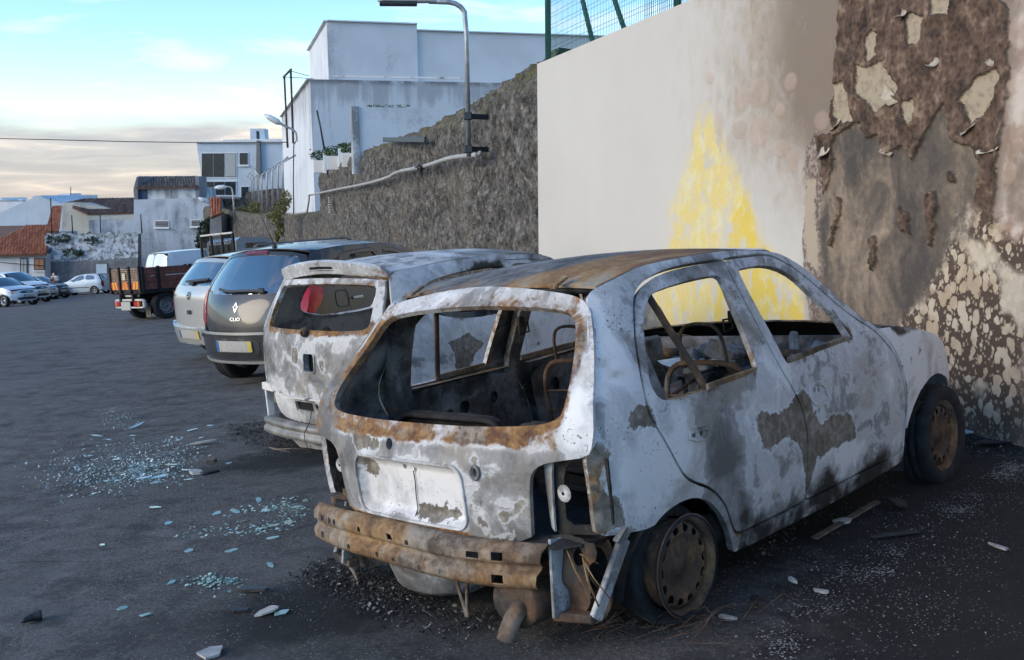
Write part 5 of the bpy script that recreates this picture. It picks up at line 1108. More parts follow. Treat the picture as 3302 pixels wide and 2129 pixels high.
    g.tube([c + Vector((-.003, .021 * math.cos(2 * math.pi * k / n), .023 * math.sin(2 * math.pi * k / n))) for k in range(n)], .006, 6, True); g.build('lock_ring', M_B2, T)
    g = G(); rt = random.Random(3)
    for (y0, z0) in ((.10, .585), (.055, .58)): pass
    cw = [(.045, .575), (.043, .53), (.05, .48), (.052, .43), (.058, .375)]; g.tube([Vector(tail_fn(np.array([[y, z]]))[0]) + Vector((-.006, 0, 0)) for y, z in cw], .0022, 5); g.build('hanging_wire', M_RUSTD, T)
    # small hinges left on the roof edge
    for y in (.40, -.40):
        g = G(); p = Vector(base(np.array([[y, 1.205]]))[0]); g.beam(p + Vector((-.02, 0, 0)), p + Vector((.06, 0, .035)), .03, .012, bev=.003); g.tube([p + Vector((-.01, -.02, .008)), p + Vector((-.01, .02, .008))], .009, 6); g.build('hinge', M_RUST, T)
    # ---- lamp housings: recessed pressing with a window to the inside, and torn lower corner
    for sg in (-1, 1):
        def hz(p, sg=sg):
            v = S.tail()(np.c_[sg * np.clip(p[:, 0], 0, .72), p[:, 1]]); v[:, 0] += .055 + .05 * smooth01(.56, .50, p[:, 0]); return np.c_[v[:, 0], sg * p[:, 0], p[:, 1]]
        ho = [(.495, .39), (.735, .39), (.745, .55), (.745, .675), (.60, .665), (.52, .64), (.50, .58)]; hh = [(.585, .42), (.69, .425), (.705, .46), (.71, .60), (.69, .645), (.63, .645), (.60, .61), (.592, .52)]
        h = panel('lamp_housing', ho, hz, M_B1IN, car, [hh], .010, .025, (-1, 0, 0), lambda p, v: {'rust': .45 + 0 * p[:, 0], 'soot': .25 + 0 * p[:, 0]}, M_CHAR, 1)
        strip_on('lamp_mount', lambda p: hz(p) - np.array([.012, 0, 0]), [(.535, .405), (.545, .52), (.555, .64)], .042, M_B2, h, .010, (-1, 0, 0))
        g = G(); g.lathe([(.006, .006), (.010, .008), (.026, .004), (.030, 0)], Matrix.Rotation(R(-90), 3, 'Y'), 14); o = g.build('lamp_socket', M_B2, h); o.location = Vector(hz(np.array([[.60, .535]]))[0]) + Vector((-.012, 0, 0))
        # what is left of the lower corner
        y = lambda k: sg * k
        g = G(); g.beam((-.30, y(.735), .37), (-.44, y(.705), .135), .020, .055, (1, 0, 0), .004); g.beam((-.30, y(.735), .37), (-.33, y(.742), .395), .02, .06, (1, 0, 0)); o = g.build('corner_strut', M_B2IN, car)
        g = G(); g.beam((-.44, y(.565), .385), (-.47, y(.585), .13), .012, .085, (1, 0, 0), .003); g.build('corner_flange', M_B2IN, car)
        g = G(); g.beam((-.472, y(.56), .13), (-.442, y(.71), .14), .03, .05, (1, 0, 0), .006); g.build('corner_foot', M_RUSTD, car)
        def cb(p, sg=sg): return np.c_[-.37 + .10 * (p[:, 1] - .2) + .02 * np.sin(p[:, 0] * 30), sg * p[:, 0], p[:, 1]]
        panel('corner_backplate', [(.56, .08), (.70, .09), (.745, .38), (.50, .40), (.54, .2)], cb, M_RUSTD, car, [ell(.645, .27, .05, .075, 10)], .006, .03, (-1, 0, 0))
        def cr_(p, sg=sg):
            q = np.c_[p, 0 * p[:, :1]]; return np.c_[-.435 + .035 * vnoise(q, 9, 12, 3), sg * (p[:, 0] + .02 * vnoise(q, 11, 13, 3)), p[:, 1] + .02 * vnoise(q, 10, 14, 3)]
        panel('crumpled_sheet', [(.50, .40), (.72, .40), (.735, .34), (.66, .30), (.69, .20), (.64, .11), (.60, .14), (.585, .26), (.54, .30)], cr_, M_RUSTD, car, [ell(.64, .335, .022, .03, 8)], .003, .02, (-1, 0, 0), smooth_outline=1)
        g = G(); rr_ = random.Random(5)
        for k in range(7):
            a = Vector((-.43 + rr_.uniform(-.02, .02), y(.60 + rr_.uniform(-.05, .08)), .30 + rr_.uniform(-.05, .06))); b = a + Vector((rr_.uniform(-.02, .03), y(rr_.uniform(-.08, .1)), rr_.uniform(-.17, -.02))); g.tube([a, a.lerp(b, .5) + Vector((-.015, 0, .01)), b], .003, 4)
        tag(g.build('loose_wires', M_RUST, car), kind='stuff')
    # ---- bumper beam: pressed hat section with bolt holes and slots
    prof = np.array([(.012, .378), (-.020, .376), (-.047, .350), (-.049, .318), (-.030, .302), (-.032, .292), (-.054, .276), (-.054, .243), (-.036, .225), (.0, .216)]); pl_ = np.r_[0, np.cumsum(np.hypot(*np.diff(prof, axis=0).T))]; fx = lambda q: np.interp(q, pl_, prof[:, 0]); fz = lambda q: np.interp(q, pl_, prof[:, 1])
    def bm(p):
        y = p[:, 0]; xb = -.565 + np.where(y > 0, .080, .150) * (np.abs(y) / .70) ** 2.6; return np.c_[xb + fx(p[:, 1]), y, fz(p[:, 1]) + .004 * np.sin(y * 7)]
    L = pl_[-1]; bh = [ell(y, v, .011, .012, 10) for y, v in ((.52, .085), (.40, .185), (.20, .185), (.32, .088), (.02, .092), (-.05, .19), (-.16, .185), (.10, .19))] + [rrect(-.43, .07, -.385, .105, .004), rrect(-.43, .165, -.385, .20, .004), rrect(-.335, .075, -.28, .10, .006), rrect(.62, .075, .655, .10, .004), rrect(.62, .16, .655, .19, .004), [(.57, .07), (.545, .08), (.55, .10), (.575, .095)], [(.14, .075), (.115, .075), (.10, .095), (.13, .10)]]
    panel('bumper_beam', [(.735, .02), (.745, L * .5), (.725, L - .01), (.3, L), (-.3, L), (-.53, L - .004), (-.545, L * .75), (-.555, L * .5), (-.575, .03), (-.3, 0), (.3, 0)], bm, M_RUST, car, bh, .004, .0125, (-1, 0, 0), None, M_RUSTD, 0)
    # ---- below: spare-wheel tub, silencer, tailpipe, straps
    g = G(); tub = [(.001, .05), (.16, .05), (.205, .075), (.235, .15), (.26, .26), (.27, .30)]; g.lathe(tub, None, 20); o = g.build('spare_wheel_tub', M_B2IN, car); o.location = (-.32, .16, .02); o.scale = (.85, 1.05, 1)
    sil = empty('silencer'); sil.parent = car
    g = G(); MX = Matrix.Rotation(R(90), 3, 'Y'); g.lathe([(.001, -.20), (.075, -.20), (.100, -.195), (.107, -.185), (.107, .10), (.10, .11), (.001, .115)], MX @ Matrix.Diagonal((.82, 1.0, 1)), 26); o = g.build('silencer_can', M_RUSTD, sil); o.location = (-.34, -.43, .165)
    tp = [(-.50, -.46, .165), (-.545, -.465, .158), (-.575, -.46, .13), (-.592, -.45, .09), (-.598, -.445, .065)]
    g = G(); g.tube(tp, [.027, .030, .031, .032, .033], 14, cap=False); g.tube(tp[:-1] + [(-.597, -.446, .07)], [.024, .026, .027, .028, .029], 14); g.build('tailpipe', M_RUSTD, sil)
    for (y0, y1) in ((-.055, -.09), (-.155, -.10)):
        g = G(); g.tube([(-.45, y0, .24), (-.46, (y0 + y1) / 2 + .01, .15), (-.455, y1, .06), (-.47, y1 - .02, .035)], [.007, .007, .009, .006], 5); g.build('hanging_strap', M_RUSTD, car)
    g = G(); g.tube([(-.44, .60, .24), (-.47, .585, .12), (-.46, .56, .06), (-.50, .50, .03)], [.02, .014, .006, .004], 6); g.build('hanging_strap', M_RUSTD, car)
    g = G(); g.tube([(-.05, -.12, .18), (.4, -.15, .16), (1.2, -.12, .15), (1.9, -.10, .17)], .022, 8); g.build('exhaust_pipe', M_RUSTD, car)
    # ---- floor, bulkheads, inner structure
    def fl(p): return np.c_[p[:, 0], p[:, 1], .215 + .10 * np.exp(-(p[:, 1] / .12) ** 2) + .16 * smooth01(.25, -.05, p[:, 0]) + .008 * np.sin(p[:, 0] * 40)]
    panel('floor_pan', [(-.50, -.60), (-.45, -.68), (-.2, -.70), (1.8, -.72), (1.8, .72), (-.2, .70), (-.45, .68), (-.50, .60)], fl, M_CHAR, car, (), .006, .08, (0, 0, 1), None, None, 0)
    g = G(); g.box((1.74, 0, .52), (.02, 1.42, .62)); g.build('bulkhead', M_B1IN, car)
    g = G(); g.tube([(1.52, .70, .74), (1.47, .3, .77), (1.47, -.3, .77), (1.52, -.70, .74)], .028, 8); g.build('dash_beam', M_RUSTD, car)
    rr_ = random.Random(11); g = G()
    for k in range(46):
        c = Vector((rr_.uniform(1.25, 1.62), rr_.uniform(-.62, .62), rr_.uniform(.45, .80))); g.box(c, (rr_.uniform(.03, .16), rr_.uniform(.03, .2), rr_.uniform(.02, .10)), Matrix.Rotation(rr_.uniform(0, 3), 3, Vector((rr_.gauss(0, 1), rr_.gauss(0, 1), rr_.gauss(0, 1))).normalized()), .008)
    tag(g.build('dash_debris', M_B1IN, car), kind='stuff')
    g = G()
    for k in range(16):
        a = Vector((rr_.uniform(1.0, 1.5), rr_.uniform(-.40, .40), rr_.uniform(.45, .72))); g.tube([a, a + Vector((rr_.uniform(-.1, .1), rr_.uniform(-.1, .1), rr_.uniform(-.06, .06))), a + Vector((rr_.uniform(-.2, .2), rr_.uniform(-.2, .2), -rr_.uniform(0, .2)))], rr_.uniform(.004, .014), 6)
    tag(g.build('loose_pipes', M_RUSTD, car), kind='stuff')
    g = G(); g.lathe([(.02, -.03), (.085, -.03), (.095, -.02), (.095, .02), (.08, .03), (.07, .01), (.02, .01)], Matrix.Rotation(R(70), 3, 'X'), 18); o = g.build('blower_motor', M_CHAR, car); o.location = (1.22, -.12, .62)
    for (x, y, z, sx) in ((1.30, .12, .74, .13), (1.36, -.05, .735, .10), (1.12, .16, .56, .08)):
        g = G(); V, F = [], []; n = 14
        for k in range(n):
            a = 2 * math.pi * k / n; r = sx * (.7 + .45 * rr_.random()); V.append((x + r * math.cos(a) * .7, y + r * math.sin(a), z + rr_.uniform(-.015, .02)))
        V.append((x, y, z + .03)); F = [(k, (k + 1) % n, n) for k in range(n)]; g.add(V, F); g.build('ash_sheet', M_FRAMEW, car)
    # engine bay silhouette: bonnet, slam panel, nose
    panel('bonnet', S.hood_outline(1.72, 2.66, .02, .10, .12), S.hood(), M_B1, car, (), .008, .06, (0, 0, 1), lambda p, v: {'rust': .5 + 0 * p[:, 0], 'soot': .55 * smooth01(2.4, 1.8, p[:, 0])}, M_CHAR, 0)
    nz_ = [(-.60, .34), (.60, .34), (.66, .50), (.60, .62), (.3, .655), (-.3, .655), (-.60, .62), (-.66, .50)]
    panel('front_panel', nz_, S.nose(), M_B1IN, car, [rrect(-.58, .50, -.34, .60, .03), rrect(.34, .50, .58, .60, .03), rrect(-.26, .46, .26, .57, .03)], .02, .06, (1, 0, 0))
    g = G(); g.box((2.2, .05, .50), (.55, .75, .34), Matrix.Rotation(.1, 3, 'Z'), .05); g.build('engine_block', M_RUSTD, car)
    # ---- seats: sprung frames left after the fire
    for (y0, lab) in ((.37, ''), (-.37, '')):
        st = empty('seat_frame'); st.parent = car; w = .225; lean = .16
        X = lambda z: .86 - lean * (z - .3)
        g = G(); arc = [(X(.32), y0 - w, .32), (X(.55), y0 - w, .55), (X(.72), y0 - w * .98, .72)] + [(X(.80), y0 - w * .75, .795), (X(.82), y0 - .1, .815), (X(.82), y0 + .1, .815), (X(.80), y0 + w * .75, .795)] + [(X(.72), y0 + w * .98, .72), (X(.55), y0 + w, .55), (X(.32), y0 + w, .32)]
        g.tube([tuple(p) for p in chaikin(arc, 2, False)], .013, 7); g.build('back_hoop', M_RUSTD, st)
        hr = [(X(.80), y0 - .11, .80), (X(.86), y0 - .115, .86), (X(.96), y0 - .10, .955), (X(.985), y0 - .05, .985), (X(.985), y0 + .05, .985), (X(.96), y0 + .10, .955), (X(.86), y0 + .115, .86), (X(.80), y0 + .11, .80)]
        g = G(); g.tube([tuple(p) for p in chaikin(hr, 2, False)], .008, 6); g.build('headrest_hoop', M_RUSTD, st)
        for z in (.44, .56, .66): g = G(); g.tube([(X(z), y0 - w, z), (X(z) - .02, y0, z + .01), (X(z), y0 + w, z)], .005, 5); g.build('spring_wire', M_RUSTD, st)
        g = G(); base_ = [(.88, y0 - .22, .36), (1.28, y0 - .22, .40), (1.32, y0 - .15, .41), (1.32, y0 + .15, .41), (1.28, y0 + .22, .40), (.88, y0 + .22, .36)]; g.tube(base_, .014, 7); g.build('base_rail', M_RUSTD, st)
    for (y0, y1, zt) in ((.62, -.02, .70), (-.08, -.60, .69)):
        w = y0 - y1
        def sb(p, y1=y1): return np.c_[-.02 - .30 * (p[:, 1] - .35) + .010 * np.cos(p[:, 0] * 26), y1 + p[:, 0], p[:, 1]]
        b = panel('rear_seat_back', rrect(0, .33, w, zt, .09, 5), sb, M_CHAR, car, (), .03, .04, (-1, 0, 0), None, None, 0)
        q = rrect(.005, .335, w - .005, zt - .005, .085, 6); g = G(); g.tube([Vector(sb(np.array([k]))[0]) + Vector((-.012, 0, 0)) for k in q], .013, 7, True); g.build('seat_tube', M_CHAR, b)
        for k in (.25, .5, .75): g = G(); z = .36 + (zt - .38) * k; g.beam(Vector(sb(np.array([[.06, z]]))[0]) + Vector((-.014, 0, 0)), Vector(sb(np.array([[w - .06, z + .01]]))[0]) + Vector((-.014, 0, 0)), .012, .02, bev=.003); g.build('seat_rib', M_CHAR, b)
    g = G(); g.box((.25, 0, .36), (.5, 1.2, .03), Matrix.Rotation(-.12, 3, 'Y'), .01); g.build('rear_seat_base', M_CHAR, car)
    for sg in (-1, 1):
        # B and C pillar inner pressings, belt anchors
        for x0, x1, z0, z1, w in ((.68, .70, .30, 1.235, .10), (-.02, -.10, .55, 1.17, .15)):
            P_ = lambda x, z: Vector(S.side(sg, -.055)(np.array([[x, z]]))[0])
            g = G(); pts = [P_(x1 + (x0 - x1) * t, z1 + (z0 - z1) * t) for t in np.linspace(0, 1, 6)]
            for a, b in zip(pts[:-1], pts[1:]): g.beam(a, b + (b - a) * .03, w * .8, .035, (0, sg, 0))
            g.build('pillar_inner', M_B1IN, car)
        P_ = Vector(S.side(sg, -.09)(np.array([[.66, 1.02]]))[0]); g = G(); g.box(P_, (.04, .02, .05), None, .004); g.tube([P_ + Vector((dx, -sg * .02, dz)) for dx, dz in ((-.035, -.01), (.03, -.01), (.035, -.05), (-.03, -.06))], .005, 5, True); g.build('belt_anchor', M_CHAR, car)
    P_ = Vector((-.30, .66, .44)); g = G(); g.lathe([(.01, 0), (.06, 0), (.075, -.03), (.08, -.12)], None, 16); o = g.build('strut_tower', M_B2IN, car); o.location = (-.02, .54, .56); g = G(); g.lathe([(.01, 0), (.06, 0), (.075, -.03), (.08, -.12)], None, 16); o = g.build('strut_tower', M_B2IN, car); o.location = (-.02, -.54, .56)
    # ---- wheels
    for x, y, ty, z in ((0, -.695, None, .200), (0, .695, None, .188), (2.35, -.685, .264, .240), (2.35, .685, .264, .240)):
        w = steel_wheel(car, (x, y, z), -1 if y < 0 else 1, .178, ty, .155 if not ty else .138, M_STEELRIM, M_BURNTRUB, flat=.03 if ty else 0, nh=14, hole=.0175)
        if not ty:
            # carcass of the tyre, collapsed round the rim
            g = G(); sg = -1 if y < 0 else 1; MY = Matrix.Rotation(R(-90) * sg, 3, 'X'); g.lathe([(.165, -.095), (.205, -.10), (.215, -.06), (.212, -.01), (.20, .012), (.165, .0)], MY, 36); g.lathe([(.172, .055), (.176, .070), (.178, .080), (.172, .085)], MY, 36)
            vv = []
            for (a, b, c) in g.v:
                k = smooth01(.02, -.13, c); r_ = math.hypot(a, c)
                if c > -.06 and r_ > .184 and abs(b) < .09 and sg * b > .0: s_ = .184 / r_; a, c = a * s_, c * s_
                if c < -.168: ex = -.168 - c; c = -.178 + random.uniform(0, .012); b += sg * ex * 2.6 + random.uniform(-.01, .02); a *= 1.45
                vv.append((a, b, c))
            g.v = vv; g.build('tyre_carcass', M_BURNTRUB, w)
    return car
MICRA = burnt_hatch()
# ------------------------------------------------------------------ the second burnt car (three-door, upright tail)
def mirror(l): return list(l) + [(-y, z) for y, z in l[::-1] if abs(y) > 1e-6]
def burnt_three_door():
    car = empty('burnt_three_door', mat=pose(-.89, 7.01, -.285, .735, .010, -.055)); tag(car, 'burnt-out pale three-door hatchback with upright tail, between the front wreck and the grey car', 'car', 'burnt-out cars')
    S = Shell([(-.7, .765), (-.2, .80), (.6, .82), (1.6, .82), (2.2, .80), (2.6, .74), (2.9, .64)], [(0, .09), (.2, .035), (.4, .008), (.6, 0), (.78, .008), (.92, .024)], (.92, .44, .20, 1.1),
              [(.2, -.42), (.4, -.47), (.6, -.50), (.9, -.50), (1.0, -.485), (1.33, -.38)], [(.2, -.58), (.4, -.64), (.6, -.665), (.85, -.66), (.95, -.63), (1.33, -.44)],
              [(-.45, 1.30), (-.2, 1.325), (.3, 1.355), (.8, 1.352), (1.1, 1.325), (1.3, 1.28)], .05, 3.2, nose_seam=[(.3, 2.75), (.5, 2.80), (.8, 2.6)], nose_mid=[(.3, 2.95), (.5, 3.0), (.8, 2.8)], hood=[(1.7, .94), (2.0, .91), (2.3, .85), (2.6, .76), (2.8, .66)], rear_round=(.03, .15), front_round=(.1, .35))
    qwin = [(-.12, 1.0), (-.20, 1.05), (-.17, 1.19), (-.10, 1.235), (.25, 1.275), (.60, 1.285), (.60, 1.24), (.575, 1.0), (.54, .965), (.1, .955)]
    dwin = [(.70, 1.0), (.715, 1.275), (.76, 1.288), (1.0, 1.27), (1.12, 1.22), (1.42, 1.03), (1.48, .97), (1.44, .955), (.74, .955)]
    door = [(.64, .30), (.63, .60), (.62, 1.0), (.645, 1.305), (.68, 1.315), (1.0, 1.30), (1.14, 1.25), (1.50, 1.02), (1.66, .93), (1.74, .75), (1.76, .45), (1.72, .27), (.70, .26)]
    side = [(-.375, 1.31), (-.2, 1.325), (.3, 1.355), (.8, 1.352), (1.1, 1.325), (1.2, 1.29), (1.55, 1.07), (1.76, .95), (1.80, .75), (1.80, .24), (1.74, .19), (.36, .19), (.34, .28), (.27, .43), (.13, .53), (-.02, .555), (-.17, .51), (-.29, .40), (-.34, .33), (-.44, .34), (-.48, .40), (-.505, .60), (-.505, .92), (-.485, 1.0), (-.42, 1.2)]
    lamp = [(-.52, .60), (-.505, .58), (-.43, .60), (-.40, .70), (-.41, .88), (-.44, .93), (-.52, .93)]
    def A(sg):
        def f(p, v):
            x, z = p[:, 0], p[:, 1]; return {'white': .35 + .3 * np.sin(x * 2.2), 'rust': .35 * smooth01(.04, 0, polydist(qwin, p)) + .45 * smooth01(.55, .35, z) * smooth01(.2, -.2, x), 'soot': .5 * smooth01(1.15, 1.32, z) * (x > .2) + .35 * smooth01(.05, 0, polydist(qwin, p)) + .4 * smooth01(.3, .2, z), 'patch': sdf([(-.1, .82), (.1, .87), (.2, .78), (.05, .66), (.12, .60), (-.05, .62)], p)}
        return f
    for sg in (-1, 1):
        out = (0, sg, 0)
        panel('body_side', side, S.side(sg), M_B2, car, [qwin, offset_poly(chaikin(door, 2), .006)], .03, .035, out, A(sg), M_B2IN, 1)
        panel('door', door, S.side(sg), M_B2, car, [dwin, ell(.76, .70, .02)], .03, .035, out, A(sg), M_B2IN, 2)
        wing = [(1.76, .935), (2.0, .905), (2.3, .845), (2.55, .77), (2.70, .68), (2.76, .55), (2.70, .45), (2.62, .44), (2.55, .51), (2.42, .57), (2.28, .57), (2.15, .52), (2.05, .42), (2.02, .30), (1.82, .26), (1.82, .7), (1.80, .8)]
        panel('wing', wing, S.side(sg), M_B2, car, (), .012, .05, out, None, M_B2IN, 1)
        steel_wheel(car, (0, sg * .69, .19), sg, .178, None, .15, M_STEELRIM, M_BURNTRUB); steel_wheel(car, (2.38, sg * .70, .22), sg, .178, .23, .15, M_STEELRIM, M_BURNTRUB, flat=.03)
    panel('roof', S.roof_outline(-.37, 1.10, .01, -.03, .07), S.roof(), M_B2, car, (), .01, .05, (0, 0, 1), lambda p, v: {'white': .20 - .5 * smooth01(.2, .9, p[:, 0]), 'rust': .02 + .25 * smooth01(-.2, -.4, p[:, 0]) + .1 * smooth01(-.3, -.55, p[:, 1])}, M_B2IN, 0)
    # roof lip with the brake-lamp slot
    def lip(p): v = S.tail()(np.c_[p[:, 0], np.full(len(p), 1.30)]); return np.c_[v[:, 0] - .055 + .5 * (p[:, 1]) + .02, p[:, 0], 1.335 + .05 * (1 - (p[:, 0] / .6) ** 2) - p[:, 1] * 1.0 + .0]
    sp = panel('roof_spoiler', [(-.585, .085), (-.57, .03), (-.54, .0), (0, -.008), (.54, .0), (.57, .03), (.585, .085), (0, .075)], lip, M_B2, car, [rrect(-.10, .025, .16, .045, .009)], .03, .022, (-1, 0, .5), lambda p, v: {'white': .15 + 0 * p[:, 0], 'rust': .05 + .4 * smooth01(.06, .085, p[:, 1]) + .2 * smooth01(-.25, -.35, p[:, 0])}, M_B2IN, 0)
    g = G(); g.box((-.455, .03, 1.345), (.02, .27, .03)); g.build('lamp_slot', M_BLACK, sp)
    tg = mirror([(0, .485), (-.35, .49), (-.58, .505), (-.60, .56), (-.615, .9), (-.635, .95), (-.625, 1.0), (-.575, 1.23), (-.55, 1.27), (0, 1.285)])
    win = mirror([(0, .945), (-.48, .95), (-.535, .965), (-.55, 1.0), (-.525, 1.20), (-.49, 1.235), (0, 1.245)])
    tf = S.tail()
    def tattr(p, v):
        y, z = p[:, 0], p[:, 1]; dw = polydist(win, p); return {'white': -.10 - .1 * smooth01(.2, .5, y), 'soot': .30 * smooth01(.05, 0, dw), 'rust': .12 + .5 * smooth01(.055, .02, dw) * (z < 1.0) + .35 * smooth01(.03, .0, dw), 'patch': np.maximum(sdf(rrect(.10, .70, .19, .84, .03), p), sdf([(-.12, .72), (-.16, .80), (-.19, .74), (-.15, .62)], p)) - .01}
    T = panel('tailgate', tg, tf, M_B2, car, [win, rrect(-.075, .67, .035, .79, .02)], .03, .03, (-1, 0, 0), tattr, M_B2IN, 1)
    g = G(); q = rrect(-.08, .665, .04, .795, .022); g.tube([Vector(tf(np.array([k]))[0]) + Vector((-.004, 0, 0)) for k in q], .006, 5, True); g.build('lock_surround', M_B2, T); g = G(); g.box((-.60, -.02, .73), (.02, .14, .15)); g.build('lock_cavity', M_CHAR, T)
    g = G(); g.lathe([(.012, .03), (.03, .025), (.035, 0)], Matrix.Rotation(R(-90), 3, 'Y'), 12); o = g.build('wiper_boss', M_RUSTD, T); o.location = Vector(tf(np.array([[.02, .935]]))[0]) + Vector((-.01, 0, 0))
    for sg in (-1, 1):
        def lf(p, sg=sg): v = S.tail()(np.c_[sg * np.clip(p[:, 0], 0, .75), p[:, 1]]); return np.c_[v[:, 0], sg * p[:, 0], p[:, 1]]
        panel('lamp_surround', [(.60, .54), (.745, .53), (.755, .75), (.745, .96), (.645, .965), (.625, .9)], lf, M_B2, car, [[(.635, .60), (.72, .59), (.735, .70), (.725, .90), (.66, .92), (.64, .86)]], .02, .03, (-1, 0, 0), None, M_B2IN, 1)
        panel('lamp_housing', [(.62, .58), (.74, .57), (.75, .90), (.65, .93)], lambda p, lf=lf: lf(p) + np.array([.05, 0, 0]), M_B2IN, car, (), .01, .05, (-1, 0, 0))
        g = G(); y = sg * .66; g.beam((-.56, sg * .55, .505), (-.50, sg * .77, .50), .05, .055, bev=.006); g.build('bumper_mount', M_WHITEC, car)
        g = G(); g.beam((-.50, sg * .73, .48), (-.55, sg * .64, .28), .02, .06, (1, 0, 0), .004); g.build('corner_strut', M_B2, car)
    # lower rear panel with its two plate-lamp slots
    panel('rear_panel', mirror([(0, .285), (-.45, .29), (-.60, .33), (-.64, .40), (-.62, .50), (0, .492)]), S.tail(-.03), M_B2, car, [rrect(.045, .375, .255, .445, .012), rrect(-.255, .375, -.045, .445, .012), ell(.0, .42, .02, .024, 10)], .02, .03, (-1, 0, 0), lambda p, v: {'white': .1 + 0 * p[:, 0], 'rust': -.05 + 0 * p[:, 0], 'soot': .2 * smooth01(.33, .29, p[:, 1])}, M_B2IN, 1)
    g = G(); g.box((-.575, 0, .41), (.012, .62, .10)); g.build('slot_backing', M_BLACK, car)
    for y in (.15, -.16): g = G(); g.beam((-.665, y + .14, .485), (-.665, y - .12, .485), .05, .008); g.build('number_lamp_plate', M_WHITEC, car)
    prof = np.array([(.01, .30), (-.03, .30), (-.055, .28), (-.045, .255), (-.03, .245), (-.055, .235), (-.06, .20), (-.03, .185), (.0, .185)]); pl_ = np.r_[0, np.cumsum(np.hypot(*np.diff(prof, axis=0).T))]; fx = pchip(pl_, prof[:, 0]); fz = pchip(pl_, prof[:, 1])
    panel('bumper_beam', rrect(-.62, .0, .66, pl_[-1], .008), lambda p: np.c_[-.645 + .09 * (np.abs(p[:, 0]) / .66) ** 2.5 + fx(p[:, 1]), p[:, 0], fz(p[:, 1])], M_GREYSTEEL, car, (), .004, .025, (-1, 0, 0), None, None, 0)
    g = G(); V = [(-.62, .35, .19), (-.62, -.62, .19), (-.56, -.62, .05), (-.56, .22, .05), (-.3, .35, .19), (-.3, -.62, .19), (-.3, -.62, .04), (-.3, .22, .04)]; g.add(V, [(0, 1, 2, 3), (4, 0, 3, 7), (1, 5, 6, 2), (3, 2, 6, 7), (4, 5, 1, 0)]); g.build('fuel_tank', M_B2IN, car)
    g = G(); g.tube([(-.655, .0, .42), (-.67, .02, .33), (-.715, .03, .26), (-.72, .02, .2), (-.70, -.03, .08), (-.69, -.06, .06)], .003, 5); g.build('hanging_wire', M_PLASTIC, car)
    g = G(); g.box((.75, 0, .27), (2.4, 1.40, .03)); g.build('floor_pan', M_CHAR, car)
    g = G(); g.box((.30, -.12, .78), (.30, .30, .03), Matrix.Rotation(.35, 3, 'Y') @ Matrix.Rotation(.5, 3, 'Z')); g.build('loose_sheet', M_RUST, car)
    g = G(); g.box((.0, 0, .55), (.04, 1.25, .45), Matrix.Rotation(-.2, 3, 'Y'), .01); g.build('rear_seat_back', M_CHAR, car)
    for y0 in (.37, -.37):
        g = G(); X = lambda z: .95 - .18 * (z - .3); arc = [(X(.32), y0 - .22, .32), (X(.8), y0 - .21, .8), (X(.9), y0 - .12, .89), (X(.9), y0 + .12, .89), (X(.8), y0 + .21, .8), (X(.32), y0 + .22, .32)]; g.tube([tuple(p) for p in chaikin(arc, 2, False)], .014, 6); g.build('seat_hoop', M_CHAR, car)
    g = G(); g.tube([(1.55, .74, .86), (1.5, 0, .92), (1.55, -.74, .86)], .04, 8); g.build('dash_beam', M_CHAR, car)
    for sg in (-1, 1):
        g = G(); pts = [Vector(S.side(sg, -.05)(np.array([[x, z]]))[0]) for x, z in ((.655, 1.30), (.65, 1.1), (.66, .95), (.68, .5))]
        for a, b in zip(pts[:-1], pts[1:]): g.beam(a, b, .10, .05, (0, sg, 0))
        g.build('pillar_inner', M_B2IN, car)
    panel('bonnet', S.hood_outline(1.8, 2.66, .02, .10, .12), S.hood(), M_B2, car, (), .008, .08, (0, 0, 1), None, M_CHAR, 0)
    panel('front_panel', mirror([(0, .34), (-.60, .34), (-.66, .5), (-.60, .64), (0, .67)]), S.nose(), M_B2IN, car, (), .02, .08, (1, 0, 0))
    return car
M_GREYSTEEL = plain('bare_grey_steel', (.25, .235, .215), .55, .4, .35, 8, .2, 40)
burnt_three_door()

# ------------------------------------------------------------------ intact cars, built the same way from a few curves
def lamp_pair(car, S, tail_poly, side_poly, mat, name='tail_lamp', front=False, extra=None):
    for sg in (-1, 1):
        e = empty(name); e.parent = car
        f = S.nose(.008) if front else S.tail(.008)
        if tail_poly: panel('lens', [(sg * y, z) for y, z in tail_poly], f, mat, e, (), .02, .035, (1 if front else -1, 0, 0), smooth_outline=1)
        if side_poly: panel('lens', side_poly, S.side(sg, .006), mat, e, (), .02, .035, (0, sg, 0), smooth_outline=1)
        if extra: panel('reflector', [(sg * y, z) for y, z in extra[0]], S.nose(.013) if front else S.tail(.013), extra[1], e, (), .008, .03, (1 if front else -1, 0, 0), smooth_outline=1)
def number_plate(car, f, y, z, w=.52, h=.115, sg=-1, off=.014):
    p = empty('number_plate'); p.parent = car; g = lambda q: f(q) + np.array([sg * off, 0, 0])
    panel('plate', rrect(y - w / 2, z - h / 2, y + w / 2, z + h / 2, .01, 2), g, M_PLATE, p, (), .006, .06, (sg, 0, 0), smooth_outline=0)
    g2 = lambda q: f(q) + np.array([sg * (off + .003), 0, 0]); a, b = (y + w / 2 - .045, y + w / 2 - .004) if sg < 0 else (y - w / 2 + .004, y - w / 2 + .045)
    panel('blue_band', rrect(a, z - h / 2 + .004, b, z + h / 2 - .004, .004, 2), g2, M_PLATEB, p, (), .003, .05, (sg, 0, 0), smooth_outline=0)
    a, b = (y - w / 2 + .004, y - w / 2 + .05) if sg < 0 else (y + w / 2 - .05, y + w / 2 - .004)
    panel('yellow_band', rrect(a, z - h / 2 + .004, b, z + h / 2 - .004, .004, 2), g2, M_PLATEY, p, (), .003, .05, (sg, 0, 0), smooth_outline=0)
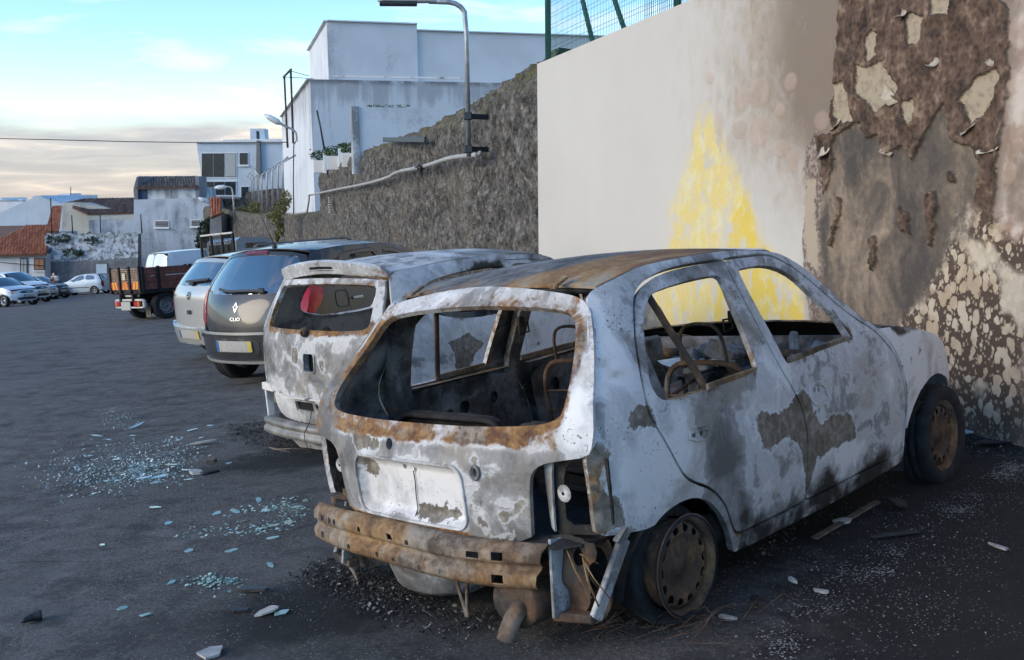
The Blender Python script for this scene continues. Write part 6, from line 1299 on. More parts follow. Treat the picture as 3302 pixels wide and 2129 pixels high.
def make_car(root, S, sp, st=.07):
    """sp: outlines. side, wins, doors(list), tail, tail_win, roof(x0,x1), hood(x0,x1), screen, nose, bumpers, wheels"""
    M = sp['paint']; car = root; gl = sp.get('glass', M_GLASS)
    for sg in (-1, 1):
        out = (0, sg, 0); doors = sp.get('doors', [])
        panel('body_side', sp['side'], S.side(sg), M, car, [w for w, d in sp['wins'] if d is None] + [offset_poly(chaikin(d, 2), .005) for d in doors], .02, st, out, None, M_PLASTIC, 1)
        dobs = [panel('door', d, S.side(sg), M, car, [w for w, k in sp['wins'] if k == i], .02, st, out, None, M_PLASTIC, 2) for i, d in enumerate(doors)]
        for i, (w, k) in enumerate(sp['wins']): panel('side_window', offset_poly(chaikin(w, 1), .006), S.side(sg, -.012), sp.get('sglass', gl), dobs[k] if k is not None else car, (), .005, st * 1.2, out, smooth_outline=0)
        for i, (hx, hz) in enumerate(sp.get('handles', [])):
            g = G(); a = Vector(S.side(sg, .018)(np.array([[hx - .075, hz]]))[0]); b = Vector(S.side(sg, .018)(np.array([[hx + .075, hz + .004]]))[0]); g.beam(a, b, .022, .028, bev=.006); g.build('door_handle', sp.get('handle_mat', M), dobs[min(i, len(dobs) - 1)] if dobs else car)
        if 'mirror' in sp:
            mx, mz = sp['mirror']; p = Vector(S.side(sg, .10)(np.array([[mx, mz]]))[0]); g = G(); g.box(p, (.10, .17, .12), None, .03); g.beam(p - Vector((0, sg * .06, .02)), p - Vector((-.03, sg * .13, .05)), .04, .04); g.build('wing_mirror', sp.get('mirror_mat', M), car)
        for (wx, wy, wr, wt) in sp['wheels']:
            steel_wheel(car, (wx, sg * wy, wt), sg, wr, wt, sp.get('tw', .17), sp.get('rim', M_GREYPL), M_RUBBER, alloy=sp.get('alloy', 0), covermat=sp.get('cover'), hole=.016)
            V = []; n = 8; ra = wt + .05
            for k in range(n + 1): a = math.pi * k / n; V += [(wx + ra * math.cos(a), sg * (wy + .06), wt + ra * math.sin(a)), (wx + ra * math.cos(a), sg * (wy - .28), wt + ra * math.sin(a))]
            g = G(); g.add(V, [(2 * k, 2 * k + 2, 2 * k + 3, 2 * k + 1) for k in range(n)], True); g.build('wheel_liner', M_BLACK, car)
        if 'rub' in sp: strip_on('rub_strip', S.side(sg, .004), sp['rub'], .05, sp.get('rub_mat', M_PLASTIC), car, .012, out)
    panel('roof', S.roof_outline(*sp['roof'], .004, sp.get('rb0', -.03), sp.get('rb1', .08)), S.roof(), M, car, (), .015, st, (0, 0, 1), None, M_PLASTIC, 0)
    if 'tail' in sp:
        T = panel('tailgate', sp['tail'], S.tail(), M, car, [sp['tail_win']] if sp.get('tail_win') else [], .02, st * .7, (-1, 0, 0), None, M_PLASTIC, 1)
        if sp.get('tail_win'): panel('rear_window', offset_poly(chaikin(sp['tail_win'], 1), .010), S.tail(sp.get('rwoff', -.006)), gl, T, (), .006, st * .7, (-1, 0, 0), smooth_outline=0)
    else: T = None
    if 'rear_bumper' in sp: panel('rear_bumper', sp['rear_bumper'], S.tail(sp.get('rbo', .035)), sp.get('bump_mat', M), car, (), .05, st * .7, (-1, 0, 0), None, M_PLASTIC, 1)
    if 'bumper_side' in sp:
        for sg in (-1, 1): panel('bumper_wrap', sp['bumper_side'], S.side(sg, .02), sp.get('bump_mat', M), car, (), .05, st * .7, (0, sg, 0), None, M_PLASTIC, 1)
    if 'hood' in sp: panel('bonnet', S.hood_outline(*sp['hood'], .01, .14, .10), S.hood(), M, car, (), .015, st, (0, 0, 1), None, M_PLASTIC, 0)
    if 'screen' in sp:
        (x0, z0, y0), (x1, z1, y1) = sp['screen']; n = 9; V = []
        for j in range(5):
            t = j / 4; x = x0 + (x1 - x0) * t - .05 * math.sin(math.pi * t) * 0; z = z0 + (z1 - z0) * t + .03 * math.sin(math.pi * t); w = y0 + (y1 - y0) * t
            for k in range(n): u = 2 * k / (n - 1) - 1; V.append((x + .13 * (1 - u * u), u * w, z + .035 * (1 - u * u)))
        me = mkmesh('windscreen', V, [(j * n + k, j * n + k + 1, (j + 1) * n + k + 1, (j + 1) * n + k) for j in range(4) for k in range(n - 1)], gl, True); mobj('windscreen', me, car)
    if 'nose' in sp: panel('nose', sp['nose'], S.nose(), sp.get('nose_mat', M), car, sp.get('nose_holes', []), .03, st, (1, 0, 0), None, M_PLASTIC, 1)
    g = G(); x0, x1 = sp['floor']; g.box(((x0 + x1) / 2, 0, .27), (x1 - x0, sp.get('fw', 1.35), .05)); g.build('underbody', M_BLACK, car)
    if sp.get('seats', True):
        for x in sp.get('seat_x', (.75,)):
            for y in (-.36, .36): g = G(); g.box((x, y, .68), (.14, .46, .62), Matrix.Rotation(-.18, 3, 'Y'), .05); g.box((x - .07, y, 1.08), (.09, .24, .18), Matrix.Rotation(-.1, 3, 'Y'), .03); g.build('seat', M_PLASTIC, car)
        g = G(); g.box((sp.get('bench', -.02), 0, .72), (.14, 1.2, .5), Matrix.Rotation(-.2, 3, 'Y'), .04); g.build('rear_bench', M_PLASTIC, car)
    return T

def clio():
    car = empty('grey_hatchback', mat=pose(-2.48, 10.70, -.46, .56, -.009, -.054)); tag(car, 'dark grey hatchback with red tail lamps, parked beyond the second burnt car', 'car')
    S = Shell([(-.75, .74), (-.4, .80), (0, .84), (.8, .853), (1.8, .853), (2.4, .83), (2.9, .76), (3.3, .6)], [(0, .10), (.25, .035), (.5, .004), (.66, 0), (.85, .010), (1.0, .035)], (1.0, .45, .20, 1.15),
              [(.2, -.36), (.45, -.40), (.7, -.42), (.9, -.40), (1.05, -.34), (1.25, -.22), (1.45, -.08)], [(.2, -.58), (.45, -.66), (.62, -.67), (.85, -.64), (.98, -.58), (1.25, -.40), (1.45, -.24)],
              [(-.3, 1.36), (-.05, 1.40), (.4, 1.435), (.9, 1.44), (1.3, 1.40), (1.6, 1.33)], .05, 2.3, nose_seam=[(.3, 2.95), (.6, 2.95), (.85, 2.7)], nose_mid=[(.3, 3.30), (.6, 3.32), (.85, 3.05)], hood=[(1.85, 1.02), (2.2, .98), (2.6, .88), (2.9, .76)], rear_round=(.05, .25), front_round=(.12, .45))
    side = [(-.12, 1.38), (-.05, 1.40), (.4, 1.435), (.9, 1.44), (1.3, 1.40), (1.45, 1.36), (1.75, 1.18), (2.0, 1.03), (2.3, .96), (2.6, .88), (2.85, .78), (2.93, .68), (2.95, .45), (2.90, .30), (2.93, .28), (2.90, .42), (2.80, .55), (2.65, .64), (2.52, .64), (2.38, .58), (2.27, .45), (2.22, .28), (2.1, .20), (.5, .20), (.36, .28), (.31, .44), (.2, .58), (.06, .65), (-.08, .65), (-.22, .58), (-.31, .46), (-.35, .36), (-.40, .36), (-.425, .7), (-.40, .9), (-.34, 1.05), (-.22, 1.25)]
    qwin = [(.02, 1.10), (-.03, 1.15), (.05, 1.27), (.16, 1.31), (.30, 1.32), (.23, 1.09)]; rwin = [(.27, 1.085), (.34, 1.325), (.60, 1.35), (.86, 1.35), (.84, 1.06)]; fwin = [(.94, 1.05), (.96, 1.345), (1.12, 1.34), (1.32, 1.29), (1.70, 1.06), (1.74, 1.01), (1.66, 1.0)]
    rdoor = [(.12, 1.08), (.22, 1.33), (.30, 1.355), (.60, 1.385), (.89, 1.39), (.90, 1.0), (.90, .28), (.50, .28), (.42, .45), (.28, .65), (.16, .80)]; fdoor = [(.91, .28), (.91, 1.39), (1.15, 1.38), (1.38, 1.32), (1.80, 1.06), (1.94, .95), (1.97, .6), (1.92, .30)]
    tw = mirror([(0, .985), (-.45, .99), (-.62, 1.01), (-.66, 1.06), (-.61, 1.22), (-.53, 1.335), (-.46, 1.365), (0, 1.385)])
    sp = dict(paint=M_CLIO, side=side, wins=[(qwin, None), (rwin, 0), (fwin, 1)], doors=[rdoor, fdoor], tail=mirror([(0, .585), (-.42, .59), (-.55, .62), (-.60, .70), (-.64, .90), (-.71, .99), (-.70, 1.10), (-.64, 1.28), (-.56, 1.39), (0, 1.425)]), tail_win=tw, roof=(-.10, 1.38), handles=[(.30, .88), (1.10, .87)], handle_mat=M_SILVER, mirror=(1.70, 1.05), wheels=[(0, .73, .19, .30), (2.575, .73, .19, .30)], cover=M_GREYPL, rim=M_GREYPL, sglass=M_SEETHRU,
              rear_bumper=mirror([(0, .27), (-.55, .27), (-.70, .31), (-.76, .42), (-.765, .58), (-.70, .61), (-.55, .60), (-.42, .575), (0, .57)]), rbo=.045, bump_mat=M_CLIO, bumper_side=[(-.42, .30), (-.34, .33), (-.30, .44), (-.22, .58), (-.30, .61), (-.44, .60)], hood=(1.98, 2.85), screen=((1.98, 1.00, .68), (1.36, 1.40, .54)), nose=mirror([(0, .25), (-.6, .26), (-.70, .5), (-.62, .72), (0, .80)]), floor=(-.4, 2.9), seat_x=(1.05,), bench=.2)
    T = make_car(car, S, sp, .06)
    panel('number_panel', mirror([(0, .375), (-.32, .375), (-.34, .43), (-.33, .54), (0, .545)]), S.tail(.050), M_PLASTIC, car, (), .02, .05, (-1, 0, 0), None, None, 1)
    number_plate(car, S.tail(.05), 0, .46)
    strip_on('bumper_trim', S.tail(.052), [(.74, .585), (.5, .597), (0, .592), (-.5, .597), (-.74, .585)], .028, M_SILVER, car, .010, (-1, 0, 0)); strip_on('bumper_trim', S.tail(.052), [(.70, .30), (.4, .29), (0, .288), (-.4, .29), (-.70, .30)], .03, M_SILVER, car, .010, (-1, 0, 0))
    for sg in (-1, 1): strip_on('bumper_pad', S.tail(.055), [(sg * .66, .56), (sg * .76, .55)], .05, M_GREYPL, car, .012, (-1, 0, 0))
    lamp_pair(car, S, [(.57, .70), (.61, .64), (.74, .70), (.78, .82), (.78, .98), (.74, 1.05), (.67, 1.03), (.62, .92)], [(-.42, .70), (-.30, .78), (-.19, .92), (-.17, 1.02), (-.22, 1.07), (-.34, 1.06), (-.41, .9)], M_RED)
    g = G(); g.lathe([(.025, -.01), (.03, 0), (.02, .012)], Matrix.Rotation(R(-90), 3, 'Y'), 10); 
    brk = mirror([(0, 1.395), (-.15, 1.393), (-.165, 1.405), (-.15, 1.425), (0, 1.43)]); panel('brake_lamp', brk, S.tail(.014), M_DKRED, T, (), .015, .03, (-1, 0, 0), smooth_outline=0)
    strip_on('wiper', S.tail(.02), [(-.30, 1.02), (-.12, 1.03), (.16, 1.02), (.34, 1.045)], .022, M_PLASTIC, T, .014, (-1, 0, 0)); p = Vector(S.tail(.02)(np.array([[-.30, 1.02]]))[0]); g = G(); g.box(p, (.03, .09, .06), None, .012); g.build('wiper_boss', M_PLASTIC, T)
    # maker's diamond and lettering
    tf = S.tail(.004); g = G(); dy, dz = .036, .058
    def dia(k): return [(0, .86 + dz * k), (-dy * k, .86), (0, .86 - dz * k), (dy * k, .86)]
    panel('diamond_badge', dia(1.0), S.tail(.006), M_CHROME, T, [dia(.5)], .010, .012, (-1, 0, 0), smooth_outline=0)
    badge_text('model_badge', 'CLIO', .050, M_CHROME, T, tf, -.01, .735, .0015, 1.3); badge_text('trim_badge', 'BENO', .022, M_CHROME, T, tf, -.40, .655, .002, 1.1) if False else None
    g = G(); a = Vector(S.roof(.0)(np.array([[-.02, 0]]))[0]); g.lathe([(.03, 0), (.025, .015), (.012, .03), (.005, .04)], None, 10); g.tube([(0, 0, .03), (-.08, 0, .16), (-.17, 0, .36)], [.005, .004, .003], 5); o = g.build('aerial', M_PLASTIC, car); o.location = a
    strip_on('fuel_flap', S.side(-1, .003), rrect(-.02, .80, .17, .97, .05) + [rrect(-.02, .80, .17, .97, .05)[0]], .007, M_BLACK, car, .001, (0, -1, 0))
    return car
clio()

def golf():
    car = empty('silver_hatchback', mat=pose(-3.64, 13.38, -.62, .80, -.002, -.052)); tag(car, 'silver-beige hatchback with round emblem, parked beyond the dark grey hatchback', 'car')
    S = Shell([(-.8, .76), (-.3, .83), (.5, .865), (1.8, .867), (2.5, .84), (3.0, .74), (3.3, .6)], [(0, .09), (.25, .03), (.5, .004), (.65, 0), (.85, .010), (.98, .030)], (.98, .42, .22, 1.1),
              [(.2, -.50), (.5, -.58), (.85, -.60), (1.0, -.54), (1.37, -.28)], [(.2, -.70), (.5, -.76), (.85, -.76), (.98, -.71), (1.37, -.40)],
              [(-.4, 1.32), (-.2, 1.345), (.4, 1.395), (.9, 1.40), (1.3, 1.36), (1.6, 1.3)], .045, 3.0, nose_seam=[(.3, 3.0), (.6, 3.0), (.8, 2.8)], nose_mid=[(.3, 3.3), (.6, 3.32), (.8, 3.1)], hood=[(1.8, .97), (2.2, .92), (2.7, .83), (3.0, .74)], rear_round=(.04, .22), front_round=(.12, .45))
    side = [(-.30, 1.335), (-.2, 1.345), (.4, 1.395), (.9, 1.40), (1.3, 1.36), (1.45, 1.30), (1.80, 1.06), (2.0, .97), (2.7, .83), (2.95, .74), (3.0, .55), (2.95, .30), (2.85, .30), (2.80, .45), (2.67, .58), (2.51, .62), (2.35, .58), (2.22, .45), (2.17, .28), (2.1, .22), (.42, .22), (.33, .30), (.29, .45), (.16, .58), (0, .62), (-.16, .58), (-.29, .46), (-.34, .30), (-.52, .30), (-.585, .5), (-.60, .85), (-.54, 1.0), (-.40, 1.2)]
    rwin = [(-.05, 1.03), (-.10, 1.08), (.0, 1.24), (.08, 1.29), (.35, 1.335), (.62, 1.345), (.62, 1.02)]; fwin = [(.72, 1.01), (.73, 1.345), (1.05, 1.33), (1.25, 1.28), (1.62, 1.04), (1.66, .99)]
    sp = dict(paint=M_SILVER, side=side, wins=[(rwin, None), (fwin, 0)], doors=[[(.67, .30), (.68, 1.375), (1.1, 1.365), (1.30, 1.31), (1.75, 1.03), (1.88, .92), (1.90, .6), (1.86, .31)]], tail=mirror([(0, .46), (-.45, .465), (-.54, .48), (-.57, .60), (-.585, .95), (-.64, .99), (-.63, 1.06), (-.55, 1.27), (-.50, 1.33), (0, 1.355)]), tail_win=mirror([(0, 1.0), (-.52, 1.01), (-.585, 1.03), (-.59, 1.06), (-.52, 1.25), (-.47, 1.29), (0, 1.305)]), roof=(-.28, 1.32), mirror=(1.55, 1.03), wheels=[(0, .74, .19, .305), (2.51, .74, .19, .305)], handles=[(.85, .85)], rear_bumper=mirror([(0, .24), (-.6, .25), (-.76, .30), (-.80, .40), (-.80, .50), (-.72, .53), (-.56, .475), (0, .452)]), rbo=.05, bumper_side=[(-.58, .28), (-.37, .30), (-.31, .44), (-.26, .52), (-.60, .53)], hood=(2.0, 2.9), screen=((1.98, .96, .68), (1.36, 1.36, .55)), nose=mirror([(0, .25), (-.6, .26), (-.70, .5), (-.62, .68), (0, .75)]), floor=(-.5, 2.9), seat_x=(1.0,), bench=.05)
    T = make_car(car, S, sp, .07)
    number_plate(car, S.tail(.05), -.02, .375)
    for sg in (-1, 1): strip_on('bumper_pad', S.tail(.055), [(sg * .40, .43), (sg * .80, .44)] if sg < 0 else [(.62, .43), (.82, .44)], .045, M_GREYPL, car, .012, (-1, 0, 0))
    lamp_pair(car, S, [(.60, .56), (.74, .56), (.80, .62), (.80, .85), (.77, .93), (.61, .94)], [(-.60, .57), (-.52, .58), (-.47, .70), (-.49, .90), (-.56, .94)], M_DKRED, extra=([(.61, .66), (.70, .66), (.70, .80), (.61, .80)], M_RED))
    tf = S.tail(.006); c = (0, .88)
    ring = ell(*c, .058, n=24); panel('round_emblem', ring, tf, M_CHROME, T, [ell(*c, .050, n=24)], .010, .014, (-1, 0, 0), smooth_outline=0)
    for pts in ([(.026, .922), (.0, .885), (-.026, .922)], [(.045, .905), (.022, .842), (.0, .878), (-.022, .842), (-.045, .905)]): strip_on('emblem_letter', tf, pts, .010, M_CHROME, T, .006, (-1, 0, 0), .01)
    panel('emblem_disc', ell(*c, .049, n=20), S.tail(.002), M_PLASTIC, T, (), .004, .02, (-1, 0, 0), smooth_outline=0)
    g = G(); p = Vector(S.tail(.012)(np.array([[-.01, .665]]))[0]); g.box(p, (.02, .10, .055), None, .008); g.build('lock_button', M_PLASTIC, T); panel('lock_surround', rrect(-.075, .63, .055, .70, .012), S.tail(.004), M_SILVER, T, [rrect(-.06, .64, .04, .69, .008)], .008, .03, (-1, 0, 0), smooth_outline=0)
    strip_on('wiper', S.tail(.015), [(-.36, 1.09), (-.1, 1.075), (.06, 1.065), (.18, 1.06)], .03, M_PLASTIC, T, .02, (-1, 0, 0)); g = G(); p = Vector(S.tail(.02)(np.array([[.0, 1.035]]))[0]); g.box(p, (.03, .11, .06), Matrix.Rotation(.2, 3, 'X'), .012); g.build('wiper_boss', M_PLASTIC, T)
    for (y, w) in ((.49, .06), (-.46, .07)): strip_on('small_badge', tf, [(y - w / 2, .88), (y + w / 2, .88)], .02, M_PLASTIC, T, .004, (-1, 0, 0), .02)
    return car
golf()
# ------------------------------------------------------------------ generic intact hatch used for the cars further off
def generic(root, paint, front=True, st=.12, glass=M_GLASS, lampmat=M_DKRED, estate=False, grille=M_BLACKP):
    tx = -.30 if not estate else -.52
    S = Shell([(-.8, .76), (-.3, .83), (.5, .86), (1.8, .865), (2.5, .84), (3.0, .76), (3.3, .64)], [(0, .09), (.25, .03), (.5, .004), (.65, 0), (.85, .010), (.98, .030)], (.98, .42, .20, 1.1),
              [(.2, -.50), (.5, -.57), (.85, -.58), (1.0, -.56 if estate else -.52), (1.37, tx)], [(.2, -.68), (.5, -.72), (.85, -.72), (.98, -.70), (1.37, tx - .10)],
              [(-.5, 1.32), (-.2, 1.36), (.4, 1.40), (.9, 1.40), (1.3, 1.35), (1.6, 1.27)], .045, 3.0, nose_seam=[(.3, 2.98), (.6, 2.98), (.75, 2.86)], nose_mid=[(.3, 3.24), (.6, 3.26), (.75, 3.12)], hood=[(1.8, .97), (2.2, .93), (2.7, .85), (3.05, .74)], rear_round=(.04, .22), front_round=(.10, .40))
    side = [(tx - .0, 1.34), (.1, 1.385), (.4, 1.40), (.9, 1.40), (1.3, 1.35), (1.45, 1.29), (1.80, 1.06), (2.0, .97), (2.7, .85), (2.90, .76), (2.98, .55), (2.95, .28), (2.85, .28), (2.80, .45), (2.67, .58), (2.51, .62), (2.35, .58), (2.22, .45), (2.17, .28), (2.1, .22), (.42, .22), (.33, .30), (.29, .45), (.16, .58), (0, .62), (-.16, .58), (-.29, .46), (-.34, .30), (-.50, .30), (-.57, .5), (-.58, .85), (-.55 if estate else -.52, 1.0)]
    k = -.18 if estate else 0
    rwin = [(-.05 + k, 1.03), (-.10 + k, 1.08), (.0 + k, 1.25), (.08 + k, 1.30), (.35, 1.34), (.62, 1.345), (.62, 1.02)]; fwin = [(.72, 1.01), (.73, 1.345), (1.05, 1.33), (1.25, 1.28), (1.62, 1.04), (1.66, .99)]
    sp = dict(paint=paint, side=side, wins=[(rwin, None), (fwin, 0)], doors=[[(.67, .30), (.68, 1.375), (1.1, 1.36), (1.30, 1.30), (1.75, 1.03), (1.88, .92), (1.90, .6), (1.86, .31)]], tail=mirror([(0, .46), (-.50, .465), (-.56, .50), (-.60, .95), (-.64, .99), (-.63, 1.06), (-.56, 1.27), (-.50, 1.33), (0, 1.36)]), tail_win=mirror([(0, 1.0), (-.52, 1.01), (-.585, 1.03), (-.52, 1.25), (-.47, 1.29), (0, 1.305)]), roof=(tx + .02, 1.32), mirror=(1.58, 1.03), mirror_mat=paint, wheels=[(0, .74, .19, .30), (2.51, .74, .19, .30)], handles=[(.85, .85)], rear_bumper=mirror([(0, .24), (-.6, .25), (-.76, .30), (-.80, .50), (-.72, .53), (0, .452)]), hood=(2.0, 2.92), screen=((1.98, .96, .70), (1.34, 1.36, .57)), nose=mirror([(0, .24), (-.60, .25), (-.72, .40), (-.72, .55), (-.66, .70), (0, .775)]), rub=[(.35, .52), (1.2, .53), (2.1, .53)], floor=(-.5, 2.9), seats=False, glass=glass, alloy=6, cover=M_SILVERB, rim=M_SILVERB)
    make_car(root, S, sp, st); lamp_pair(root, S, [(.58, .56), (.74, .56), (.80, .62), (.80, .85), (.77, .93), (.60, .94)], None, lampmat)
    if front:
        lamp_pair(root, S, [(.42, .58), (.60, .57), (.72, .60), (.72, .68), (.62, .715), (.46, .70)], [(2.80, .60), (2.97, .58), (2.95, .66), (2.82, .70)], M_CLEARL, 'headlamp', True, ([(.60, .59), (.70, .60), (.70, .66), (.60, .67)], M_ORANGE))
        panel('grille', mirror([(0, .60), (-.34, .60), (-.38, .64), (-.34, .70), (0, .72)]), S.nose(.012), grille, root, (), .02, .08, (1, 0, 0), smooth_outline=1); panel('air_intake', mirror([(0, .29), (-.45, .29), (-.52, .36), (-.45, .40), (0, .41)]), S.nose(.012), M_PLASTIC, root, (), .02, .08, (1, 0, 0), smooth_outline=1)
        strip_on('badge', S.nose(.024), [(-.08, .66), (.08, .66)], .05, M_CHROME, root, .008, (1, 0, 0)); number_plate(root, S.nose(.02), 0, .475, .5, .115, 1)
    return S
def stand(name, px, py, az, label, cat='car', sc=(1, 1, 1), dz=0.0, xoff=0.0, yoff=0.0, pt=None):
    """put a vehicle with a given point of its frame over the ground point seen at px,py"""
    p = gp(px, py) if pt is None else Vector(pt); fw = Vector((math.sin(R(az)), math.cos(R(az)))); lf = Vector((-fw.y, fw.x)); x, y = p.x - fw.x * xoff - lf.x * yoff, p.y - fw.y * xoff - lf.y * yoff
    e = empty(name, mat=car_matrix(x, y, az, dz)); e.scale = sc; tag(e, label, cat); return e
# white people carrier with a black roof lip between the silver car and the truck
MP = empty('white_people_carrier', mat=car_matrix(-3.9, 17.5, 44)); MP.scale = (1.0, 1.0, 1.08); tag(MP, 'white people carrier mostly hidden, only its roof with black lip showing', 'car'); S_ = generic(MP, M_PALEB, True, .12, estate=True)
g = G(); g.box((-.62, 0, 1.36), (.22, 1.02, .035), Matrix.Rotation(-.1, 3, 'Y'), .012); g.build('roof_lip', M_PLASTIC, MP)
for sg in (-1, 1): g = G(); g.tube([(-.3, sg * .56, 1.40), (-.2, sg * .56, 1.44), (.9, sg * .56, 1.46), (1.0, sg * .56, 1.41)], .016, 6); g.build('roof_rail', M_GREYPL, MP)

# ------------------------------------------------------------------ flat-bed truck with wooden dropsides
def truck():
    r = stand('flatbed_truck', 537, 1027, 45, 'small flatbed truck with wooden dropsides and red-yellow hazard panels', 'truck', xoff=.62, yoff=-.66)
    MW = plain('red_brown_board', (.19, .065, .045), .75, 0, .35, 9, .4, 40); MWT = plain('weathered_tail_board', (.27, .19, .13), .85, 0, .35, 9, .4, 40); MST = plain('black_steel', (.018, .018, .019), .6, .3, .3); MR = plain('hazard_red', (.55, .06, .03), .5); MY_ = plain('hazard_yellow', (.72, .42, .04), .5); MCR = plain('cream_sign', (.55, .47, .34), .6); MWP = plain('worn_white', (.55, .52, .48), .7)
    Wd, L, z0, z1 = .84, 2.45, .74, 1.27
    # tail board: slats, posts, hazard panels
    tb = empty('tailboard'); tb.parent = r; ns = 11
    for k in range(ns): g = G(); h = (z1 - z0) / ns; g.box((-.0, 0, z0 + h * (k + .5)), (.035, Wd * 2, h * .80), None, .006); g.build('slat', MWT, tb)
    for y in (Wd - .02, Wd * .33, -Wd * .33, -Wd + .02): g = G(); g.box((-.035, y, (z0 + z1) / 2 - .02), (.05, .075, z1 - z0 + .12), None, .006); g.build('post', MST, tb)
    for j, y in enumerate((Wd * .665, 0, -Wd * .665)):
        w = .40; hp = empty('hazard_panel'); hp.parent = tb
        for k in range(5):
            a = -w / 2 + w * k / 5; b = a + w / 5; sl = .055 * (1 if j == 0 else -1 if j == 2 else (1 if k < 2 else -1 if k > 2 else 0)); V = [(-.026, y + a, z0 + .02), (-.026, y + b, z0 + .02), (-.026, y + b + sl, z0 + .20), (-.026, y + a + sl, z0 + .20)]
            V += [(p[0] - .012, p[1], p[2]) for p in V]; g = G(); g.add(V, [(3, 2, 1, 0), (4, 5, 6, 7), (0, 1, 5, 4), (1, 2, 6, 5), (2, 3, 7, 6), (3, 0, 4, 7)]); g.build('stripe', MR if k % 2 == 0 else MY_, hp)
    g = G(); g.box((-.04, .02, z0 + .33), (.015, .17, .17), None, .004); g.build('sign', MCR, tb)
    for y in (.52, -.55): g = G(); g.box((-.04, y, z0 - .06), (.03, .06, .05), None, .01); g.build('marker_lamp', M_DKRED, tb)
    for sg in (-1, 1):
        sd = empty('dropside'); sd.parent = r
        for k in range(3): g = G(); h = (z1 - z0) / 3; g.box((L / 2 + .03, sg * Wd, z0 + h * (k + .5)), (L, .035, h * .94), None, .006); g.build('plank', MW, sd)
        for x in (.03, .42, 1.25, 2.0, L): g = G(); g.box((x, sg * (Wd + .03), (z0 + z1) / 2 - .03), (.075, .045, z1 - z0 + .1), None, .006); g.build('post', MST, sd)
        for x in (.22, .70, .98, 1.55): g = G(); g.box((x + .05, sg * (Wd + .022), z1 - .21), (.27 if x > .3 else .10, .012, .022)); g.build('white_strip', MWP, sd)
        g = G(); g.box((.85, sg * (Wd + .02), z0 - .10), (.20, .03, .06), None, .01); g.build('side_marker', M_ORANGE, sd)
    g = G(); g.box((L / 2, 0, z0 - .05), (L, Wd * 2, .10), None, .01); g.build('bed_floor', MST, r)
    for y in (.35, -.35): g = G(); g.box((2.0, y, .55), (4.1, .08, .18), None, .01); g.build('chassis_rail', MST, r)
    g = G(); g.box((.10, .10, .60), (.06, 1.05, .05), None, .01); g.build('cross_member', MWP, r); g = G(); g.box((.35, .1, .52), (.5, 1.0, .22)); g.build('underbox', M_BLACK, r)
    lb = empty('lamp_bar'); lb.parent = r; g = G(); g.box((.02, -.05, .50), (.06, 1.50, .05), None, .01); g.box((.02, -.05, .32), (.06, 1.50, .04), None, .01); g.box((.02, .69, .41), (.06, .04, .2)); g.box((.04, -.80, .41), (.08, .06, .2), None, .02); g.build('bar_frame', MWP, lb)
    for y in (.50, -.45): g = G(); g.box((0, y, .41), (.07, .16, .12), None, .015); g.build('red_lens', M_RED, lb); g = G(); g.box((0, y + (.14 if y > 0 else -.15), .41), (.07, .10, .12), None, .015); g.build('orange_lens', M_ORANGE, lb)
    g = G(); g.box((-.02, .10, .36), (.015, .52, .21), None, .004); g.build('number_plate', M_PLATE, lb); g = G(); g.box((.25, -.52, .20), (.012, .26, .28)); g.build('mudflap', plain('mudflap_rubber', (.10, .09, .07), .8), r)
    g = G(); g.lathe([(.03, 0), (.03, .08)], Matrix.Rotation(R(90), 3, 'Y'), 8, cap=True); o = g.build('red_lamp', M_RED, r); o.location = (.0, .33, .66)
    for sg in (-1, 1):
        for x in (.62, 3.1): steel_wheel(r, (x, sg * .66, .33), sg, .20, .33, .2, M_GREYPL, M_RUBBER)
    # head board with expanded mesh
    hb = empty('head_board'); hb.parent = r; zt = 2.0
    for y in (Wd, .28, -.28, -Wd): g = G(); g.box((L + .05, y, (z0 + zt) / 2), (.06, .06, zt - z0), None, .008); g.build('post', MST, hb)
    for z in (zt, z1 + .02): g = G(); g.box((L + .05, 0, z), (.05, Wd * 2, .05), None, .008); g.build('rail', MWP if z == zt else MST, hb)
    g = G()
    for k in range(-8, 24):
        for s_ in (1, -1):
            y0 = -Wd + k * .075; z_0, z_1 = z1, zt; y1 = y0 + s_ * (zt - z1) * .55
            pts = [(L + .05, np.clip(y0, -Wd, Wd), z_0), (L + .05, np.clip(y1, -Wd, Wd), z_1)]
            if abs(pts[0][1] - pts[1][1]) > .05: g.tube(pts, .006, 4)
    tag(g.build('mesh', MST, hb), kind='stuff')
    # cab
    def cs(p): return np.c_[p[:, 0], np.full(len(p), 0.0), p[:, 1]]
    cab = [(2.62, .45), (2.62, 1.80), (2.75, 1.88), (3.55, 1.86), (3.95, 1.30), (4.05, .95), (4.05, .45), (3.5, .45), (3.42, .62), (3.25, .72), (2.95, .72), (2.78, .62), (2.70, .45)]
    g = G(); g.prism(cab, lambda a, b, t: (a, t * (1 if b < 1.3 else .94), b), -.82, .82); g.build('cab', M_SILVERB, r)
    g = G(); g.box((2.60, 0, 1.52), (.03, 1.25, .42), None, .01); g.build('cab_rear_window', M_GLASS, r)
    for sg in (-1, 1): g = G(); g.prism([(2.85, 1.28), (2.85, 1.72), (3.45, 1.72), (3.75, 1.28)], lambda a, b, t: (a, sg * t, b), .80, .835); g.build('cab_side_window', M_GLASS, r)
    return r
truck()
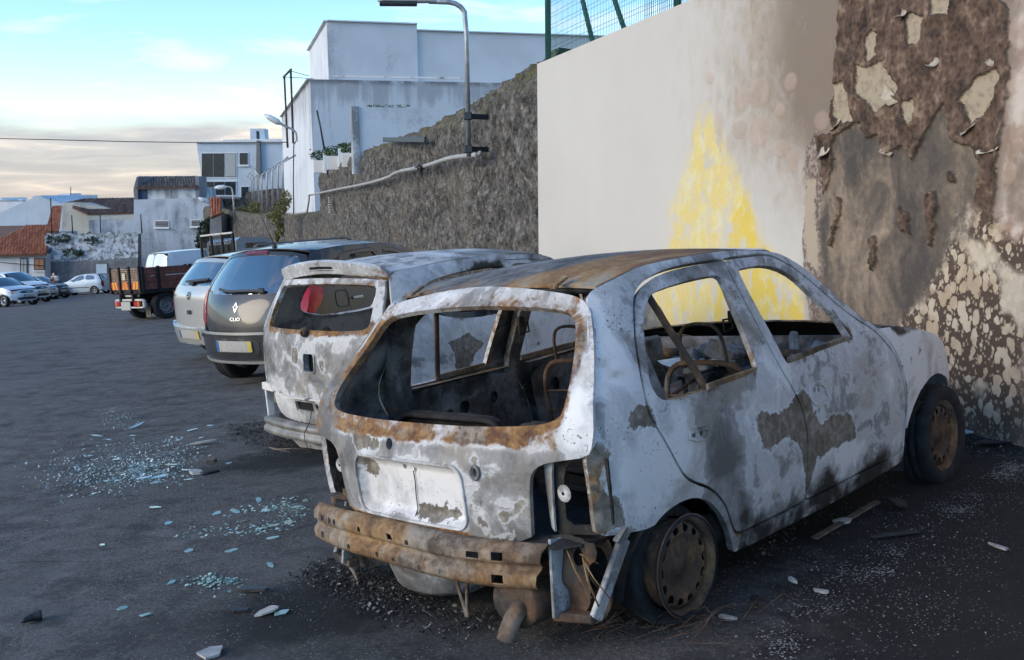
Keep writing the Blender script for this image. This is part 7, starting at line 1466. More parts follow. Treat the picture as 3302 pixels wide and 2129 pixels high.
# ------------------------------------------------------------------ white panel van beyond the truck
def van():
    r = stand('white_van', 500, 1000, 45, 'white panel van parked beyond the flatbed truck', 'van', pt=(-10.3, 31.0, 0), sc=(.92, .92, .88))
    S = Shell([(-1.2, .84), (-.5, .88), (.5, .90), (2.6, .90), (3.3, .84)], [(0, .08), (.3, .02), (.6, 0), (1.0, .01), (1.2, .03)], (1.2, .75, .15, 1.5), [(.3, -.88), (1.0, -.90), (1.5, -.86), (1.92, -.76)], [(.3, -.97), (1.0, -.99), (1.5, -.95), (1.92, -.82)], [(-.9, 1.86), (-.6, 1.91), (.5, 1.95), (1.8, 1.93), (2.2, 1.84)], .05, 4, nose_seam=[(.3, 3.3), (.9, 3.2)], nose_mid=[(.3, 3.5), (.9, 3.4)], hood=[(2.6, 1.2), (3.0, 1.12), (3.3, .98)], rear_round=(.04, .15))
    side = [(-.76, 1.88), (-.6, 1.91), (.5, 1.95), (1.8, 1.93), (2.1, 1.86), (2.6, 1.35), (2.9, 1.15), (3.2, .98), (3.28, .6), (3.25, .32), (3.1, .30), (3.0, .55), (2.8, .66), (2.6, .62), (2.45, .45), (2.4, .28), (.45, .26), (.36, .5), (.18, .66), (-.05, .68), (-.25, .58), (-.35, .35), (-.85, .34), (-.9, 1.0)]
    make_car(r, S, dict(paint=M_WHITEP, side=side, wins=[([(1.75, 1.30), (1.78, 1.72), (2.05, 1.72), (2.42, 1.32), (2.44, 1.26)], None)], tail=mirror([(0, .50), (-.78, .50), (-.82, 1.0), (-.80, 1.5), (-.72, 1.86), (0, 1.905)]), roof=(-.76, 2.02), wheels=[(0, .78, .19, .32), (2.72, .78, .19, .32)], rear_bumper=mirror([(0, .32), (-.84, .34), (-.86, .50), (0, .49)]), bump_mat=M_GREYPL, hood=(2.7, 3.2), screen=((2.68, 1.24, .76), (2.08, 1.82, .66)), nose=mirror([(0, .3), (-.75, .32), (-.75, .8), (0, .95)]), floor=(-.8, 3.2), seats=False, rub=[(-.3, 1.18), (.6, 1.5), (1.3, 1.52)], rub_mat=M_SILVERB), .14)
    strip_on('door_seam', S.tail(.004), [(0, .52), (0, 1.2), (0, 1.88)], .016, M_GREYPL, r, .004, (-1, 0, 0)); strip_on('brake_lamp', S.tail(.01), [(-.10, 1.87), (.10, 1.87)], .03, M_PLASTIC, r, .01, (-1, 0, 0)); lamp_pair(r, S, [(.76, .75), (.86, .75), (.86, 1.2), (.78, 1.2)], None, M_RED)
    return r
van()
# ------------------------------------------------------------------ far row on the left, noses out
e = stand('white_pickup', 62, 978, 118, 'white pickup with big dark grille in the far left row', 'car', (1.10, 1.04, 1.24), xoff=2.5, yoff=-.7, pt=at(62, 978, 53)); generic(e, M_WHITEP, True, .16, estate=True, grille=M_BLACKP)
e = stand('blue_car', 18, 993, 118, 'pale blue car cut off by the left edge, nearest of the far row', 'car', (1, 1, 1.02), xoff=2.5, yoff=-.75, pt=at(18, 993, 47)); generic(e, M_PALEB, True, .16)
e = stand('grey_car', 112, 961, 116, 'silver-grey car between the white pickup and the black hatchback', 'car', (1.02, 1, 1.0), xoff=2.5, yoff=-.6, pt=at(112, 961, 59)); generic(e, M_SILVERB, True, .16)
e = stand('black_hatchback', 152, 958, 114, 'black hatchback facing out in the far left row', 'car', (1, 1, 1.02), xoff=2.5, yoff=-.5, pt=at(158, 958, 61)); generic(e, M_BLACKP, True, .16)
e = stand('dark_car', 178, 956, 112, 'dark car at the end of the far left row beside the woman', 'car', (1, 1, 1.0), xoff=2.5, yoff=-.4, pt=at(172, 956, 66)); generic(e, M_BLUEP, True, .16)
e = stand('pale_hatchback', 205, 954, -82, 'small pale silver hatchback parked sideways before the whitewashed wall', 'car', (.95, .95, .98), xoff=2.3, yoff=.7, pt=at(205, 954, 66.5)); generic(e, M_PALEB, True, .14, glass=M_GLASS)

# ------------------------------------------------------------------ the woman standing by the far cars
def person():
    p = at(181, 957, 62.5); r = empty('person', p); r.location.z = float(gz(r.location.x, r.location.y)); tag(r, 'person in a white fluffy jacket and face mask standing by the far cars', 'person'); r.rotation_euler = (0, 0, R(-18))
    SK = plain('skin', (.42, .25, .18), .6); JK = NT('white_fleece'); JKM = JK.done(JK.ramp(JK.noise(30, 4, .6), [(.3, (.45, .42, .37)), (.7, (.72, .69, .63))]), .95, 0, JK.bump(JK.noise(60, 3, .6), .6, .02)); TR = plain('dark_trousers', (.06, .065, .09), .8); HR = plain('dark_hair', (.022, .013, .010), .6); MK = plain('face_mask', (.65, .68, .70), .8); SC = plain('brown_scarf', (.16, .06, .05), .9)
    def skin(name, J, E, rad, mat, sub=2):
        me = bpy.data.meshes.new(name); me.from_pydata(J, E, []); me.update(); o = bpy.data.objects.new(name, me); COL.objects.link(o); o.parent = r
        m = o.modifiers.new('skin', 'SKIN'); sv = me.skin_vertices[0].data
        for i, q in enumerate(rad): sv[i].radius = (q, q) if isinstance(q, float) else q
        sv[0].use_root = True; s = o.modifiers.new('sub', 'SUBSURF'); s.levels = sub; s.render_levels = sub; me.materials.append(mat); me.polygons.foreach_set('use_smooth', [True] * len(me.polygons)); m.use_smooth_shade = True; return o
    # body: pelvis root, torso, neck, head; legs; arms raised to the face
    J = [(0, 0, .92), (0, 0, 1.12), (0, .01, 1.34), (0, .01, 1.43), (0, -.01, 1.52), (0, -.015, 1.62), (.10, 0, .86), (.11, -.01, .48), (.11, .01, .08), (.12, -.09, .04), (-.10, 0, .86), (-.11, -.015, .48), (-.12, .01, .08), (-.13, -.09, .04), (.19, .01, 1.36), (.27, -.03, 1.12), (.12, -.19, 1.24), (-.19, .01, 1.36), (-.27, -.02, 1.12), (-.09, -.20, 1.28)]
    E = [(0, 1), (1, 2), (2, 3), (3, 4), (4, 5), (0, 6), (6, 7), (7, 8), (8, 9), (0, 10), (10, 11), (11, 12), (12, 13), (2, 14), (14, 15), (15, 16), (2, 17), (17, 18), (18, 19)]
    rad = [(.15, .11), (.14, .10), (.15, .10), .055, .085, .085, .09, .062, .045, .045, .09, .062, .045, .045, .065, .05, .036, .065, .05, .036]
    skin('body', J, E, rad, SK)
    skin('trousers', [(0, 0, .93), (.10, 0, .86), (.11, -.01, .48), (.11, .01, .09), (-.10, 0, .86), (-.11, -.015, .48), (-.12, .01, .09)], [(0, 1), (1, 2), (2, 3), (0, 4), (4, 5), (5, 6)], [(.16, .125), .10, .075, .065, .10, .075, .065], TR)
    skin('jacket', [(0, 0, .88), (0, 0, 1.12), (0, .01, 1.35), (.19, .01, 1.36), (.28, -.03, 1.11), (.14, -.17, 1.22), (-.19, .01, 1.36), (-.28, -.02, 1.11), (-.11, -.18, 1.26)], [(0, 1), (1, 2), (2, 3), (3, 4), (4, 5), (2, 6), (6, 7), (7, 8)], [(.21, .16), (.20, .15), (.19, .13), .10, .085, .065, .10, .085, .065], JKM)
    skin('hair', [(0, .025, 1.70), (0, .06, 1.58), (.07, .05, 1.46), (-.07, .05, 1.46), (.09, .03, 1.34), (-.09, .03, 1.34)], [(0, 1), (1, 2), (1, 3), (2, 4), (3, 5)], [(.10, .09), (.11, .08), .06, .06, .04, .04], HR)
    g = G(); g.box((0, -.095, 1.535), (.13, .05, .09), None, .02); g.build('face_mask', MK, r); g = G(); g.box((0, -.135, 1.22), (.10, .05, .34), None, .02); g.build('scarf', SC, r)
    for sg in (-1, 1):
        g = G(); g.box((sg * .035, -.098, 1.615), (.03, .012, .012), None, .004); g.build('eye', M_BLACK, r)
        h = G()
        hx = (.12 if sg > 0 else -.09); hz = 1.24 if sg > 0 else 1.28
        for k in range(4): h.tube([(hx - sg * .02 + (k - 1.5) * .017, -.20, hz + .03), (hx - sg * .02 + (k - 1.5) * .017, -.225, hz + .07), (hx - sg * .02 + (k - 1.5) * .015, -.21, hz + .10 + .008 * (k in (1, 2)))], [.009, .009, .007], 6)
        h.tube([(hx - sg * .045, -.19, hz + .02), (hx - sg * .065, -.21, hz + .05), (hx - sg * .06, -.215, hz + .075)], [.010, .010, .008], 6); h.box((hx - sg * .02, -.205, hz + .02), (.075, .03, .08), None, .012); h.build('hand', SK, r)
        g = G(); g.box((sg * .12, -.05, .045), (.10, .26, .09), None, .03); g.build('shoe', M_BLACKP, r)
person()
# ------------------------------------------------------------------ lamp posts, conduit, cables, fences
M_GALV = plain('galvanised_steel', (.36, .38, .40), .45, .6, .2, 8); M_DKSTEEL = plain('dark_painted_steel', (.045, .052, .060), .5, .3, .2); M_PIPE = plain('grey_conduit', (.36, .35, .33), .6, 0, .2, 6); M_LENS = plain('lamp_cover', (.62, .64, .66), .3, 0, .1)
M_GREENF = plain('green_fence_paint', (.012, .085, .070), .45, .2, .25, 10); M_GREENW = plain('green_wire', (.016, .12, .10), .5, .2, .2)
def wallpt(px, py, off=0.0):                          # point seen at px,py on the plane of the wall, moved out of it
    d = ray(px, py); o = W_O + W_N * off; k = (W_N @ o) / (W_N @ d[:2]); p = d * k; return Vector((p[0], p[1], p[2] + CAMZ))
def wall_lamp():
    f = .34; base = wallpt(1511, 487, f); r = empty('wall_lamp_post', base); tag(r, 'tall bent galvanised lamp post clamped to the rubble wall', 'lamp post'); D = lambda p: Vector(p) - base
    top = wallpt(1503, 60, f); g = G(); b2 = Vector((base.x, base.y, base.z - .1)); arm_d = Vector((W_N[0], W_N[1], 0)).normalized(); arm_d = (Vector((-1, 0, 0)) * .75 + arm_d * .45).normalized(); zt = top.z
    pts = [b2, Vector((base.x, base.y, zt - .25)), Vector((base.x, base.y, zt)) + arm_d * .02] + [Vector((base.x, base.y, zt)) + arm_d * (.30 * (1 - math.cos(a))) + Vector((0, 0, .26 * math.sin(a))) for a in (.4, .8, 1.15, 1.5)] + [Vector((base.x, base.y, zt + .27)) + arm_d * .62]
    g.tube([D(p) for p in pts], .042, 12); g.build('post', M_GALV, r)
    q = Vector((base.x, base.y, zt + .27)) + arm_d * .50; M3 = Matrix((arm_d, Vector((0, 0, 1)).cross(arm_d), Vector((0, 0, 1)))).transposed()
    g = G(); prof = [(0, .05, .05), (.12, .10, .075), (.35, .125, .085), (.62, .125, .07), (.85, .10, .045), (.96, .06, .02)]; V = []; n = 12
    for (t, w, h) in prof:
        for k in range(n): a = 2 * math.pi * k / n; V.append(D(q + arm_d * t + M3 @ Vector((0, w * math.cos(a), (h if math.sin(a) > 0 else h * .35) * math.sin(a)))))
    F = [(i * n + k, i * n + (k + 1) % n, (i + 1) * n + (k + 1) % n, (i + 1) * n + k) for i in range(len(prof) - 1) for k in range(n)] + [tuple(range(n))[::-1], tuple(range((len(prof) - 1) * n, len(prof) * n))]; g.add(V, F, True); g.build('lamp_head', M_LENS, r)
    g = G(); g.box(D(q + arm_d * .62 + Vector((0, 0, -.045))), (.62, .20, .05), M3, .012); g.build('lamp_tray', M_DKSTEEL, r)
    for yy in (376, 482):
        a = wallpt(1507, yy, f); a = Vector((base.x, base.y, a.z)); b = wallpt(1574, yy, -.05); b.z = a.z; g = G(); g.beam(D(a + (a - b).normalized() * .08), D(b), .05, .09, bev=.006); g.box(D(a), (.14, .14, .13), None, .012); g.build('clamp_bracket', M_DKSTEEL, r)
wall_lamp()
def conduit(name, pts, off, rad, label):
    P = [wallpt(x * 1.3827, y * 1.3827, off) for x, y in pts]; g = G(); P = [tuple(p) for p in chaikin([list(p) for p in P], 1, False)]; g.tube(P, rad, 8); o = g.build(name, M_PIPE); tag(o, label, 'pipe'); return o
conduit('conduit', [(724, 455), (780, 443), (850, 430), (905, 415), (925, 401), (975, 392), (1010, 382), (1040, 371), (1070, 365), (1115, 362), (1120, 357)], .16, .045, 'grey conduit pipe running along the rubble wall to the lamp post')
g = G(); P0 = wallpt(984 * 1.3827, 388 * 1.3827, .2); rr = random.Random(2)
for k in range(6): g.tube([P0 + Vector((rr.gauss(0, .05), rr.gauss(0, .05), rr.gauss(0, .06))) for _ in range(5)], .016, 5)
tag(g.build('cable_bundle', M_PLASTIC), 'tangle of black cable tied to the conduit on the wall', 'cable')
g = G(); a, b = wallpt(895 * 1.3827, 326 * 1.3827, .12), wallpt(992 * 1.3827, 326 * 1.3827, .12); g.beam(a, b, .06, .12, bev=.01); tag(g.build('steel_rail', M_DKSTEEL), 'dark steel rail fixed along the rubble wall below the garden wall', 'rail')
g = G(); p = wallpt(768 * 1.3827, 478 * 1.3827, .12); g.box(p, (.05, .6, .75), Matrix.Rotation(-W_AZ, 3, 'Z'), .01)
v_ = empty('wall_vent', p); tag(v_, 'small louvred vent in the rubble wall', 'vent')
for k in range(7): g = G(); g.box((0, 0, -.3 + k * .1), (.05, .5, .05), Matrix.Rotation(-W_AZ, 3, 'Z'), .006); g.build('louvre', M_PIPE, v_)
# far conduit and small lamps
def free(name, pts, rad, mat, label, cat): g = G(); g.tube([dsp(*p) for p in pts], rad, 6); o = g.build(name, mat); tag(o, label, cat); return o
free('conduit', [(500, 545, 71), (530, 536, 69.5), (570, 527, 66), (610, 518, 61.5), (640, 511, 58.5)], .05, M_PIPE, 'far conduit pipe along the low end of the rubble wall', 'pipe')
free('conduit', [(668, 497, 52), (690, 499, 50.5), (716, 495, 48.6), (720, 470, 48.3), (721, 455, 48.2)], .05, M_PIPE, 'short bent conduit at the foot of the white building', 'pipe')
def small_lamp(name, post, head, Y, label):
    b = dsp(*post[0], Y); r = empty(name, b); tag(r, label, 'lamp post'); g = G(); g.tube([tuple(p) for p in chaikin([list(dsp(x, y, Y) - b) for x, y in post], 2, False)], .055, 8); g.build('post', M_GALV, r)
    a, c = dsp(*head[0], Y) - b, dsp(*head[1], Y) - b; g = G(); g.tube([a, a.lerp(c, .25), a.lerp(c, .7), c], [.05, .16, .15, .05], 10); g.build('lamp_head', M_LENS, r)
small_lamp('wall_lamp', [(546, 530), (545, 480), (543, 450), (540, 437), (528, 435)], [(529, 436), (500, 438)], 66, 'curved lamp post at the far low rubble wall')
small_lamp('bracket_lamp', [(692, 330), (690, 305), (668, 296), (655, 289)], [(657, 290), (616, 267)], 50, 'lamp on a slanting arm fixed to the white building')
small_lamp('corner_lamp', [(494, 490), (490, 478), (480, 470)], [(481, 471), (463, 461)], 74, 'small lamp on the corner of the weathered building')
free('overhead_cable', [(-60, 322, 60), (120, 326, 60), (300, 330.5, 60), (480, 333, 58), (672, 332, 50)], .028, M_PLASTIC, 'black overhead cable stretched across the sky', 'cable')
g = G(); g.tube([dsp(690, 330, 49.6), dsp(685, 338, 49.6), dsp(684, 420, 49.6), dsp(685, 500, 49.6)], .03, 5); tag(g.build('wall_cable', M_PLASTIC), 'black cable running down the side of the white building', 'cable')
# steel frame on the white building
fr = empty('steel_gantry', dsp(678, 300, 53)); tag(fr, 'tall rusty steel frame standing at the edge of the white building', 'frame')
for (a, b) in (((663, 178, 56), (671, 345, 56)), ((678, 163, 53), (684, 335, 53)), ((661, 180, 56), (679, 162, 53))): g = G(); g.tube([dsp(*a) - fr.location, dsp(*b) - fr.location], .06, 6); g.build('steel_bar', M_RUSTD, fr)
for (a, b) in (((679, 166, 53), (722, 178, 53)), ((664, 180, 56), (720, 183, 53))): g = G(); g.tube([dsp(*a) - fr.location, dsp(*b) - fr.location], .018, 4); g.build('stay_wire', M_PLASTIC, fr)
free('drain_pipe', [(739, 258, 51.2), (748, 300, 51.2), (757, 352, 51.2)], .05, M_DKSTEEL, 'dark pipe slanting down the stained white wall above the flower boxes', 'pipe')
# barbed-wire fence
bf = empty('barbed_fence', dsp(610, 500, 64)); tag(bf, 'barbed wire fence with cranked steel posts above the low rubble wall', 'fence'); tips = []
for (x, yb, yt, tx, ty, Y) in [(587, 468, 422, 576, 412, 72), (592, 470, 412, 580, 404, 71), (600, 474, 410, 593, 392, 70), (603, 500, 408, 594, 395, 66), (610, 506, 410, 624, 394, 64), (622, 502, 404, 640, 388, 62), (635, 500, 396, 655, 378, 60), (648, 490, 388, 672, 366, 58), (659, 486, 380, 690, 362, 56)]:
    g = G(); g.tube([dsp(x + 1, yb, Y) - bf.location, dsp(x, yt, Y) - bf.location, dsp(tx, ty, Y) - bf.location], .055, 6); g.build('fence_post', M_GALV, bf); tips.append((dsp(x, yt, Y) - bf.location, dsp(tx, ty, Y) - bf.location, dsp(x, (yb + yt) / 2, Y) - bf.location))
for k in range(4):
    g = G(); g.tube([(a.lerp(b, k / 2.2) if k < 3 else c) + Vector((0, 0, -.05 if i % 2 else .0)) for i, (a, b, c) in enumerate(tips)], .012, 4); g.build('barbed_wire', M_DKSTEEL, bf)
# -- green mesh fence on top of the white wall
def mesh_fence():
    b = wpt(.12, W_TOP, -.13); r = empty('mesh_fence', b); tag(r, 'green wire mesh fence with braced posts on top of the white wall', 'fence'); D = lambda s, z, o=-.13: wpt(s, z, o) - b
    zt = W_TOP + 2.6; s2 = wsh(2146, 60)[0]
    for s in (.12, s2, 2 * s2, 3 * s2): g = G(); g.tube([D(s, W_TOP - .05), D(s, zt)], .042, 10); g.build('fence_post', M_GREENF, r)
    sa, sb = wsh(1883, 148)[0], wsh(1916, 134)[0]
    for s in (sa, sb): g = G(); g.tube([D(s, W_TOP - .02, -.13 if s == sa else -.45), D(s - (1.55 if s == sa else 1.6), zt - .2, -.13 if s == sa else -.3)], .032, 8); g.build('brace', M_GREENF, r)
    g = G(); n = 0; s = .12
    while s < 7.5: g.tube([D(s, W_TOP, -.085), D(s, zt, -.085)], .0028, 3, cap=False); s += .05
    z = W_TOP + .03
    while z < zt: g.tube([D(.12, z, -.085), D(7.5, z, -.085)], .0028, 3, cap=False); z += .05 if n % 2 else .10; n += 1
    tag(g.build('wire_mesh', M_GREENW, r), kind='stuff')
    g = G(); s = .12
    while s < 7.5: g.tube([D(s, W_TOP, -1.6), D(s, zt - .3, -1.6)], .0035, 3, cap=False); s += .075
    z = W_TOP + .1
    while z < zt - .3: g.tube([D(.12, z, -1.6), D(7.5, z, -1.6)], .003, 3, cap=False); z += .12
    tag(g.build('back_mesh', M_GREENW, r), kind='stuff')
mesh_fence()
a = wpt(wsh(1945, 122)[0] + .6, W_TOP - .3, -3.0); g = G(); g.box((a.x, a.y, a.z + 2.4), (.34, .34, 5.2), Matrix.Rotation(-W_AZ, 3, 'Z'), .015); tag(g.build('concrete_post', M_WHITEC), 'pale concrete post standing behind the green mesh fence', 'post')
_b1, _b2 = at(1900, 150, 17.5), at(2300, 10, 11.5); g = G(); _d = Vector((.5, .15, 0))
g.add([_b1 + Vector((0, 0, -2)), _b2 + Vector((0, 0, -2)), _b2 + Vector((0, 0, -.02)), _b1 + Vector((0, 0, -.12)), _b1 + _d + Vector((0, 0, -2)), _b2 + _d + Vector((0, 0, -2)), _b2 + _d, _b1 + _d], [(0, 1, 2, 3), (7, 6, 5, 4), (3, 2, 6, 7), (0, 3, 7, 4), (1, 5, 6, 2)]); tag(g.build('upper_wall', M_GREYL), 'grey wall sloping up behind the green mesh fence', 'wall')
p = wallpt(1790, 165, -1.2); g = G(); V = []; nn = 16
for k in range(2):
    for i in range(nn): V.append(Vector((p.x - .5 + 2.2 * i / nn, p.y + .9 * k - .08 * i, p.z - .35 * k * 0 + .10 * math.sin(i * 1.3) + .05 * math.sin(i * 3.1) + .012 * i - (1.2 if False else 0))))
# ivy, bush, grass on the walls
def plant(name, label, blobs, n, size, mat): bl = [(p.x, p.y, p.z, rx, ry, rz) for p, rx, ry, rz in blobs]; return bush(name, label, 'plant', bl, n, size, mat, (bl[-1][0], bl[-1][1] + .2, bl[-1][2] - bl[-1][5]))
plant('ivy', 'yellow-green ivy tumbling over the wall beside the white building', [(dsp(668, 462, 52.6), .30, .25, .45), (dsp(660, 478, 52.6), .42, .3, .40), (dsp(650, 492, 53), .50, .3, .35), (dsp(638, 503, 53.6), .45, .3, .25), (dsp(648, 515, 53.2), .35, .22, .40), (dsp(655, 535, 53.2), .20, .15, .45), (dsp(646, 552, 53.3), .12, .1, .35)], 360, .055, M_LEAFY)
plant('evergreen_bush', 'dark evergreen bush between the weathered building and the wall', [(dsp(480, 545, 71), .55, .5, 1.0), (dsp(474, 565, 71), .6, .5, .8), (dsp(487, 525, 71), .4, .4, .6)], 520, .10, M_LEAFD)
plant('dry_shrub', 'mossy shrub on the low wall under the barbed fence', [(dsp(597, 485, 66), .5, .35, .45), (dsp(560, 492, 67), .7, .35, .25)], 260, .09, M_LEAFY)
plant('wall_ivy', 'brown-green ivy at the end of the low wall near the tile strip', [(dsp(517, 510, 66.5), .35, .3, .5), (dsp(506, 535, 66.5), .3, .25, .8)], 240, .09, M_LEAFY)
# thin poles standing on the whitewashed wall
for (x, yt, yb, lab) in ((118, 462, 550, 'leftmost thin pole above the whitewashed wall'), (167, 502, 552, 'thin pole above the whitewashed wall beside the lean-to'), (233, 495, 566, 'thin pole on the whitewashed wall above the door'), (328, 500, 545, 'thin pole where the whitewashed wall meets the weathered building')): free('pole', [(x, yt, 73), (x + 3, yb, 73)], .045, M_DKSTEEL, lab, 'pole')
# ------------------------------------------------------------------ broken glass, ash, scraps on the ground
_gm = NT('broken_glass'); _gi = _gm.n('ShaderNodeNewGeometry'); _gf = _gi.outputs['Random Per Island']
M_SHARD = _gm.done(_gm.ramp(_gf, [(.0, (.08, .12, .115)), (.45, (.19, .28, .27)), (.75, (.45, .58, .56)), (.9, (.85, .92, .91))]), _gm.add(.06, _gm.mul(_gf, .2)), 0, None, Specular_IOR_Level=.9, Coat_Weight=.7, Coat_Roughness=.05)  # whitest pieces carry the sky's glint in their base colour
_gg = NT('green_glass'); _gi = _gg.n('ShaderNodeNewGeometry'); _gf = _gi.outputs['Random Per Island']
M_SHARDG = _gg.done(_gg.ramp(_gf, [(.0, (.06, .12, .10)), (.5, (.19, .32, .27)), (1.0, (.50, .66, .58))]), .12, 0, None, Specular_IOR_Level=.8, Coat_Weight=.5)
M_ASH = NT('ash_chips'); _af = M_ASH.n('ShaderNodeNewGeometry').outputs['Random Per Island']; M_ASH = M_ASH.done(M_ASH.ramp(_af, [(.0, (.008, .008, .009)), (.7, (.035, .033, .032)), (.9, (.12, .11, .10)), (1.0, (.33, .31, .28))]), .9)
rg = np.random.default_rng(19)
def gxy(px, py): p = gp(px, py); return np.array([p.x, p.y])
def scatter(poly, n, noise_scale=2.0, thr=0.0, seed=1, soft=.4):
    """ground points inside an area outlined on the ground, denser where a noise field is high"""
    Q = np.array([gxy(*q) for q in poly]); lo, hi = Q.min(0), Q.max(0); out = []
    P = rg.uniform(lo, hi, (n * 4, 2)); P = P[inside(Q, P)]; d = polydist(Q, P); f = .6 * vnoise(np.c_[P, 0 * P[:, :1]], noise_scale, seed, 3) + .7 * vnoise(np.c_[P, 0 * P[:, :1]], noise_scale * 4, seed + 50, 2); k = (f + rg.normal(0, soft, len(P)) > thr) & (rg.random(len(P)) < smooth01(0, .75, d / d.max()) ** 1.2 + .06); return P[k][:n]
main = [(20, 1510), (160, 1440), (330, 1395), (520, 1400), (720, 1420), (740, 1500), (690, 1560), (520, 1600), (400, 1640), (250, 1660), (60, 1600)]
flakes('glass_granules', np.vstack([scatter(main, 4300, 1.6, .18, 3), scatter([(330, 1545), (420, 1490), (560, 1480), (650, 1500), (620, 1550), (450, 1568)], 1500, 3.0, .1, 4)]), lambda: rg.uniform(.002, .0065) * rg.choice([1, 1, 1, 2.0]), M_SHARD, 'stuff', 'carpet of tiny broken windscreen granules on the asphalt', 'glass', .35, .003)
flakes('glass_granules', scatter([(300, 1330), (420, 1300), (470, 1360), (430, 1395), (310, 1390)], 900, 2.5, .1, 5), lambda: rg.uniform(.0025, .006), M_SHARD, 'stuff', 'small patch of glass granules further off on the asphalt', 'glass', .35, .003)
flakes('green_glass_bits', scatter([(520, 1740), (700, 1660), (900, 1600), (1030, 1590), (1030, 1680), (900, 1730), (700, 1740)], 900, 2.4, .05, 7), lambda: rg.uniform(.004, .013), M_SHARDG, 'stuff', 'trail of green broken glass beside the bumper beam', 'glass', .2, .003)
flakes('green_glass_bits', scatter([(540, 1870), (700, 1850), (870, 1880), (850, 1930), (640, 1930)], 420, 2.4, .05, 9), lambda: rg.uniform(.003, .011), M_SHARDG, 'stuff', 'dusting of green glass bits on the foreground asphalt', 'glass', .2, .003)
_gs = NT('grit_stone'); _gsf = _gs.n('ShaderNodeNewGeometry').outputs['Random Per Island']; M_GRIT = _gs.done(_gs.ramp(_gsf, [(0, (.02, .02, .021)), (.5, (.08, .078, .078)), (.8, (.20, .195, .19)), (1.0, (.42, .41, .39))]), .85)
flakes('grit', np.vstack([scatter([(-60, 1200), (900, 1180), (1050, 1600), (1000, 2160), (-60, 2160)], 11000, 1.0, -.3, 11), scatter([(2250, 1750), (3340, 1430), (3340, 2160), (1400, 2160)], 5200, 1.3, .0, 12)]), lambda: rg.uniform(.0012, .0042), M_GRIT, 'stuff', 'fine pale grit strewn over the asphalt', 'grit', .3, .002)
for (poly, n, lab) in (([(1000, 1790), (1180, 1790), (1500, 1930), (1700, 1990), (1500, 2100), (1150, 2010), (900, 1880)], 2600, 'black ash and charred chips under the tail of the front wreck'), ([(700, 1370), (900, 1350), (1000, 1420), (930, 1460), (720, 1440)], 1300, 'black ash and scraps behind the second burnt car'), ([(1650, 1980), (2200, 1950), (2500, 1800), (2700, 1640), (2500, 1660), (2250, 1960), (1800, 2060)], 1700, 'ash and burnt scraps along the sill and rear wheel of the front wreck'), ([(3040, 1390), (3250, 1420), (3302, 1470), (3100, 1480)], 500, 'ash heap between the wreck nose and the wall')):
    flakes('ash_litter', scatter(poly, n * 2, 1.3, .0, n, .5), lambda: rg.uniform(.0015, .006) * rg.choice([1, 1, 1, 1, 2.4]), M_ASH, 'stuff', lab, 'ash', .30, .003, aspect=(.25, .9))
# larger shards, each its own piece
def shard(px, py, s, mat, asp=.5, name='glass_shard', head=None, th=.004, lab='', cat='glass', grp=None, tilt=.06):
    p = gxy(px, py); o = flakes(name, [tuple(p)], s, mat, None, None, None, tilt, th, .005, (asp, asp), (5, 8), heading=head); o.data.transform(Matrix.Translation((-p[0], -p[1], -float(gz(*p))))); o.location = (p[0], p[1], float(gz(*p))); tag(o, lab, cat, grp); return o
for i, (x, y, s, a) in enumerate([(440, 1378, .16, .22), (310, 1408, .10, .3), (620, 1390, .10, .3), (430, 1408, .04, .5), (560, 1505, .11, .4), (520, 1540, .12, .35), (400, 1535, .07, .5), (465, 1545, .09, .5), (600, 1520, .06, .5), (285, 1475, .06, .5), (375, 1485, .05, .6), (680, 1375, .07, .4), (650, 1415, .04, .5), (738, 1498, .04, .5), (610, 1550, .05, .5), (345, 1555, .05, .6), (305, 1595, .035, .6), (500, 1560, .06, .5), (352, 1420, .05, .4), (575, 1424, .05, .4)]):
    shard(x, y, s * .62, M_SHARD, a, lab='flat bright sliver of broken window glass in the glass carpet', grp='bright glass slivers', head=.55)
for i, (x, y, s, a) in enumerate([(500, 1642, .05, .6), (545, 1692, .05, .5), (700, 1660, .05, .5), (760, 1655, .06, .5), (855, 1650, .05, .6), (880, 1700, .05, .5), (930, 1690, .06, .6), (835, 1615, .05, .5), (960, 1640, .05, .6), (612, 1780, .04, .7), (748, 1781, .045, .5), (870, 1827, .04, .5), (330, 1763, .03, .6), (552, 1885, .035, .6), (470, 1990, .035, .4), (395, 1968, .03, .6), (880, 1740, .05, .5), (985, 1620, .06, .5), (910, 1980, .05, .6)]):
    shard(x, y, s * .8, M_SHARDG, a, lab='piece of green broken glass lying near the bumper beam', grp='green glass pieces')
M_PLC = plain('melted_black_plastic', (.025, .026, .030), .5, 0, .4, 14, .4, 40); M_PALEC = plain('pale_scrap', (.42, .41, .38), .7, 0, .25, 14); M_BRNC = plain('charred_wood', (.15, .115, .085), .85, 0, .4, 14, .5, 30)
def scrap(name, lab, P, rad, mat, flat=1.0, up=0.0, cat='debris'):
    pts = [gp(x, y) for x, y in P]; b = pts[0]; r = empty('x'); bpy.data.objects.remove(r); g = G(); q = [Vector(p) - b + Vector((0, 0, (rad if isinstance(rad, float) else max(rad)) * flat + up)) for p in pts]; g.tube([tuple(k) for k in chaikin([list(k) for k in q], 1, False)] if len(q) > 2 else q, rad if isinstance(rad, float) else list(np.interp(np.linspace(0, 1, len(chaikin([list(k) for k in q], 1, False)) if len(q) > 2 else len(q)), np.linspace(0, 1, len(rad)), rad)), 8)
    g.v = [(x, y, z * 1.0) for x, y, z in g.v]; o = g.build(name, mat); o.location = b; tag(o, lab, cat); return o
scrap('plastic_fragment', 'curved black plastic fragment lying alone in the lower left foreground', [(72, 2022), (100, 2008), (135, 2000)], [.008, .017, .022], M_PLC)
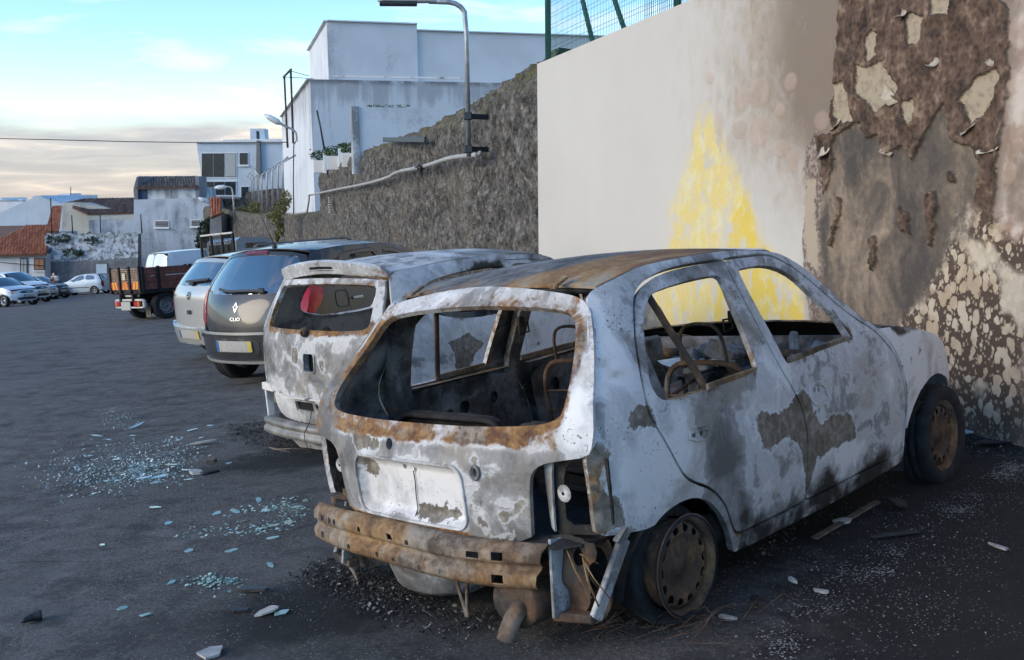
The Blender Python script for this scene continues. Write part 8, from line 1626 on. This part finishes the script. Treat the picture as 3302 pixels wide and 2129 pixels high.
shard(685, 2112, .075, M_PALEC, .6, 'pale_fragment', .3, .009, 'pale broken plate at the bottom edge of the picture', 'debris', None, .05)
shard(865, 1980, .055, M_PALEC, .6, 'grey_fragment', .6, .008, 'small grey-green plate fragment in front of the tailpipe', 'debris', None, .1); shard(770, 1972, .045, M_PLC, .5, 'dark_fragment', .3, .008, 'small dark plate fragment left of the grey one', 'debris')
shard(825, 1912, .08, M_PLC, .3, 'charred_strip', .1, .012, 'charred strip among the green glass dust', 'debris')
scrap('charred_rod', 'thin rod lying behind the second burnt car', [(880, 1452), (985, 1450)], .006, M_BRNC); scrap('charred_rod', 'second thin rod crossing behind the burnt cars', [(868, 1446), (935, 1462)], .006, M_BRNC)
scrap('leaning_stick', 'brown stick leaning on the corner of the front wreck', [(1002, 1452), (1040, 1420)], .008, M_BRNC, 1.0, .02)
shard(660, 1434, .12, M_PALEC, .35, 'bent_sheet', .2, .01, 'crumpled pale sheet among the glass beside the second burnt car', 'debris', None, .12); shard(632, 1530, .05, M_PALEC, .7, 'pale_lump', .2, .02, 'small pale lump next to the dark strip in the glass', 'debris'); scrap('dark_strip', 'dark strip lying at the right end of the glass carpet', [(650, 1536), (705, 1524)], .012, M_PLC)
shard(680, 1492, .05, M_BRNC, .7, 'rusty_scrap', .2, .02, 'rusty brown scrap at the right end of the glass carpet', 'debris')
for (x0, y0, x1, y1, lab, m) in ((2625, 1745, 2830, 1625, 'long pale plank of burnt trim beside the sill of the front wreck', M_BRNC), (2800, 1740, 2960, 1722, 'short flattened strip lying right of the long trim', M_PLC)):
    a, b = gp(x0, y0), gp(x1, y1); g = G(); g.beam((0, 0, .012), Vector(b) - Vector(a) + Vector((0, 0, .012)), .032, .010, bev=.003); o = g.build('burnt_trim', m); o.location = a; tag(o, lab, 'debris')
for (x, y, s, a, m, lab) in ((2720, 1690, .05, .6, M_PALEC, 'pale blue-grey scrap resting on the burnt trim'), (2555, 1880, .028, .4, M_PALEC, 'tiny grey flake nearest the rear wheel'), (2650, 1915, .035, .4, M_PALEC, 'grey bow-shaped flake in the right foreground'), (2345, 2002, .035, .6, M_PALEC, 'pale flake lying below the rear wheel'), (3220, 1772, .045, .3, M_LINE, 'cream bone-shaped scrap near the right edge'), (2090, 1880, .06, .6, M_PALEC, 'light scrap of paper in the wire tangle'), (2010, 2010, .07, .3, M_PLC, 'dark folded scrap below the hanging corner'), (2440, 1950, .06, .4, M_PLC, 'blackened scrap right of the rear wheel'), (2900, 1640, .09, .5, M_PLC, 'flat black scrap beneath the door'), (3110, 1400, .07, .7, M_PALEC, 'crumpled pale scrap behind the front wheel'), (3200, 1440, .16, .4, M_PLC, 'black burnt sheet lying at the foot of the wall')):
    shard(x, y, s, m, a, 'scrap', None, .01, lab, 'debris', None, .12)
# springy steel cords of the burnt tyre
g = G(); c = gp(2060, 2005)
for k in range(70):
    a = rg.uniform(-.5, 1.1); s = np.array([c.x, c.y]) + rg.normal(0, [.16, .10]); L = rg.uniform(.08, .3); p0 = Vector((s[0], s[1], float(gz(*s)) + .01)); d = Vector((math.cos(a), math.sin(a), 0)); g.tube([p0, p0 + d * L * .5 + Vector((0, 0, rg.uniform(.01, .07))), p0 + d * L + Vector((0, 0, rg.uniform(-.005, .03)))], .0016, 3)
tag(g.build('tyre_cords', M_RUSTD), 'tangle of fine steel tyre cord on the ground by the rear wheel', 'wire', kind='stuff')
